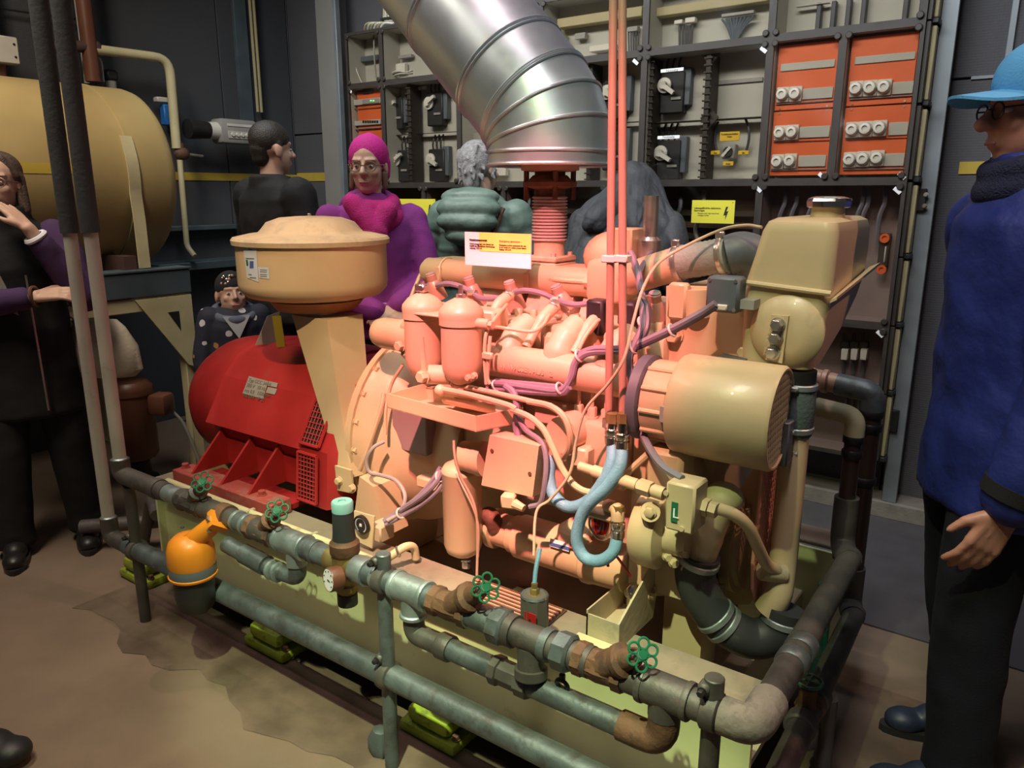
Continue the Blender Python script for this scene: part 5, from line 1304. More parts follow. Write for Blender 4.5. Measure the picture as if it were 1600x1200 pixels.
# lower hose: sleeve, big beige pipe
bp0 = A(1243, 585, y=1.70); bx, by = A(1240, 700, y=1.70).x, 1.70
dp = thing('coolant_downpipe', 'thick cream coolant downpipe with a blue-grey rubber sleeve under the header tank', 'pipe', (bx, by, FZ))
zs0, zs1 = A(1240, 678, y=by).z, A(1240, 597, y=by).z
MB().lathe([(.034, zs1), (.034, zs1 + .03)], V(bx, by, 0), Z_, 24).build('tank_neck', M_['blackmetal'], dp)
MB().lathe([(.0345, zs0), (.036, zs0 + .004), (.038, (zs0 + zs1) / 2), (.036, zs1 - .004), (.0345, zs1)], V(bx, by, 0), Z_, 28).build('rubber_sleeve', M_['rubber_blue'], dp)
for z in (zs0 + .014, zs1 - .006):
    MB().lathe([(.037, -.007), (.0395, -.005), (.0395, .005), (.037, .007)], V(bx, by, z), Z_, 28).box(V(bx - .005, by - .04, z), (.03, .014, .012), bev=.003).build('hose_clamp', M_['galv_light'], dp)
low = A(1215, 945, y=1.66)
MB().tube(fil([V(bx, by, zs0 + .005), V(bx, by, low.z + .10), low + V(-.0, 0, .02), low + V(-.02, -.01, -.02)], .12, 8), .0315, 22).build('downpipe', M_['beige'], dp)
# black rubber bends at the bottom
rb = thing('coolant_hose', 'black rubber U-shaped coolant hose with steel clamps low at the right end of the engine', 'hose', A(1150, 990, y=1.6))
pts = [A(1228, 950, y=1.665), A(1215, 985, y=1.655), A(1180, 998, y=1.63), A(1145, 985, y=1.60), A(1118, 962, y=1.58), A(1096, 930, y=1.565), A(1086, 895, y=1.56), A(1094, 865, y=1.56)]
path = spl(pts, 6)
MB().tube(path, .0465, 24).build('rubber_bend', M_['rubber'], rb)
for (i, dx) in ((3, 0), (21, 0), (24, 0), (40, 0)):
    MB().lathe([(.0475, -.008), (.050, -.006), (.050, .006), (.0475, .008)], path[i], path[i + 1] - path[i - 1], 26).build('hose_clamp', M_['galv_light'], rb)
nk = [A(1094, 867, y=1.56), A(1104, 842, y=1.56), A(1118, 805, y=1.56), A(1128, 770, y=1.57)]
MB().tube(spl(nk, 6), [.036] * 8 + [.034] * 11, 22).build('inlet_neck', M_['beige'], rb)
MB().ball(A(1130, 778, y=1.57), (.044, .044, .036), 20, 10).build('inlet_cap', M_['cream'], rb)
bb_ = A(1093, 868, y=1.56); MB().lathe([(.038, -.006), (.040, -.004), (.040, .004), (.038, .006)], bb_, nk[1] - nk[0], 26).hexa(A(1073, 887, y=1.53), -Y_, .010, .014).build('band_clamp', M_['beige_dust_shade'], rb)
# curved cream pipe from the sensor housing to the downpipe
cp = thing('bypass_pipe', 'curved cream bypass pipe ending at the foot of the thick downpipe', 'pipe', A(1150, 830, y=1.5))
pp = [A(1092, 789, y=1.46), A(1115, 793, y=1.47), A(1145, 803, y=1.49), A(1168, 822, y=1.52), A(1183, 852, y=1.56), A(1197, 880, y=1.61), A(1214, 892, y=1.645)]
MB().tube(spl(pp, 6), .0135, 14).build('tube', M_['beige'], cp)
MB().cyl(pp[0] + V(-.01, 0, 0), pp[0] + V(.022, 0, -.002), .020, seg=6).build('union_nut', M_['beige'], cp)
MB().cyl(pp[0] + V(.024, 0, -.002), pp[0] + V(.040, 0, -.003), .017, seg=6).build('union_nut', M_['beige'], cp)
MB().cyl(pp[-1] + V(-.03, -.02, .0), pp[-1] + V(.01, .02, -.012), .022, seg=10).build('bung', M_['beige_dust_shade'], cp)

# ---- vertical pipes at the rear right corner
vx = -.40
va, vb_ = A(1332, 700, x=vx), A(1358, 680, x=vx)
rp = thing('return_risers', 'pair of dark brown vertical return pipes with elbows at the right rear of the skid', 'pipework', V(vx, va.y + .05, .3))
for (q, topz, r_, me, name) in ((va, A(1328, 660, x=vx).z, .021, 'cream', 'small'), (vb_, A(1353, 625, x=vx).z, .027, 'galv', 'large')):
    zlow = .50 if name == 'small' else .27
    MB().tube([V(vx, q.y, zlow), V(vx, q.y, topz - .05)], r_, 14).build('riser', M_['riser'], rp)
    for zz in (topz - .06, topz - .10, .66):
        MB().lathe([(r_ + .002, -.012), (r_ + .005, -.008), (r_ + .005, .008), (r_ + .002, .012)], V(vx, q.y, zz), Z_, 18).build('collar', M_['blackmetal'], rp)
    MB().tube(fil([V(vx, q.y, topz - .06), V(vx, q.y, topz), V(vx - .10, q.y, topz + .01)], .06, 8), r_ + .004, 18).build('elbow', M_[me], rp)
    MB().tube([V(vx - .095, q.y, topz + .01), V(vx - .36, q.y, topz + .04)], r_ + .001, 16).build('feed_pipe', M_['copper' if name == 'large' else 'beige'], rp)
    if name == 'large':
        for dx in (.13, .17, .21): MB().lathe([(r_ + .003, -.01), (r_ + .007, -.006), (r_ + .007, .006), (r_ + .003, .01)], V(vx - dx, q.y, topz + .013), -X_, 18).build('swage_ring', M_['copper'], rp)

# ================================================================== FRONT PIPE RAIL
PY, PZ, LZ, MZ = 1.20, .535, .27, .435
pr = thing('pipe_rail', 'grey galvanised pipe rail with valves running along the front of the skid', 'pipework', (-1.4, PY, 0))
def Q(name, mb, m, par=None, smooth=38): return mb.build(name, M_[m], par or pr, smooth)
def xr(u, z=PZ): # x on the rail for a picture column
    d = FW + RT * ((u - 800) / CAM_F)
    # solve for the point y=PY, z=z in that column
    a = (d.x - 0); best = None
    lo, hi = -3.2, -.2
    for _ in range(40):
        mid = (lo + hi) / 2; q = V(mid, PY, z) - CAM_P
        uu = 800 + CAM_F * q.dot(RT) / q.dot(FW)
        if uu < u: lo = mid
        else: hi = mid
    return (lo + hi) / 2
def sect(u0, u1, r, m, name='pipe', z=PZ, rings=()):
    x0, x1 = xr(u0, z), xr(u1, z)
    o = Q(name, MB().cyl((x0, PY, z), (x1, PY, z), r, seg=20), m)
    return o
def band(u, r, w_=.012, m='galv', z=PZ):
    x = xr(u, z); Q('pipe_band', MB().lathe([(r * .98, -w_), (r, -w_ * .6), (r, w_ * .6), (r * .98, w_)], (x, PY, z), X_, 20), m)
# risers: white pipe below, black foam above
for (x, zb, zt, mm) in ((-2.628, .33, 1.327, 0), (-2.492, .575, 1.333, 1)):
    Q('riser', MB().tube([V(x, PY, zb), V(x, PY, zt)], .021, 18), 'whitepipe')
    Q('foam_sleeve', MB().tube([V(x, PY, zt), V(x, PY, 2.0), V(x, PY, 3.4)], .0275, 18), 'foam')
    Q('riser_collar', MB().lathe([(.022, 0), (.026, .004), (.026, .016), (.022, .02)], (x, PY, zb), Z_, 18), 'galv_light')
Q('elbow', MB().tube(fil([V(-2.628, PY, .345), V(-2.628, PY, LZ), V(-2.50, PY, LZ)], .075, 8), .029, 18), 'galv_dark')
Q('elbow', MB().tube(fil([V(-2.492, PY, .59), V(-2.492, PY, PZ), V(-2.37, PY, PZ)], .07, 8), .030, 18), 'galv_dark')
# upper rail
sect(205, 262, .030, 'galv_dark'); sect(258, 285, .028, 'galv_light'); band(247, .034, .014, 'galv_dark')
sect(283, 345, .031, 'galv_dark'); sect(340, 372, .028, 'galv_dark'); band(352, .036, .02, 'rust')
sect(372, 396, .029, 'galv'); band(372, .031, .006, 'galv_light'); band(386, .031, .006, 'galv_light')
sect(394, 428, .033, 'galv_dark'); sect(426, 440, .028, 'galv')
sect(438, 478, .034, 'galv_light', 'tee'); band(440, .037, .006, 'galv_light'); band(476, .037, .006, 'galv_light')
sect(476, 520, .029, 'galv'); band(492, .032, .01, 'galv')
sect(560, 592, .029, 'galv'); band(566, .036, .022, 'galv_light'); band(590, .031, .006, 'galv_light')
sect(590, 618, .029, 'galv'); sect(618, 668, .034, 'galv_light', 'tee'); band(621, .037, .006, 'galv_light'); band(666, .037, .006, 'galv_light')
sect(666, 690, .029, 'galv'); sect(686, 728, .030, 'rust'); sect(726, 775, .029, 'galv'); band(732, .033, .008, 'galv_light')
for (u, m) in ((783, 'galv'), (884, 'galv')):
    x = xr(u); Q('union', MB().lathe([(.034, -.022), (.041, -.018), (.041, .012), (.035, .018)], (x, PY, PZ), X_, 8), m)
sect(792, 860, .030, 'galv_dark', 'strainer_body'); sect(795, 806, .036, 'galv_dark'); sect(850, 862, .035, 'galv')
sect(860, 905, .030, 'galv_dark'); sect(900, 925, .033, 'galv_dark'); sect(920, 965, .031, 'rust'); sect(960, 1010, .030, 'galv_dark')
sect(1004, 1078, .034, 'galv_dark', 'tee'); band(1006, .037, .006, 'galv_dark'); band(1076, .037, .006, 'galv_dark')
sect(1076, 1130, .029, 'galv_dark')
# strainer pocket below
x = xr(830); Q('strainer_cap', MB().lathe([(.030, 0), (.030, .045), (.036, .046), (.036, .065), (.030, .070), (0, .070)], (x, PY, PZ - .02), V(.1, -.15, -1), 16), 'galv_dark')
# branch: tee down, elbow, mid pipe, elbow, tee up
xt, xt2 = xr(645), xr(1040)
Q('tee_branch', MB().cyl((xt, PY, PZ), (xt, PY, PZ - .066), .030, seg=18).lathe([(.031, 0), (.034, .003), (.034, .010), (.031, .013)], (xt, PY, PZ - .068), Z_, 18), 'galv_light')
Q('elbow', MB().tube(fil([V(xt, PY, PZ - .06), V(xt, PY, MZ - .012), V(xt + .09, PY, MZ - .012)], .065, 8), .026, 18), 'galv_dark')
MZ2 = MZ - .012
Q('mid_pipe', MB().cyl((xt + .08, PY, MZ2), (xt2 - .06, PY, MZ2), .0255, seg=20), 'galv')
for dx in (.10,): Q('pipe_band', MB().lathe([(.030, -.018), (.032, -.014), (.032, .014), (.030, .018)], (xt + dx, PY, MZ2), X_, 18), 'galv_dark')
xm = xr(800, MZ2)
Q('union', MB().lathe([(.028, -.05), (.034, -.048), (.034, -.03), (.029, -.028), (.029, .02), (.034, .022), (.034, .05), (.028, .052)], (xm, PY, MZ2), X_, 8), 'galv_dark')
xc = xr(878, MZ2); Q('black_clip', MB().torus((xc, PY - .0, MZ2 + .033), V(0, 1, .3), .013, .005, 14, 6).box((xc, PY, MZ2 + .05), (.012, .012, .02), bev=.003), 'black')
Q('elbow', MB().tube(fil([V(xt2 - .09, PY, MZ2), V(xt2, PY, MZ2), V(xt2, PY, PZ)], .07, 8), .031, 18), 'rust')
Q('tee_branch', MB().cyl((xt2, PY, PZ), (xt2, PY, PZ - .05), .032, seg=18), 'galv_dark')
# second branch at the left: tee down to an elbow and back to the orange strainer
xq = xr(462)
Q('tee_branch', MB().cyl((xq, PY, PZ), (xq, PY, PZ - .06), .028, seg=18), 'galv_light')
Q('branch_pipe', MB().tube(fil([V(xq, PY, PZ - .05), V(xq, PY, PZ - .10), V(xq - .12, PY - .01, PZ - .10), V(xr(360), PY - .02, PZ - .075)], .05, 8), .024, 16), 'galv')
for (u) in (432, 441): Q('pipe_band', MB().lathe([(.026, -.006), (.029, -.004), (.029, .004), (.026, .006)], (xr(u, PZ - .10), PY - .012, PZ - .099), X_, 16), 'galv_light')
Q('branch_fitting', MB().cyl((xr(385), PY - .015, PZ - .085), (xr(418), PY - .012, PZ - .095), .029, seg=16), 'galv')
# corner wrapped with white tape, then the run going back
Q('wrapped_elbow', MB().tube(fil([V(xr(1128), PY, PZ), V(-.345, PY, PZ), V(-.345, PY + .09, PZ)], .075, 10), .0345, 20), 'tape')
yE = va.y
Q('side_pipe', MB().cyl((-.345, PY + .08, PZ), (-.365, yE - .05, PZ), .0285, seg=20), 'galv_dark')
for y_ in (1.44, 1.50): Q('pipe_band', MB().lathe([(.030, -.02), (.033, -.016), (.033, .016), (.030, .02)], (-.348, y_, PZ), Y_, 18), 'galv')
Q('side_elbow', MB().tube(fil([V(-.362, yE - .08, PZ), V(vx, yE, PZ), V(vx, yE, PZ + .14)], .05, 8), .031, 18), 'galv_dark')
# lower rail
Q('lower_pipe', MB().cyl((-2.51, PY, LZ), (-.42, PY, LZ), .031, seg=22), 'galv')
Q('elbow', MB().tube(fil([V(-.45, PY, LZ), V(-.345, PY, LZ), V(-.345, PY + .1, LZ)], .07, 8), .034, 18), 'galv_dark')
Q('lower_side_pipe', MB().cyl((-.345, PY + .09, LZ), (-.375, vb_.y - .04, LZ), .029, seg=20), 'galv_dark')
Q('lower_side_elbow', MB().tube(fil([V(-.374, vb_.y - .07, LZ), V(vx, vb_.y, LZ), V(vx, vb_.y, LZ + .12)], .05, 8), .033, 18), 'galv_dark')
for (y_) in (1.62, 1.74): Q('pipe_band', MB().lathe([(.031, -.02), (.036, -.015), (.036, .015), (.031, .02)], (-.36, y_, LZ), Y_, 18), 'galv_dark')
# posts with clamps
for (x, zt_, m) in ((-1.258, .605, 'galv'), (xr(1113), .605, 'galv_dark'), (-2.455, .50, 'galv_dark')):
    Q('post', MB().cyl((x, PY, 0), (x, PY, zt_), .0185, seg=16, bev=.002), m)
    for zz, r_ in ((PZ, .037), (LZ, .038)):
        if x < -2.4 and zz == PZ: continue
        Q('pipe_clamp', MB().lathe([(r_ - .004, -.016), (r_, -.013), (r_, .013), (r_ - .004, .016)], (x, PY, zz), X_, 16).box((x - .012, PY - .01, zz + .05), (.022, .03, .024), bev=.005), 'galv_dark')
        Q('clamp_bolt', MB().hexa((x - .012, PY - .026, zz + .05), -Y_, .007, .012), 'blackmetal')
q = A(1291, 912, x=-.415)
Q('post', MB().cyl((-.415, q.y, 0), (-.415, q.y, q.z), .020, seg=16, bev=.002), 'green')
q = A(596, 1165, z=0.02); Q('wall_foot', MB().ball(V(q.x, q.y, .03), (.04, .035, .05), 8, 5), 'galv')
# slanted-seat valves with green flower handwheels
def valve(u, ub, vb, uw, vw, body='rust', small=False):
    b = V(xr(u), PY, PZ); wv = A(uw, vw, y=PY - .02)
    ax = (wv - b).normalized(); L = (wv - b).length
    v = Q('valve', MB().lathe([(.036, -.055), (.036, -.035), (.031, -.03), (.034, 0), (.031, .03), (.036, .035), (.036, .055)], b, X_, 8), body)
    k = .8 if small else 1
    Q('bonnet', MB().lathe([(.030 * k, .0), (.030 * k, L * .45), (.034 * k, L * .46), (.034 * k, L * .56), (.022 * k, L * .60), (.018 * k, L * .85)], b, ax, 14), body, par=v)
    Q('spindle', MB().cyl(b + ax * L * .8, wv, .010), 'galv_light', par=v)
    # flower handwheel facing along the spindle, turned towards the viewer side
    n = (ax * .8 + V(.25, -.75, .2)).normalized(); _, e1, e2 = frame(n)
    m = MB(); ro, rp_ = .0205, .0105
    for k in range(6):
        an = 2 * math.pi * k / 6 + .3
        m.torus(wv + (e1 * math.cos(an) + e2 * math.sin(an)) * ro, n, rp_, .0026, 16, 6)
    m.lathe([(.009, -.004), (.009, .004)], wv, n, 12)
    Q('handwheel', m, 'green', par=v)
valve(303, 0, 0, 316, 753, 'galv_dark', True); valve(412, 0, 0, 433, 798, 'rust', True)
valve(706, 0, 0, 759, 918); valve(940, 0, 0, 1004, 1023)
# small valve low at the right corner
q = V(-.36, 1.66, LZ)
vv = Q('valve', MB().lathe([(.036, -.05), (.036, -.03), (.031, -.025), (.031, .025), (.036, .03), (.036, .05)], q, Y_, 8), 'rust')
Q('bonnet', MB().cyl(q, q + V(.0, .0, .075), .02), 'rust', par=vv); Q('handwheel', MB().torus(q + V(0, 0, .09), Z_, .028, .004, 20, 6).tube([q + V(-.028, 0, .09), q + V(.028, 0, .09)], .003, 6).tube([q + V(0, -.028, .09), q + V(0, .028, .09)], .003, 6), 'green', par=vv)
Q('drain_stub', MB().tube(fil([q + V(.03, .1, 0), q + V(.03, .1, -.12), q + V(.04, .06, -.2)], .03), .018, 12), 'galv_dark')
# pressure reducer with turquoise knob and white gauge
xp = xr(540)
rd = thing('pressure_reducer', 'brass pressure reducer with a black bonnet and turquoise knob on the pipe rail', 'valve', V(xp, PY, PZ - .09))
base = V(xp, PY, 0)
MB().lathe([(.022, PZ - .095), (.024, PZ - .075), (.030, PZ - .07), (.030, PZ - .055), (.026, PZ - .05), (.034, PZ - .02), (.034, PZ + .03), (.030, PZ + .035)], base, Z_, 20).build('body', M_['brass'], rd)
MB().lathe([(.036, PZ + .03), (.038, PZ + .034), (.038, PZ + .06), (.034, PZ + .064), (.030, PZ + .07)], base, Z_, 24).build('clamp_ring', M_['rust'], rd)
MB().lathe([(.030, PZ + .066), (.028, PZ + .09), (.026, PZ + .145)], base, Z_, 24).build('bonnet', M_['rubber'], rd)
MB().lathe([(.027, PZ + .145), (.0275, PZ + .168), (.025, PZ + .172), (.010, PZ + .172), (.010, PZ + .168), (0, PZ + .168)], base, Z_, 24).build('knob', M_['turq'], rd)
MB().cyl((xr(515), PY, PZ), (xr(566), PY, PZ), .030, seg=16).build('through_body', M_['brass'], rd)
MB().lathe([(.026, -.02), (.026, .012), (.020, .014), (0, .014)], base + V(0, 0, PZ - .10), -Z_, 16).build('filter_cup', M_['black'], rd)
g = A(514, 906, y=PY - .06); gx = V(-.25, -.93, .1).normalized()
gg = MB().lathe([(.026, -.035), (.031, -.03), (.031, 0), (.029, .003), (.0285, -.002)], g, gx, 24).build('gauge_case', M_['brown'], rd)
MB().lathe([(.028, 0), (.028, .002), (0, .002)], g, gx, 24).build('gauge_dial', M_['paper'], gg)
_, e1, e2 = frame(gx)
MB().prism([g + gx * .003 + e1 * .012, g + gx * .003 - e2 * .002, g + gx * .003 - e1 * .004, g + gx * .003 + e2 * .002], gx * .0008).build('gauge_needle', M_['ink'], gg)
for k in range(7):
    an = R(-30 + k * 40); MB().box(g + gx * .0024 + (e1 * math.cos(an) + e2 * math.sin(an)) * .022, (.0025, .0025, .0025)).build('gauge_mark', M_['ink'], gg)
# orange domed steam-trap / strainer in front of the rail
oc = A(300, 878, y=1.13); ob = V(oc.x, oc.y, 0); oz = oc.z
os_ = thing('orange_strainer', 'bright orange domed strainer housing with a black bowl on the pipe rail', 'strainer', V(oc.x, oc.y, oz - .15))
MB().lathe([(.066, oz - .008), (.069, oz), (.067, oz + .045), (.060, oz + .068), (.044, oz + .084), (.02, oz + .091), (0, oz + .092)], ob, Z_, 36).build('dome', M_['orange_cap'], os_)
arm_a, arm_b = A(312, 826, y=1.14), A(340, 814, y=1.17)
MB().tube([V(oc.x + .0, oc.y, oz + .058), arm_b], [.030, .026], 16).build('outlet_arm', M_['orange_cap'], os_)
fd = (arm_b - V(oc.x, oc.y, oz + .058)).normalized()
MB().lathe([(.036, -.012), (.038, -.008), (.038, .010)], arm_b, fd, 4).build('flange', M_['orange_cap'], os_)
for s_ in (-1, 1): MB().hexa(arm_b + V(0, -.025, s_ * .018), -fd, .007, .01).build('bolt', M_['steel'], os_)
MB().lathe([(.067, oz - .034), (.0675, oz - .03), (.0675, oz - .006), (.066, oz - .004)], ob, Z_, 36).build('label_band', M_['bluegrey'], os_)
MB().lathe([(.068, oz - .042), (.070, oz - .039), (.070, oz - .034), (.066, oz - .032)], ob, Z_, 36).build('ring', M_['orange_cap'], os_)
MB().lathe([(0, oz - .16), (.035, oz - .158), (.052, oz - .14), (.058, oz - .10), (.058, oz - .04)], ob, Z_, 32).build('bowl', M_['black'], os_)
MB().ball(A(285, 824, y=1.10) * 1.0, (.006, .006, .003), 8, 5).build('cap_mark', M_['ink'], os_)
# pressure switch canister
pc_ = A(835, 995, y=1.285); ptop = A(835, 930, y=1.285)
ps = thing('pressure_switch', 'grey faceted pressure switch canister with a red label on the skid edge', 'switch', pc_)
MB().lathe([(.024, -.012), (.032, 0), (.032, ptop.z - pc_.z), (.030, ptop.z - pc_.z + .003)], pc_, Z_, 8).build('canister', M_['greyplastic'] if 0 else mat('dark_grey_casting', (.10, .095, .085), .55), ps, smooth=20)
MB().torus(ptop, Z_, .028, .004, 20, 6).build('rim', M_['galv'], ps)
MB().hexa(ptop, Z_, .010, .018).cyl(ptop + V(0, 0, .016), ptop + V(0, 0, .03), .007).build('gland', M_['brass'], ps)
MB().tube(spl([ptop + V(0, 0, .03), ptop + V(-.003, .01, .06), ptop + V(-.006, .03, .10)], 5), .005, 8).build('blue_lead', M_['hose_blue'], ps)
lq = A(824, 986, y=1.248); MB().span((lq.x - .012, 1.2535, lq.z), (lq.x + .018, 1.2555, lq.z + .042)).build('red_label', mat('red_label', (.40, .012, .012), .5), ps, smooth=0)
MB().span((lq.x + .0, 1.2525, lq.z + .008), (lq.x + .005, 1.2535, lq.z + .028)).build('pointer', M_['black'], ps, smooth=0)
# dial gauge on its cream plate
ga, gb2 = A(570, 852, y=1.40), A(570, 800, y=1.40)
gp = thing('dial_gauge', 'round black dial gauge on an upright cream plate behind the pipe rail', 'gauge', V(ga.x, 1.40, FZ))
fz = V(-.0, -.93, .15).normalized()
plq = [A(553, 798, y=1.40), A(585, 807, y=1.405), A(581, 857, y=1.40), A(555, 844, y=1.395)]
MB().prism(plq, (0, .004, 0)).build('plate', M_['cream'], gp, smooth=0)
c_ = A(567, 819, y=1.398)
dl = MB().lathe([(.0285, 0), (.0285, .010), (.026, .012), (.0245, .010), (.0245, .002)], c_, -Y_, 28).build('bezel', M_['blackmetal'], gp)
MB().lathe([(.0245, .004), (.0245, .008), (0, .008)], c_, -Y_, 28).build('dial', M_['ink'], dl)
MB().lathe([(.019, .0085), (.0225, .0085)], c_, -Y_, 28, a0=R(-60), a1=R(240)).build('scale_arc', M_['label_blue'], dl)
MB().prism([c_ + V(.003, -.009, .002), c_ + V(-.016, -.009, -.011), c_ + V(-.002, -.009, -.002)], (0, -.0008, 0)).build('needle', M_['paper'], dl)
MB().box(c_ + V(0, -.009, 0), (.008, .002, .008)).build('hub', M_['paper'], dl)
MB().box(V(ga.x + .03, 1.44, ga.z + .04), (.05, .06, .05), bev=.005).build('sender', M_['beige_dust_shade'], gp)
# cream pipes clipped along the skid edge
ep = thing('skid_edge_pipes', 'pair of thin cream pipes clipped along the front edge of the skid', 'pipework', (-1.9, 1.345, FZ))
l1 = [A(262, 752, y=1.345), A(350, 785, y=1.345), A(470, 824, y=1.345), A(560, 852, y=1.345), A(590, 870, y=1.345), A(612, 868, y=1.36), A(632, 855, y=1.39), A(646, 855, y=1.42), A(650, 872, y=1.43)]
zz = .47
l1 = [V(q.x, q.y, zz) for q in l1[:5]] + [l1[5], l1[6], l1[7], l1[8]]
MB().tube(spl(l1, 5), .0115, 12).build('pipe', M_['cream'], ep)
MB().tube([V(-2.50, 1.335, .432), V(-.95, 1.335, .432)], .008, 10).build('pipe', M_['cream'], ep)
q = A(622, 862, y=1.375); MB().torus(q, V(.5, .5, .2), .013, .004, 16, 6).build('hose_clip', M_['steel'], ep)
for x in (-2.3, -2.0, -1.7): MB().box((x, 1.345, .452), (.012, .034, .06), bev=.002).build('pipe_clip', M_['beige_dust_shade'], ep)

# ================================================================== EXHAUST
ex = A(858, 400, y=1.95); EX, EY = ex.x, 1.95
bl = thing('exhaust_bellows', 'ribbed pinkish exhaust bellows with flanges between engine and duct', 'exhaust', V(EX, EY, 1.24))
z1, z2, z3 = A(858, 402, y=EY).z, A(858, 376, y=EY).z, A(858, 306, y=EY).z
b0 = V(EX, EY, 0)
MB().span((EX - .06, EY - .06, z1 - .03), (EX + .06, EY + .06, z1 - .012), .004).build('flange', M_['beige_dust_shade'], bl)
MB().span((EX - .06, EY - .06, z1 - .010), (EX + .06, EY + .06, z1 + .006), .004).build('flange', M_['beige_dust_shade'], bl)
for dx in (-.045, .045):
    for dy in (-.045, .045): MB().cyl((EX + dx, EY + dy, z1 - .04), (EX + dx, EY + dy, z1 + .016), .008, seg=6).build('flange_bolt', M_['beige_dust_shade'], bl)
MB().lathe([(.050, z1), (.046, z1 + .01), (.046, z2)], b0, Z_, 28).build('neck', M_['beige_dust_shade'], bl)
pf = []; nr = 14
for k in range(nr):
    za_ = z2 + (z3 - z2) * k / nr; dz = (z3 - z2) / nr
    pf += [(.046, za_), (.0525, za_ + dz * .25), (.0525, za_ + dz * .6), (.046, za_ + dz * .9)]
MB().lathe(pf, b0, Z_, 36).build('bellows', M_['copper'] if 0 else mat('pink_steel_bellows', (.60, .50, .48), .4, .2), bl)
MB().lathe([(.046, z3), (.040, z3 + .02)], b0, Z_, 28).build('upper_neck', M_['rust'], bl)
zc = A(858, 285, y=EY).z
MB().lathe([(.040, zc - .02), (.078, zc - .012), (.080, zc), (.06, zc + .01), (.05, zc + .02)], b0, Z_, 32).build('flange_ring', M_['rust'], bl)
MB().lathe([(.065, zc + .03), (.085, zc + .034), (.085, zc + .05), (.065, zc + .054)], b0, Z_, 32).build('flange_ring', M_['copper'], bl)
for k in range(4):
    an = R(45 + 90 * k); MB().cyl((EX + .07 * math.cos(an), EY + .07 * math.sin(an), zc - .05), (EX + .07 * math.cos(an), EY + .07 * math.sin(an), zc + .05), .008, seg=6).build('tie_bolt', M_['rust'], bl)
MB().cyl((EX, EY, z3), (EX, EY, zc + .12), .045).build('inner_pipe', M_['rust'], bl)
# galvanised segmented elbow leaving towards the front
du = thing('exhaust_duct', 'large galvanised sheet-metal duct elbow with seamed segments above the engine', 'duct', V(EX, EY, 1.53))
z0 = A(858, 258, y=EY).z
D_R = .181
hd = V(-1.0, .01, 0).normalized()
RB = .20; segs = 3; tot = .77
cs = [V(EX, EY, z0), V(EX, EY, z0 + .035)]
def arc(t): return V(EX, EY, z0 + .035) + hd * (RB * (1 - math.cos(t))) + Z_ * (RB * math.sin(t))
def ring(c, t, r=D_R, n=48):
    # plane containing hd-perp horizontal and the radial direction
    side = hd.cross(Z_).normalized(); rad = hd * math.cos(t) - Z_ * math.sin(t)
    return [c + side * (r * math.cos(2 * math.pi * k / n)) + rad * (r * math.sin(2 * math.pi * k / n)) for k in range(n)]
MB().loft([ring(cs[0], 0), ring(cs[1], 0)], caps=False).build('duct_segment', M_['duct'], du)
tprev = 0
for s_ in range(segs):
    t1 = tot * (s_ + 1) / segs
    MB().loft([ring(arc(tprev), tprev), ring(arc(t1), t1)], caps=False).build('duct_segment', M_['duct'], du)
    tprev = t1
endd = hd * math.sin(tot) + Z_ * math.cos(tot)
pE = arc(tot)
for (d0, d1) in ((0, .13), (.13, .40), (.40, 1.0), (1.0, 1.6)):
    MB().loft([ring(pE + endd * d0, tot), ring(pE + endd * d1, tot)], caps=False).build('duct_segment', M_['duct'], du)
    for dd in (-.006, .006): MB().tube(ring(pE + endd * (d0 + dd), tot, D_R + .001), .0042, 6, closed=True).build('seam_bead', M_['duct'], du)
for s_ in range(segs + 1):
    t1 = tot * s_ / segs
    for dt in (-.014, .014):
        MB().tube(ring(arc(max(0, t1 + dt * .5)), t1, D_R + .001), .0042, 6, closed=True).build('seam_bead', M_['duct'], du)
MB().tube(ring(cs[0], 0, D_R + .002), .005, 6, closed=True).build('seam_bead', M_['duct'], du)
MB().loft([ring(cs[0] + V(0, 0, .004), 0, D_R - .003), ring(cs[0] + V(0, 0, .006), 0, .05)], caps=False).build('end_plate', M_['duct'], du)
# ================================================================== PEOPLE
CLOUD = bpy.data.textures.new('cloth_clouds', 'CLOUDS'); CLOUD.noise_scale = 0.12; CLOUD.noise_depth = 2
FOLDS = bpy.data.textures.new('cloth_folds', 'CLOUDS'); FOLDS.noise_scale = 0.30; FOLDS.noise_depth = 1; FOLDS.noise_type = 'HARD_NOISE'
def melt(mb, name, mt, parent, voxel=.007, smooth=5, fold=0.0, decimate=None):
    """fuse overlapping volumes into one continuous smooth skin"""
    me = bpy.data.meshes.new('tmp'); me.from_pydata([tuple(q) for q in mb.v], [], mb.f)
    ob = bpy.data.objects.new('tmp', me); COL.objects.link(ob)
    m = ob.modifiers.new('r', 'REMESH'); m.mode = 'VOXEL'; m.voxel_size = voxel
    if fold:
        d = ob.modifiers.new('d', 'DISPLACE'); d.texture = FOLDS if fold > .05 else CLOUD; d.strength = fold; d.mid_level = .5; d.texture_coords = 'LOCAL'
    if smooth:
        s_ = ob.modifiers.new('s', 'SMOOTH'); s_.factor = .5; s_.iterations = smooth
    bpy.context.view_layer.update()
    out = bpy.data.meshes.new_from_object(ob.evaluated_get(bpy.context.evaluated_depsgraph_get()))
    bpy.data.objects.remove(ob, do_unlink=True)
    out.name = name; out.materials.clear(); out.materials.append(mt)
    out.polygons.foreach_set('use_smooth', [True] * len(out.polygons))
    o = bpy.data.objects.new(name, out); COL.objects.link(o); o.parent = parent
    return o

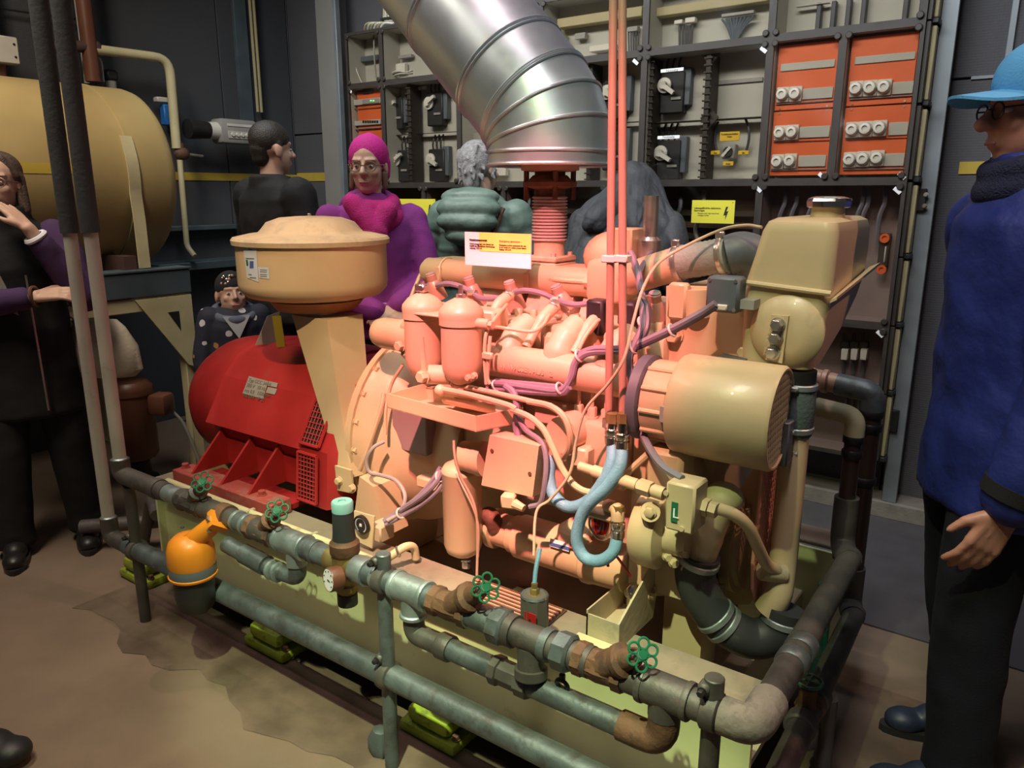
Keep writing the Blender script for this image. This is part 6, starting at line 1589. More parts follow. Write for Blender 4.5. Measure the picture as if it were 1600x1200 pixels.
def skinmat(name, col): 
    m = mat(name, col, .5, 0, .06, 20)
    m.node_tree.nodes['Principled BSDF'].inputs['Subsurface Weight'].default_value = .1
    m.node_tree.nodes['Principled BSDF'].inputs['Subsurface Radius'].default_value = (.02, .008, .005)
    return m
SK = skinmat('light_skin', (.58, .36, .27)); SK2 = skinmat('ruddy_skin', (.52, .24, .17))
def cloth(name, col, var=.12, sc=9, bump=.15): return mat(name, col, .85, 0, var, sc, bump, 220)
def ringe(c, rx, ry, n=20, rot=None):
    out = []
    for k in range(n):
        a = 2 * math.pi * k / n; q = V(rx * math.cos(a), ry * math.sin(a), 0)
        out.append(Vector(c) + (rot @ q if rot else q))
    return out
def hand(mb, wr, d, pn, side, s=1.0, curl=.35, spread=.12):
    """palm and five fingers; d = finger direction, pn = palm normal, side = thumb direction"""
    d = Vector(d).normalized(); pn = Vector(pn); pn = (pn - d * pn.dot(d)).normalized(); t = Vector(side); t = (t - d * t.dot(d) - pn * t.dot(pn)).normalized()
    for k in range(4):
        off = t * ((1.5 - k) * .0185 * s)
        mb.cap(wr + off * .6, wr + d * .085 * s + off, .015 * s, .012 * s, 8)
        L = (.068, .076, .071, .055)[k] * s
        f0 = wr + d * .085 * s + off; dd = (d + t * spread * (1.5 - k) * .5 + pn * curl * .4).normalized()
        f1 = f0 + dd * L * .5; d2 = (dd + pn * curl).normalized(); f2 = f1 + d2 * L * .5
        mb.cap(f0, f1, .0098 * s, .0090 * s, 8); mb.cap(f1, f2, .0090 * s, .0075 * s, 8)
    t0 = wr + d * .022 * s + t * .022 * s; t1 = t0 + (t * .75 + d * .75 + pn * .2).normalized() * .045 * s; t2 = t1 + (d * .9 + t * .3 + pn * .25).normalized() * .032 * s
    mb.cap(t0, t1, .0145 * s, .011 * s, 8); mb.cap(t1, t2, .0105 * s, .0085 * s, 8)

class Person:
    def __init__(s, label, loc, facing, H, skin, headyaw=0, headpitch=0, sw=1.0, lean=0.0, group='visitors around the engine', headroll=0):
        rz = math.atan2(-facing.x, facing.y)
        s.root = thing('person', label, 'person', (loc[0], loc[1], 0), rz, group)
        s.H = H; s.k = H / 1.72; s.skin = skin; s.sw = sw
        k = s.k
        s.lean = lean
        s.neck = s.T(V(0, -.012 * k, 1.455 * k)); s.hr = Matrix.Rotation(headyaw, 3, 'Z') @ Matrix.Rotation(headpitch, 3, 'X') @ Matrix.Rotation(headroll, 3, 'Y')
        s.hs = k ** .55
        s.mb = MB()
    def T(s, p):
        """bend the upper body forward about the hips"""
        p = Vector(p)
        if s.lean and p.z > .95 * s.k:
            o = V(0, 0, .95 * s.k); return o + Matrix.Rotation(-s.lean, 3, 'X') @ (p - o)
        return p
    def h(s, x, y, z):
        q = Vector((x, y, z)) * s.hs
        return s.neck + s.hr @ (q + V(0, .02, .125) * s.hs)
    def head(s, nose=1.0, fat=1.0, brow=1.0):
        b = s.mb; hs = s.hs; rot = s.hr
        b.ball(s.h(0, -.012, .035), Vector((.074 * fat, .092, .088)) * hs, 20, 12, rot=rot)
        b.ball(s.h(0, .018, -.03), Vector((.062 * fat, .068, .085)) * hs, 18, 12, rot=rot)
        b.ball(s.h(0, .040, -.082), Vector((.034 * fat, .036, .030)) * hs, 14, 8, rot=rot)
        b.cap(s.h(0, .082, .014), s.h(0, .106 * (.96 + .04 * nose), -.022), .008 * hs, .0135 * hs * nose, 10)
        for sx in (-1, 1):
            b.ball(s.h(sx * .012, .094, -.026), .0085 * hs * nose, 8, 6)
            b.ball(s.h(sx * .038, .058, -.022), Vector((.022, .020, .020)) * hs, 10, 6)
            b.cap(s.h(sx * .014, .080, .028), s.h(sx * .045, .066, .030), .009 * hs * brow, .008 * hs * brow, 8)
            b.ball(s.h(sx * .076 * fat, -.014, -.004), Vector((.009, .022, .032)) * hs, 10, 8, rot=rot)
        b.cap(s.h(-.018, .080, -.055), s.h(.018, .080, -.055), .0075 * hs, .0075 * hs, 8)
        b.cap(s.h(-.014, .078, -.066), s.h(.014, .078, -.066), .0075 * hs, .0075 * hs, 8)
        b.cap(s.T(V(0, -.012, 1.40 * s.k)), s.h(0, -.01, -.05), .056 * hs, .052 * hs, 14)
    def eyes(s, brow=None, iris=(.09, .06, .04)):
        ey = mat('eye_white', (.6, .56, .52), .3); ir = mat('eye_iris', iris, .3); hs = s.hs
        for sx in (-1, 1):
            MB().ball(s.h(sx * .031, .0715, .005), Vector((.0105, .0105, .0068)) * hs, 10, 8, rot=s.hr).build('eye', ey, s.root, local=True)
            MB().ball(s.h(sx * .031, .0790, .005), .0052 * hs, 8, 6).build('iris', ir, s.root, local=True)
            if brow: MB().cap(s.h(sx * .016, .088, .027), s.h(sx * .046, .074, .029), .0030 * hs, .0022 * hs, 6).build('eyebrow', brow, s.root, local=True)
        lip = mat('lips', (.42, .17, .15), .45)
        MB().cap(s.h(-.017, .0850, -.0600), s.h(.017, .0850, -.0600), .0042 * hs, .0042 * hs, 6).build('mouth', lip, s.root, local=True)
    def torso_inner(s):
        k = s.k
        s.mb.loft([ringe(s.T((0, y * k, z * k)), rx * k * s.sw, ry * k) for (z, rx, ry, y) in ((.86, .14, .10, 0), (1.0, .13, .095, 0), (1.15, .125, .095, 0), (1.30, .15, .10, 0), (1.40, .14, .08, -.01), (1.46, .05, .05, -.012))])
    def legs_inner(s, feet):
        k = s.k
        for (sx, f) in zip((-1, 1), feet):
            s.mb.cap(V(sx * .085 * k, 0, .90 * k), V((sx * .085 * k + f[0]) / 2, f[1] / 2 + .02, .48 * k), .07 * k, .05 * k); s.mb.cap(V((sx * .085 * k + f[0]) / 2, f[1] / 2 + .02, .48 * k), V(f[0], f[1], .08 * k), .05 * k, .036 * k)
            s.mb.cap(V(f[0], f[1], .05 * k), V(f[0], f[1] + .12 * k, .03), .035 * k, .028)
    def arms(s, spec, r=(.043, .036, .026), inner=True):
        """spec: (side, shoulder, elbow, wrist)"""
        for (sh, el, wr) in spec:
            s.mb.cap(sh, el, r[0] * s.k, r[1] * s.k); s.mb.cap(el, wr, r[1] * s.k, r[2] * s.k)
    def finish_body(s, voxel=.0065): return melt(s.mb, 'body', s.skin, s.root, voxel, 2)
    def trousers(s, feet, mt, r=(.095, .075, .062)):
        k = s.k; m = MB()
        m.loft([ringe((0, 0, z * k), rx * k * s.sw, ry * k) for (z, rx, ry) in ((.80, .17, .115), (.90, .178, .122), (1.0, .165, .115), (1.05, .16, .11))])
        for (sx, f) in zip((-1, 1), feet):
            kn = V((sx * .085 * k + f[0]) / 2, f[1] / 2 + .02, .48 * k)
            m.cap(V(sx * .088 * k, 0, .86 * k), kn, r[0] * k, r[1] * k); m.cap(kn, V(f[0], f[1], .10 * k), r[1] * k, r[2] * k)
            m.cyl(V(f[0], f[1], .045 * k), V(f[0], f[1], .12 * k), r[2] * 1.04 * k)
        return melt(m, 'trousers', mt, s.root, .012, 4, .015)
    def shoes(s, feet, mt, sole=None, turn=0.0):
        for f in feet:
            d = V(math.sin(turn), math.cos(turn), 0)
            m = MB(); c = V(f[0], f[1], 0)
            m.ball(c + V(0, 0, .055) - d * .02, (.045, .05, .055)); m.ball(c + d * .07 + V(0, 0, .045), (.045, .06, .043)); m.ball(c + d * .15 + V(0, 0, .036), (.044, .055, .034)); m.cap(c + V(0, 0, .05), c + V(0, 0, .11), .045, .048)
            sh = melt(m, 'shoe', mt, s.root, .008, 3)
            so = MB(); L = []
            for k in range(20):
                a = 2 * math.pi * k / 20; L.append(c + d * .06 + d * (.155 * math.sin(a)) + V(d.y, -d.x, 0) * (.048 * math.cos(a)))
            so.loft([[q + V(0, 0, .0) for q in L], [q + V(0, 0, .022) for q in L]]); so.build('sole', sole or M_['black'], s.root, local=True)
    def coat(s, name, mt, prof, arms, ar=(.072, .062, .052), voxel=.010, fold=.018, puff=0, collar=None, smooth=4):
        k = s.k; m = MB()
        m.loft([ringe(s.T((0, y * k, z * k)), rx * k * s.sw, ry * k, 28) for (z, rx, ry, y) in prof])
        for (sh, el, wr) in arms:
            m.cap(sh, el, ar[0] * k, ar[1] * k); m.cap(el, wr, ar[1] * k, ar[2] * k)
            if puff:
                for (a, b, r0, r1) in ((sh, el, ar[0], ar[1]), (el, wr, ar[1], ar[2])):
                    for j in range(4):
                        q = a.lerp(b, (j + .5) / 4); m.ball(q, (r0 + (r1 - r0) * j / 4) * k * 1.10, 12, 8)
        if puff:
            z0, z1 = prof[0][0], prof[-2][0]; n = int((z1 - z0) / .085)
            for j in range(n):
                z = z0 + (z1 - z0) * (j + .5) / n
                for (pa, pb) in zip(prof, prof[1:]):
                    if pa[0] <= z <= pb[0]:
                        f = (z - pa[0]) / (pb[0] - pa[0]); rx = pa[1] + (pb[1] - pa[1]) * f; ry = pa[2] + (pb[2] - pa[2]) * f; yy = pa[3] + (pb[3] - pa[3]) * f
                        m.ball(s.T((0, yy * k, z * k)), (rx * k * s.sw * 1.05, ry * k * 1.07, .055 * k), 24, 8)
        if collar:
            z, rx, ry, h = collar
            m.loft([ringe(s.T((0, -.012 * k, z * k)), rx * k, ry * k, 24), ringe(s.T((0, -.012 * k, (z + h) * k)), rx * k * .95, ry * k * .95, 24)])
        return melt(m, name, mt, s.root, voxel, smooth, fold)
    def glasses(s, mt, shape=(.023, .018)):
        hs = s.hs
        for sx in (-1, 1):
            c = (sx * .032, .092, .004)
            pts = [s.h(c[0] + shape[0] * math.cos(2 * math.pi * k / 18), c[1] - .006 * abs(math.cos(2 * math.pi * k / 18)) * 0, c[2] + shape[1] * math.sin(2 * math.pi * k / 18)) for k in range(18)]
            MB().tube(pts, .0022 * hs, 6, closed=True).build('glasses_rim', mt, s.root, local=True)
            MB().tube([s.h(sx * .054, .090, .008), s.h(sx * .074, .06, .010), s.h(sx * .079, -.02, .008)], .002 * hs, 6).build('glasses_temple', mt, s.root, local=True)
            MB().add(pts, [list(range(18))]).build('lens', M_['clear'], s.root, local=True)
        MB().tube([s.h(-.010, .094, .008), s.h(0, .097, .010), s.h(.010, .094, .008)], .002 * hs, 6).build('glasses_bridge', mt, s.root, local=True)

DARK = cloth('black_cloth', (.007, .007, .009)); NAVYT = cloth('dark_navy_denim', (.005, .006, .015))
STD = ((.80, .19, .135, 0), (.95, .185, .13, 0), (1.10, .18, .125, 0), (1.25, .19, .13, 0), (1.36, .185, .115, -.01), (1.42, .13, .09, -.015), (1.47, .062, .06, -.012))

def to_cam(loc): return (V(-loc[0], -loc[1], 0)).normalized()
def rot2(d, a): return Matrix.Rotation(a, 3, 'Z') @ d

# ---- woman in purple and black at the left edge, hand at her mouth
loc = A(-2, 285, x=-3.36); loc = (loc.x, loc.y)
p = Person('woman in a purple and black coat, hand at her mouth, at the left edge', loc, rot2(to_cam(loc), R(-4)), 1.61, SK, headyaw=R(-14), headpitch=R(2))
k = p.k; feet = [(-.13, .0), (.13, .05)]
p.head(); p.torso_inner(); p.legs_inner(feet)
shL, elL, wrL = V(-.175, -.01, 1.37) * k, V(-.25, .14, 1.13) * k, V(-.09, .21, 1.415) * k
shR, elR, wrR = V(.175, -.01, 1.37) * k, V(.20, .10, 1.10) * k, V(-.08, .23, 1.15) * k
p.arms([(shL, elL, wrL), (shR, elR, wrR)])
mouth = p.h(-.02, .11, -.05)
dd = (mouth - wrL).normalized()
hand(p.mb, wrL, dd, (.6, -.5, .1), (-.3, .3, .7), .98, .2, .3)
hand(p.mb, wrR, (-.8, .25, .1), (-.1, -.5, -.8), (0, .3, .8), .95, .5)
p.finish_body(.0055)
p.eyes(mat('brown_brow', (.12, .07, .05), .8))
p.glasses(mat('pink_metal_glasses', (.45, .33, .33), .3, .8), (.025, .019))
hairm = mat('dark_brown_hair', (.085, .055, .042), .6, 0, .3, 40, .4, 160)
m = MB(); m.ball(p.h(0, -.030, .045), Vector((.085, .095, .088)) * p.hs, 20, 12, rot=p.hr)
for sx in (-1, 1): m.cap(p.h(sx * .074, -.02, .03), p.h(sx * .080, -.012, -.10), .020 * p.hs, .022 * p.hs); m.cap(p.h(sx * .03, .035, .098), p.h(sx * .072, .012, .03), .016, .014)
m.cap(p.h(0, -.075, .02), p.h(0, -.06, -.12), .06 * p.hs, .045 * p.hs)
melt(m, 'hair', hairm, p.root, .008, 3, .01)
pur = cloth('purple_wool', (.055, .022, .085))
p.coat('coat', DARK, ((.62, .21, .15, 0),) + STD, [], fold=.02, collar=(1.40, .095, .095, .10))
p.coat('sleeves', pur, ((.95, .17, .11, -.03), (1.10, .17, .11, -.03), (1.30, .19, .11, -.03), (1.38, .18, .10, -.025)), [(shL, elL, elL.lerp(wrL, .80)), (shR, elR, elR.lerp(wrR, .82))], (.075, .068, .050), fold=.02)
MB().tube([V(-.06, .155, .62), V(-.055, .150, .9), V(-.05, .142, 1.15)], .004, 6).build('zip', M_['steel'], p.root, local=True)
MB().prism([V(.10, .135, 1.12), V(.02, .150, 1.02), V(-.01, .150, 1.0), V(.02, .145, 1.12), V(.06, .13, 1.24)], (0, .006, 0)).build('inner_shirt', cloth('grey_shirt', (.22, .2, .18)), p.root, local=True)
MB().torus(wrR + V(.0, .0, 0), wrR - elR, .036, .006, 18, 6).build('bracelet', M_['rust'], p.root, local=True)
MB().torus(wrL.lerp(elL, .12), wrL - elL, .034, .010, 18, 6).build('white_cuff', M_['paper'], p.root, local=True)
p.trousers(feet, DARK, (.10, .085, .075)); p.shoes(feet, mat('black_leather', (.015, .014, .014), .4))
# her cream handbag
hb = A(158, 540, x=-3.25)
t = thing('handbag', 'cream leather handbag hanging at the hip of the woman in purple', 'bag', V(hb.x, hb.y, hb.z - .14))
m = MB(); rings = []
for (z, w_, d_) in ((-.13, .13, .045), (-.10, .165, .060), (0, .155, .055), (.08, .11, .035), (.11, .08, .02)):
    rings.append([V(hb.x, hb.y, hb.z) + RT * (w_ * math.cos(2 * math.pi * q / 24)) + FW0 * (d_ * math.sin(2 * math.pi * q / 24)) + Z_ * z for q in range(24)])
m.loft(rings).build('bag_body', mat('cream_leather', (.50, .45, .36), .55, 0, .1, 12, .2, 60), t)
MB().tube(spl([V(hb.x, hb.y, hb.z) - RT * .11 + Z_ * .08, V(hb.x, hb.y, hb.z) - RT * .18 + Z_ * .17, V(hb.x, hb.y, hb.z) - RT * .22 + Z_ * .30], 5), .012, 8).build('strap', M_['whitepipe'], t)
MB().torus(V(hb.x, hb.y, hb.z) - RT * .12 + Z_ * .10, FW0, .022, .004, 18, 6).build('ring', M_['steel'], t)

# ---- child in a patterned navy jacket
loc = A(362, 445, x=-3.18); loc = (loc.x, loc.y)
p = Person('small child in a sequinned beanie and patterned navy jacket', loc, rot2(to_cam(loc), R(6)), 1.12, SK, headyaw=R(4), headpitch=R(12))
k = p.k; feet = [(-.07, 0), (.07, 0)]
p.hs = .86; p.neck = V(0, -.01, .875)
p.head(.7, 1.06, .55); p.torso_inner(); p.legs_inner(feet)
aL = [(V(s_ * .17, 0, 1.36) * k, V(s_ * .24, .02, 1.08) * k, V(s_ * .22, .10, .86) * k) for s_ in (-1, 1)]
p.arms(aL)
for (sh, el, wr), s_ in zip(aL, (-1, 1)): hand(p.mb, wr, (0, .2, -1), (-s_, 0, 0), (0, 1, 0), .62, .3)
p.finish_body(.0055); p.eyes(None, (.05, .05, .06))
nav = mat('navy_child_jacket', (.018, .020, .038), .8, 0, .1, 8, .1, 100)
nt = nav.node_tree; b = nt.nodes['Principled BSDF']; tc = nt.nodes.new('ShaderNodeTexCoord')
vo = nt.nodes.new('ShaderNodeTexVoronoi'); vo.inputs['Scale'].default_value = 19; nt.links.new(tc.outputs['Object'], vo.inputs['Vector'])
nz = nt.nodes.new('ShaderNodeTexNoise'); nz.inputs['Scale'].default_value = 30; nt.links.new(tc.outputs['Object'], nz.inputs['Vector'])
ad = nt.nodes.new('ShaderNodeMath'); ad.operation = 'MULTIPLY_ADD'; ad.inputs[1].default_value = .35; nt.links.new(nz.outputs['Fac'], ad.inputs[0]); nt.links.new(vo.outputs['Distance'], ad.inputs[2])
lt = nt.nodes.new('ShaderNodeMath'); lt.operation = 'LESS_THAN'; lt.inputs[1].default_value = .47; nt.links.new(ad.outputs[0], lt.inputs[0])
rmp = nt.nodes.new('ShaderNodeValToRGB'); sep = nt.nodes.new('ShaderNodeSeparateColor'); nt.links.new(vo.outputs['Color'], sep.inputs[0]); nt.links.new(sep.outputs[0], rmp.inputs[0])
cr = rmp.color_ramp; cr.interpolation = 'CONSTANT'; cr.elements[0].position = 0; cr.elements[0].color = (.018, .020, .038, 1); cr.elements[1].position = .42; cr.elements[1].color = (.62, .62, .62, 1)
e_ = cr.elements.new(.86); e_.color = (.42, .20, .08, 1); e_ = cr.elements.new(.93); e_.color = (.3, .36, .4, 1)
mx = nt.nodes.new('ShaderNodeMix'); mx.data_type = 'RGBA'; old = b.inputs['Base Color'].links[0].from_socket
nt.links.new(lt.outputs[0], mx.inputs[0]); nt.links.new(old, mx.inputs[6]); nt.links.new(rmp.outputs[0], mx.inputs[7]); nt.links.new(mx.outputs[2], b.inputs['Base Color'])
p.coat('jacket', nav, ((.74, .22, .17, 0), (.95, .215, .165, 0), (1.15, .21, .16, 0), (1.30, .20, .15, 0), (1.38, .17, .12, 0), (1.44, .10, .09, 0)), [(a, b_, b_.lerp(c_, .9)) for (a, b_, c_) in aL], (.085, .078, .066), .009, .012)
m = MB(); m.torus(V(0, -.005, .905), V(0, .35, 1), .085, .026, 24, 10); melt(m, 'hood_collar', cloth('blue_grey_lining', (.10, .12, .17)), p.root, .007, 3)
MB().prism([V(-.06, .075, .90), V(0, .115, .80), V(.06, .075, .90), V(0, .07, .90)], (0, .012, 0)).build('shirt', cloth('grey_jersey', (.32, .31, .33)), p.root, local=True)
bn = cloth('black_knit', (.016, .015, .018))
m = MB(); m.ball(p.h(0, -.018, .050), Vector((.084, .100, .090)) * p.hs, 22, 12, rot=p.hr); m.cap(p.h(0, -.06, .0), p.h(0, -.05, -.03), .065 * p.hs, .05 * p.hs)
melt(m, 'beanie', bn, p.root, .007, 2)
for j in range(16):
    an = R(25 + 9 * j * .9); rr_ = random.uniform(.0, .02)
    q = p.h(-.034 + .0058 * j, .072 - .0006 * (j - 8) ** 2 * .8, .078 + .022 * random.uniform(-1, 1))
    MB().ball(q, (.010 * p.hs, .006, .009 * p.hs), 8, 6).build('sequin', M_['chrome' if j % 3 else 'copper'], p.root, local=True)
p.trousers(feet, DARK); p.shoes(feet, M_['black'])

# ---- man in black seen from behind
loc = A(428, 228, x=-3.05); d0 = 3.85
q = CAM_P + (FW0 * d0 + RT * ((434 - 800) / CAM_F * d0 * .985)); loc = (q.x, q.y)
p = Person('dark-haired man in a black jacket with his back turned', loc, (RT * .70 + FW0 * .72).normalized(), 1.80, SK, headyaw=R(0), sw=1.28)
k = p.k; feet = [(-.12, 0), (.12, 0)]
p.head(1.05, 1.05); p.torso_inner(); p.legs_inner(feet)
aL = [(V(s_ * .225, -.01, 1.38) * k, V(s_ * .29, .03, 1.10) * k, V(s_ * .22, .16, .95) * k) for s_ in (-1, 1)]
p.arms(aL)
for (sh, el, wr), s_ in zip(aL, (-1, 1)): hand(p.mb, wr, (0, .6, -.8), (-s_, 0, 0), (0, .8, .5), 1.05)
p.finish_body(.007); p.eyes()
sh_ = mat('short_dark_hair', (.020, .016, .014), .55, 0, .3, 60, .4, 200)
m = MB(); m.ball(p.h(0, -.017, .048), Vector((.081, .098, .088)) * p.hs, 20, 12, rot=p.hr); m.cap(p.h(0, -.06, .0), p.h(0, -.062, -.03), .055 * p.hs, .045 * p.hs)
for sx in (-1, 1): m.cap(p.h(sx * .07, -.01, .03), p.h(sx * .072, -.005, .0), .016, .012)
melt(m, 'hair', sh_, p.root, .007, 2, .006)
p.coat('jacket', DARK, STD, aL, (.078, .070, .058), fold=.02, collar=(1.38, .10, .10, .085))
p.trousers(feet, DARK); p.shoes(feet, M_['black'])

# ---- woman in the pink hat and scarf
d0 = 3.45
q = CAM_P + (FW0 * d0 + RT * ((583 - 800) / CAM_F * d0 * .985)); loc = (q.x, q.y)
p = Person('woman in a magenta beanie, magenta scarf and purple jacket', loc, rot2(to_cam(loc), R(8)), 1.70, SK, headyaw=R(-22), headpitch=R(-3))
k = p.k; feet = [(-.1, 0), (.1, 0)]
p.head(.95); p.torso_inner(); p.legs_inner(feet)
aL = [(V(-.18, -.01, 1.36) * k, V(-.24, .08, 1.09) * k, V(-.06, .20, .99) * k), (V(.18, -.01, 1.36) * k, V(.25, .07, 1.09) * k, V(.02, .21, .97) * k)]
p.arms(aL)
hand(p.mb, aL[0][2], (.8, .3, -.3), (0, -.6, -.6), (.2, .4, .8), .92, .5); hand(p.mb, aL[1][2], (-.8, .3, -.2), (0, -.6, -.6), (-.2, .4, .8), .92, .5)
p.finish_body(.0055); p.eyes(mat('light_brow', (.22, .13, .09), .8))
p.glasses(mat('tortoise_glasses', (.16, .11, .08), .35), (.026, .020))
mg = cloth('magenta_knit', (.52, .014, .24), .10, 20, .4); mg2 = cloth('magenta_scarf', (.56, .020, .22), .18, 26, .6)
m = MB(); m.ball(p.h(0, -.026, .048), Vector((.087, .100, .092)) * p.hs, 24, 14, rot=p.hr); m.cap(p.h(-.01, -.035, .10), p.h(.0, -.045, .115), .04, .03)
for sx in (-1, 1): m.cap(p.h(sx * .068, -.03, .02), p.h(sx * .066, -.035, -.035), .026, .022)
m.cap(p.h(0, -.075, .0), p.h(0, -.07, -.04), .05, .04)
melt(m, 'beanie', mg, p.root, .007, 3)
m = MB()
for sx in (-1, 1): m.cap(p.h(sx * .070, .0, -.03), p.h(sx * .074, .005, -.085), .015, .013)
melt(m, 'hair', mat('auburn_hair', (.16, .085, .06), .6), p.root, .006, 2)
m = MB(); m.torus(p.neck + V(0, .015, -.030), V(0, .3, 1), .088, .040, 26, 12); m.torus(p.neck + V(0, .03, -.085), V(.15, .45, 1), .095, .040, 26, 12)
m.cap(p.neck + V(-.05, .12, -.06), p.neck + V(.05, .165, -.22), .045, .05); m.cap(p.neck + V(.05, .165, -.22), p.neck + V(.045, .17, -.30), .05, .045); m.cap(p.neck + V(.09, .10, -.03), p.neck + V(.0, .15, -.15), .045, .05)
melt(m, 'scarf', mg2, p.root, .007, 3, .018)
pj = cloth('purple_fleece', (.26, .035, .25), .10, 8, .3)
p.coat('jacket', pj, ((.84, .205, .15, 0), (.95, .20, .145, 0), (1.10, .19, .14, 0), (1.25, .195, .14, 0), (1.35, .185, .12, -.01), (1.42, .13, .09, -.015), (1.47, .07, .065, -.012)), [(a, b_, b_.lerp(c_, .92)) for (a, b_, c_) in aL], (.068, .062, .052), fold=.02)
m = MB(); m.torus(p.neck + V(0, -.075, -.055), V(0, -.75, 1), .105, .036, 26, 10); melt(m, 'hood', pj, p.root, .008, 3, .015)
MB().prism([V(.03, .152, 1.20), V(.085, .148, 1.30), V(.10, .145, 1.26), V(.075, .152, 1.17)], (0, .006, 0)).build('chest_badge', M_['greyplastic'], p.root, local=True)
MB().tube([V(.14, .14, 1.30), V(.145, .145, 1.18), V(.15, .14, 1.10)], .003, 6).build('drawcord', mg, p.root, local=True)
p.trousers(feet, NAVYT); p.shoes(feet, M_['black'])

# ---- grey-haired person in the green quilted jacket, seen from behind
d0 = 3.88
q = CAM_P + (FW0 * d0 + RT * ((751 - 800) / CAM_F * d0 * .985)); loc = (q.x, q.y)
p = Person('grey-haired visitor in a sage green quilted jacket, seen from behind', loc, (FW0 * .93 + RT * .30).normalized(), 1.70, SK, headyaw=R(-22), headpitch=R(-4), sw=1.10, headroll=R(-6))
k = p.k; feet = [(-.1, 0), (.1, 0)]
p.head(); p.torso_inner(); p.legs_inner(feet)
aL = [(V(s_ * .19, -.01, 1.36) * k, V(s_ * .26, .05, 1.09) * k, V(s_ * .16, .22, 1.02) * k) for s_ in (-1, 1)]
p.arms(aL)
for (sh, el, wr), s_ in zip(aL, (-1, 1)): hand(p.mb, wr, (-s_ * .5, .7, .2), (0, .2, -1), (0, .8, .5), .95)
p.finish_body(.007); p.eyes()
gh_ = mat('silver_grey_hair', (.26, .245, .25), .6, 0, .35, 60, .6, 200)
m = MB(); m.ball(p.h(0, -.024, .045), Vector((.092, .104, .100)) * p.hs, 20, 12, rot=p.hr); m.cap(p.h(0, -.065, .0), p.h(0, -.07, -.065), .06 * p.hs, .045 * p.hs)
for j in range(44):
    a_ = random.uniform(-2.6, 2.6); zz = random.uniform(-.06, .12)
    q = p.h(.08 * math.sin(a_), -.03 - .085 * math.cos(a_), zz); m.cap(q, q + p.hr @ V(.014 * math.sin(a_), -.014 * math.cos(a_), -.030 + .02 * random.random()), .013, .005, 6)
melt(m, 'hair', gh_, p.root, .006, 1, .008)
gj = mat('sage_green_nylon', (.135, .20, .165), .5, 0, .12, 8, .15, 60)
p.coat('quilted_jacket', gj, ((.80, .20, .15, 0), (.95, .20, .15, 0), (1.10, .195, .145, 0), (1.25, .20, .145, 0), (1.35, .19, .125, -.01), (1.42, .14, .10, -.015), (1.47, .08, .075, -.012)), aL, (.085, .078, .062), .010, .012, puff=1, smooth=2)
m = MB()
for (yy, zz, rx, rz_) in ((-.165, 1.40, .165, .06), (-.185, 1.335, .155, .055), (-.175, 1.27, .12, .05), (-.135, 1.45, .15, .05)): m.ball(V(0, yy, zz) * k, (rx, .075, rz_), 20, 10)
m.torus(p.neck + V(0, -.02, -.05), V(0, -.25, 1), .105, .038, 26, 10)
melt(m, 'hood', gj, p.root, .008, 1, .02)
MB().lathe([(.070, 0), (.075, .05)], p.neck + V(0, -.0, -.045), Z_, 24).build('collar', M_['black'], p.root, local=True)
MB().tube(spl([V(.16, -.12, 1.40) * k, V(.10, -.18, 1.22) * k, V(.02, -.19, 1.08) * k, V(-.10, -.17, .92) * k], 5), .012, 8).build('bag_strap', M_['rust'], p.root, local=True)
p.trousers(feet, DARK); p.shoes(feet, M_['black'])

# ---- stooping visitor in a dark grey hooded coat behind the copper pipes
d0 = 3.45
q = CAM_P + (FW0 * d0 + RT * ((955 - 800) / CAM_F * d0 * .985)); loc = (q.x, q.y)
p = Person('stooping visitor in a dark grey hooded coat behind the hanging copper pipes', loc, (FW0 * .92 + RT * .40).normalized(), 1.74, SK, headyaw=R(-5), headpitch=R(-50), sw=1.08, lean=R(34))
k = p.k; feet = [(-.12, 0), (.12, 0)]
p.head(); p.torso_inner(); p.legs_inner(feet)
aL = [(p.T(V(s_ * .20, -.01, 1.36) * k), p.T(V(s_ * .25, .08, 1.10) * k), p.T(V(s_ * .16, .25, 1.02) * k)) for s_ in (-1, 1)]
p.arms(aL)
for (sh, el, wr), s_ in zip(aL, (-1, 1)): hand(p.mb, wr, (-s_ * .3, .8, -.3), (0, .2, -1), (0, .8, .5), 1.0)
p.finish_body(.007); p.eyes()
dg = mat('dark_grey_waxed_cloth', (.050, .050, .056), .7, 0, .2, 7, .3, 60)
p.coat('coat', dg, ((.66, .20, .16, -.01), (.80, .20, .155, -.01), (.95, .21, .16, -.02), (1.10, .215, .165, -.03), (1.25, .215, .165, -.04), (1.36, .20, .14, -.03), (1.43, .14, .11, -.02), (1.47, .09, .09, -.01)), aL, (.09, .08, .066), .008, .07)
m = MB(); m.ball(p.h(0, -.03, .03), Vector((.108, .120, .125)) * p.hs, 22, 12, rot=p.hr)
for sx in (-1, 1): m.cap(p.h(sx * .05, -.04, .0), p.T(V(sx * .19, -.03, 1.37) * k), .085, .075); m.cap(p.h(sx * .03, -.06, .03), p.T(V(sx * .10, -.13, 1.28) * k), .085, .075)
melt(m, 'hood', dg, p.root, .008, 2, .08)
p.trousers(feet, DARK); p.shoes(feet, M_['black'])

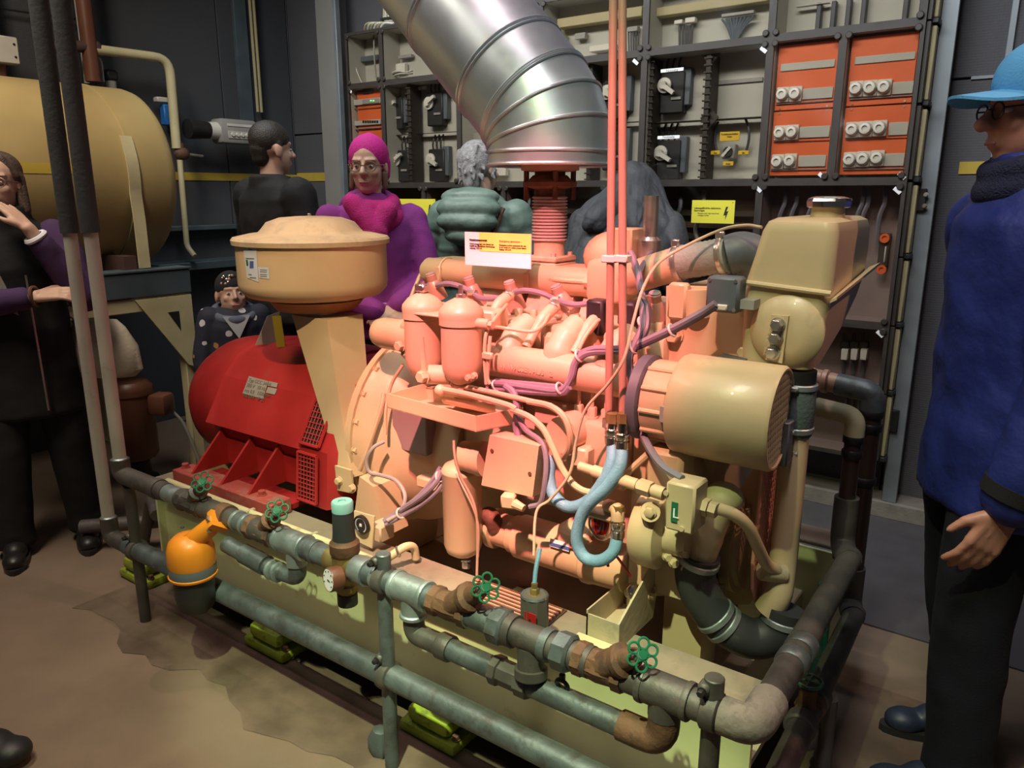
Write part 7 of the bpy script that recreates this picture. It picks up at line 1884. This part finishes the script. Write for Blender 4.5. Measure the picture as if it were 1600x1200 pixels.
# ---- man in the blue cap at the right edge
d0 = 1.72
q = CAM_P + (FW0 * d0 + RT * ((1596 - 800) / CAM_F * d0 * .985)); loc = (q.x, q.y)
p = Person('man in a light blue cap and navy jacket at the right edge', loc, (RT * -.97 + FW0 * .12).normalized(), 1.735, SK2, headyaw=R(2), headpitch=R(-2), sw=1.12)
k = p.k; feet = [(-.12, .02), (.12, -.10)]
p.neck.z += .025; p.head(1.15, 1.05); p.torso_inner(); p.legs_inner(feet)
aL = [(V(-.20, -.02, 1.36) * k, V(-.25, -.02, 1.08) * k, V(-.23, .06, .80) * k), (V(.21, -.02, 1.36) * k, V(.27, -.10, 1.08) * k, V(.22, -.08, .84) * k)]
p.arms(aL)
hand(p.mb, aL[0][2], (0, .4, -.9), (1, .1, 0), (0, 1, .3), 1.08, .55); hand(p.mb, aL[1][2], (-.05, .45, -.9), (-1, .2, 0), (0, 1, .2), 1.08, .55)
p.finish_body(.006); p.eyes(mat('grey_brow', (.25, .2, .17), .8))
p.glasses(mat('dark_rim_glasses', (.03, .025, .03), .35), (.024, .017))
m = MB()
for sx in (-1, 1): m.cap(p.h(sx * .074, -.01, .01), p.h(sx * .074, -.005, -.02), .010, .008); m.cap(p.h(sx * .06, -.06, .0), p.h(sx * .05, -.07, -.04), .02, .016)
m.cap(p.h(0, -.078, .0), p.h(0, -.078, -.04), .035, .03)
melt(m, 'hair', mat('sandy_grey_hair', (.30, .25, .18), .7), p.root, .006, 2)
cb = cloth('light_blue_cap', (.10, .38, .68), .06, 10, .2)
m = MB(); m.ball(p.h(0, -.018, .060), Vector((.090, .106, .092)) * p.hs, 26, 14, rot=p.hr); m.lathe([(.089 * p.hs, -.002), (.091 * p.hs, .028)], p.h(0, -.018, .038), p.hr @ V(0, .12, 1), 28, sy=1.13, sx=1.0)
cap_o = melt(m, 'cap', cb, p.root, .006, 3)
br = MB(); n = 14; top, bot = [], []
for j in range(n + 1):
    a_ = math.pi * j / n; xx = .084 * math.cos(a_); yy = .068 + .105 * math.sin(a_) ** .8
    zz = .052 - .012 * math.sin(a_) - .026 * (math.cos(a_) ** 2)
    top.append(p.h(xx, yy, zz)); bot.append(p.h(xx, yy, zz - .006))
base_t = [p.h(.084 * math.cos(math.pi * j / n), .045, .052 - .026 * (math.cos(math.pi * j / n) ** 2)) for j in range(n + 1)]; base_b = [q_ - Z_ * .006 for q_ in base_t]
for j in range(n):
    br.add([base_t[j], base_t[j + 1], top[j + 1], top[j], base_b[j], base_b[j + 1], bot[j + 1], bot[j]], [[0, 3, 2, 1], [4, 5, 6, 7], [3, 7, 6, 2]])
br.build('cap_brim', cb, p.root, local=True)
for sx in (-1, 1): MB().tube(spl([p.h(sx * .070, .055, .045), p.h(sx * .082, .02, .075), p.h(sx * .070, -.01, .12), p.h(sx * .03, -.02, .145)], 6), .006, 8).build('cap_trim', cloth('dark_blue_trim', (.02, .10, .30)), p.root, local=True)
MB().tube(spl([p.h(.090, -.03, .045), p.h(.092, -.035, .062), p.h(.091, -.04, .045)], 5), .003, 6).build('cap_emblem', M_['paper'], p.root, local=True)
nb = mat('navy_blue_shell', (.012, .024, .17), .6, 0, .15, 7, .2, 60)
p.coat('jacket', nb, ((.74, .205, .145, -.02), (.86, .21, .145, -.02), (1.0, .20, .14, -.02), (1.15, .20, .14, -.02), (1.28, .20, .135, -.015), (1.38, .185, .13, -.01), (1.44, .13, .10, -.012), (1.48, .09, .09, -.01)), [(a, b_, b_.lerp(c_, .88)) for (a, b_, c_) in aL], (.092, .084, .066), .010, .028, collar=(1.42, .095, .105, .10))
m = MB(); m.torus(p.neck + V(0, .005, -.02), V(0, .22, 1), .088, .034, 28, 10); m.torus(p.neck + V(0, .012, .025), V(0, .30, 1), .086, .026, 28, 10)
melt(m, 'fleece_collar', cloth('dark_navy_fleece', (.010, .013, .045), .2, 30, .6), p.root, .007, 3, .01)
for (sh, el, wr) in aL: MB().lathe([(.068, 0), (.066, .03)], el.lerp(wr, .80), wr - el, 20).build('cuff', DARK, p.root, local=True)
p.trousers(feet, NAVYT, (.105, .085, .075)); p.shoes(feet, mat('dark_blue_shoe', (.02, .03, .06), .5))
# tip of a visitor's shoe at the lower left corner
q = A(-8, 1192, z=0)
t = thing('shoe', 'dark shoe tip poking into the lower left corner', 'shoe', V(q.x, q.y, 0))
m = MB(); d = RT
m.ball(V(0, 0, .045), (.065, .055, .045)); m.ball(RT * -.06 + V(0, 0, .05), (.065, .05, .05)); m.ball(RT * -.12 + V(0, 0, .06), (.05, .05, .06)); m.ball(RT * .05 + V(0, 0, .034), (.05, .05, .034)); m.cap(RT * -.13 + V(0, 0, .05), RT * -.13 + V(0, 0, .13), .048, .05)
melt(m, 'upper', M_['black'], t, .008, 3)
so = MB(); side = V(-RT.y, RT.x, 0); L = [RT * (-.04 + .13 * math.sin(2 * math.pi * k / 20)) + side * (.05 * math.cos(2 * math.pi * k / 20)) for k in range(20)]
so.loft([L, [q + V(0, 0, .02) for q in L]]).build('sole', M_['rust'], t, local=True)
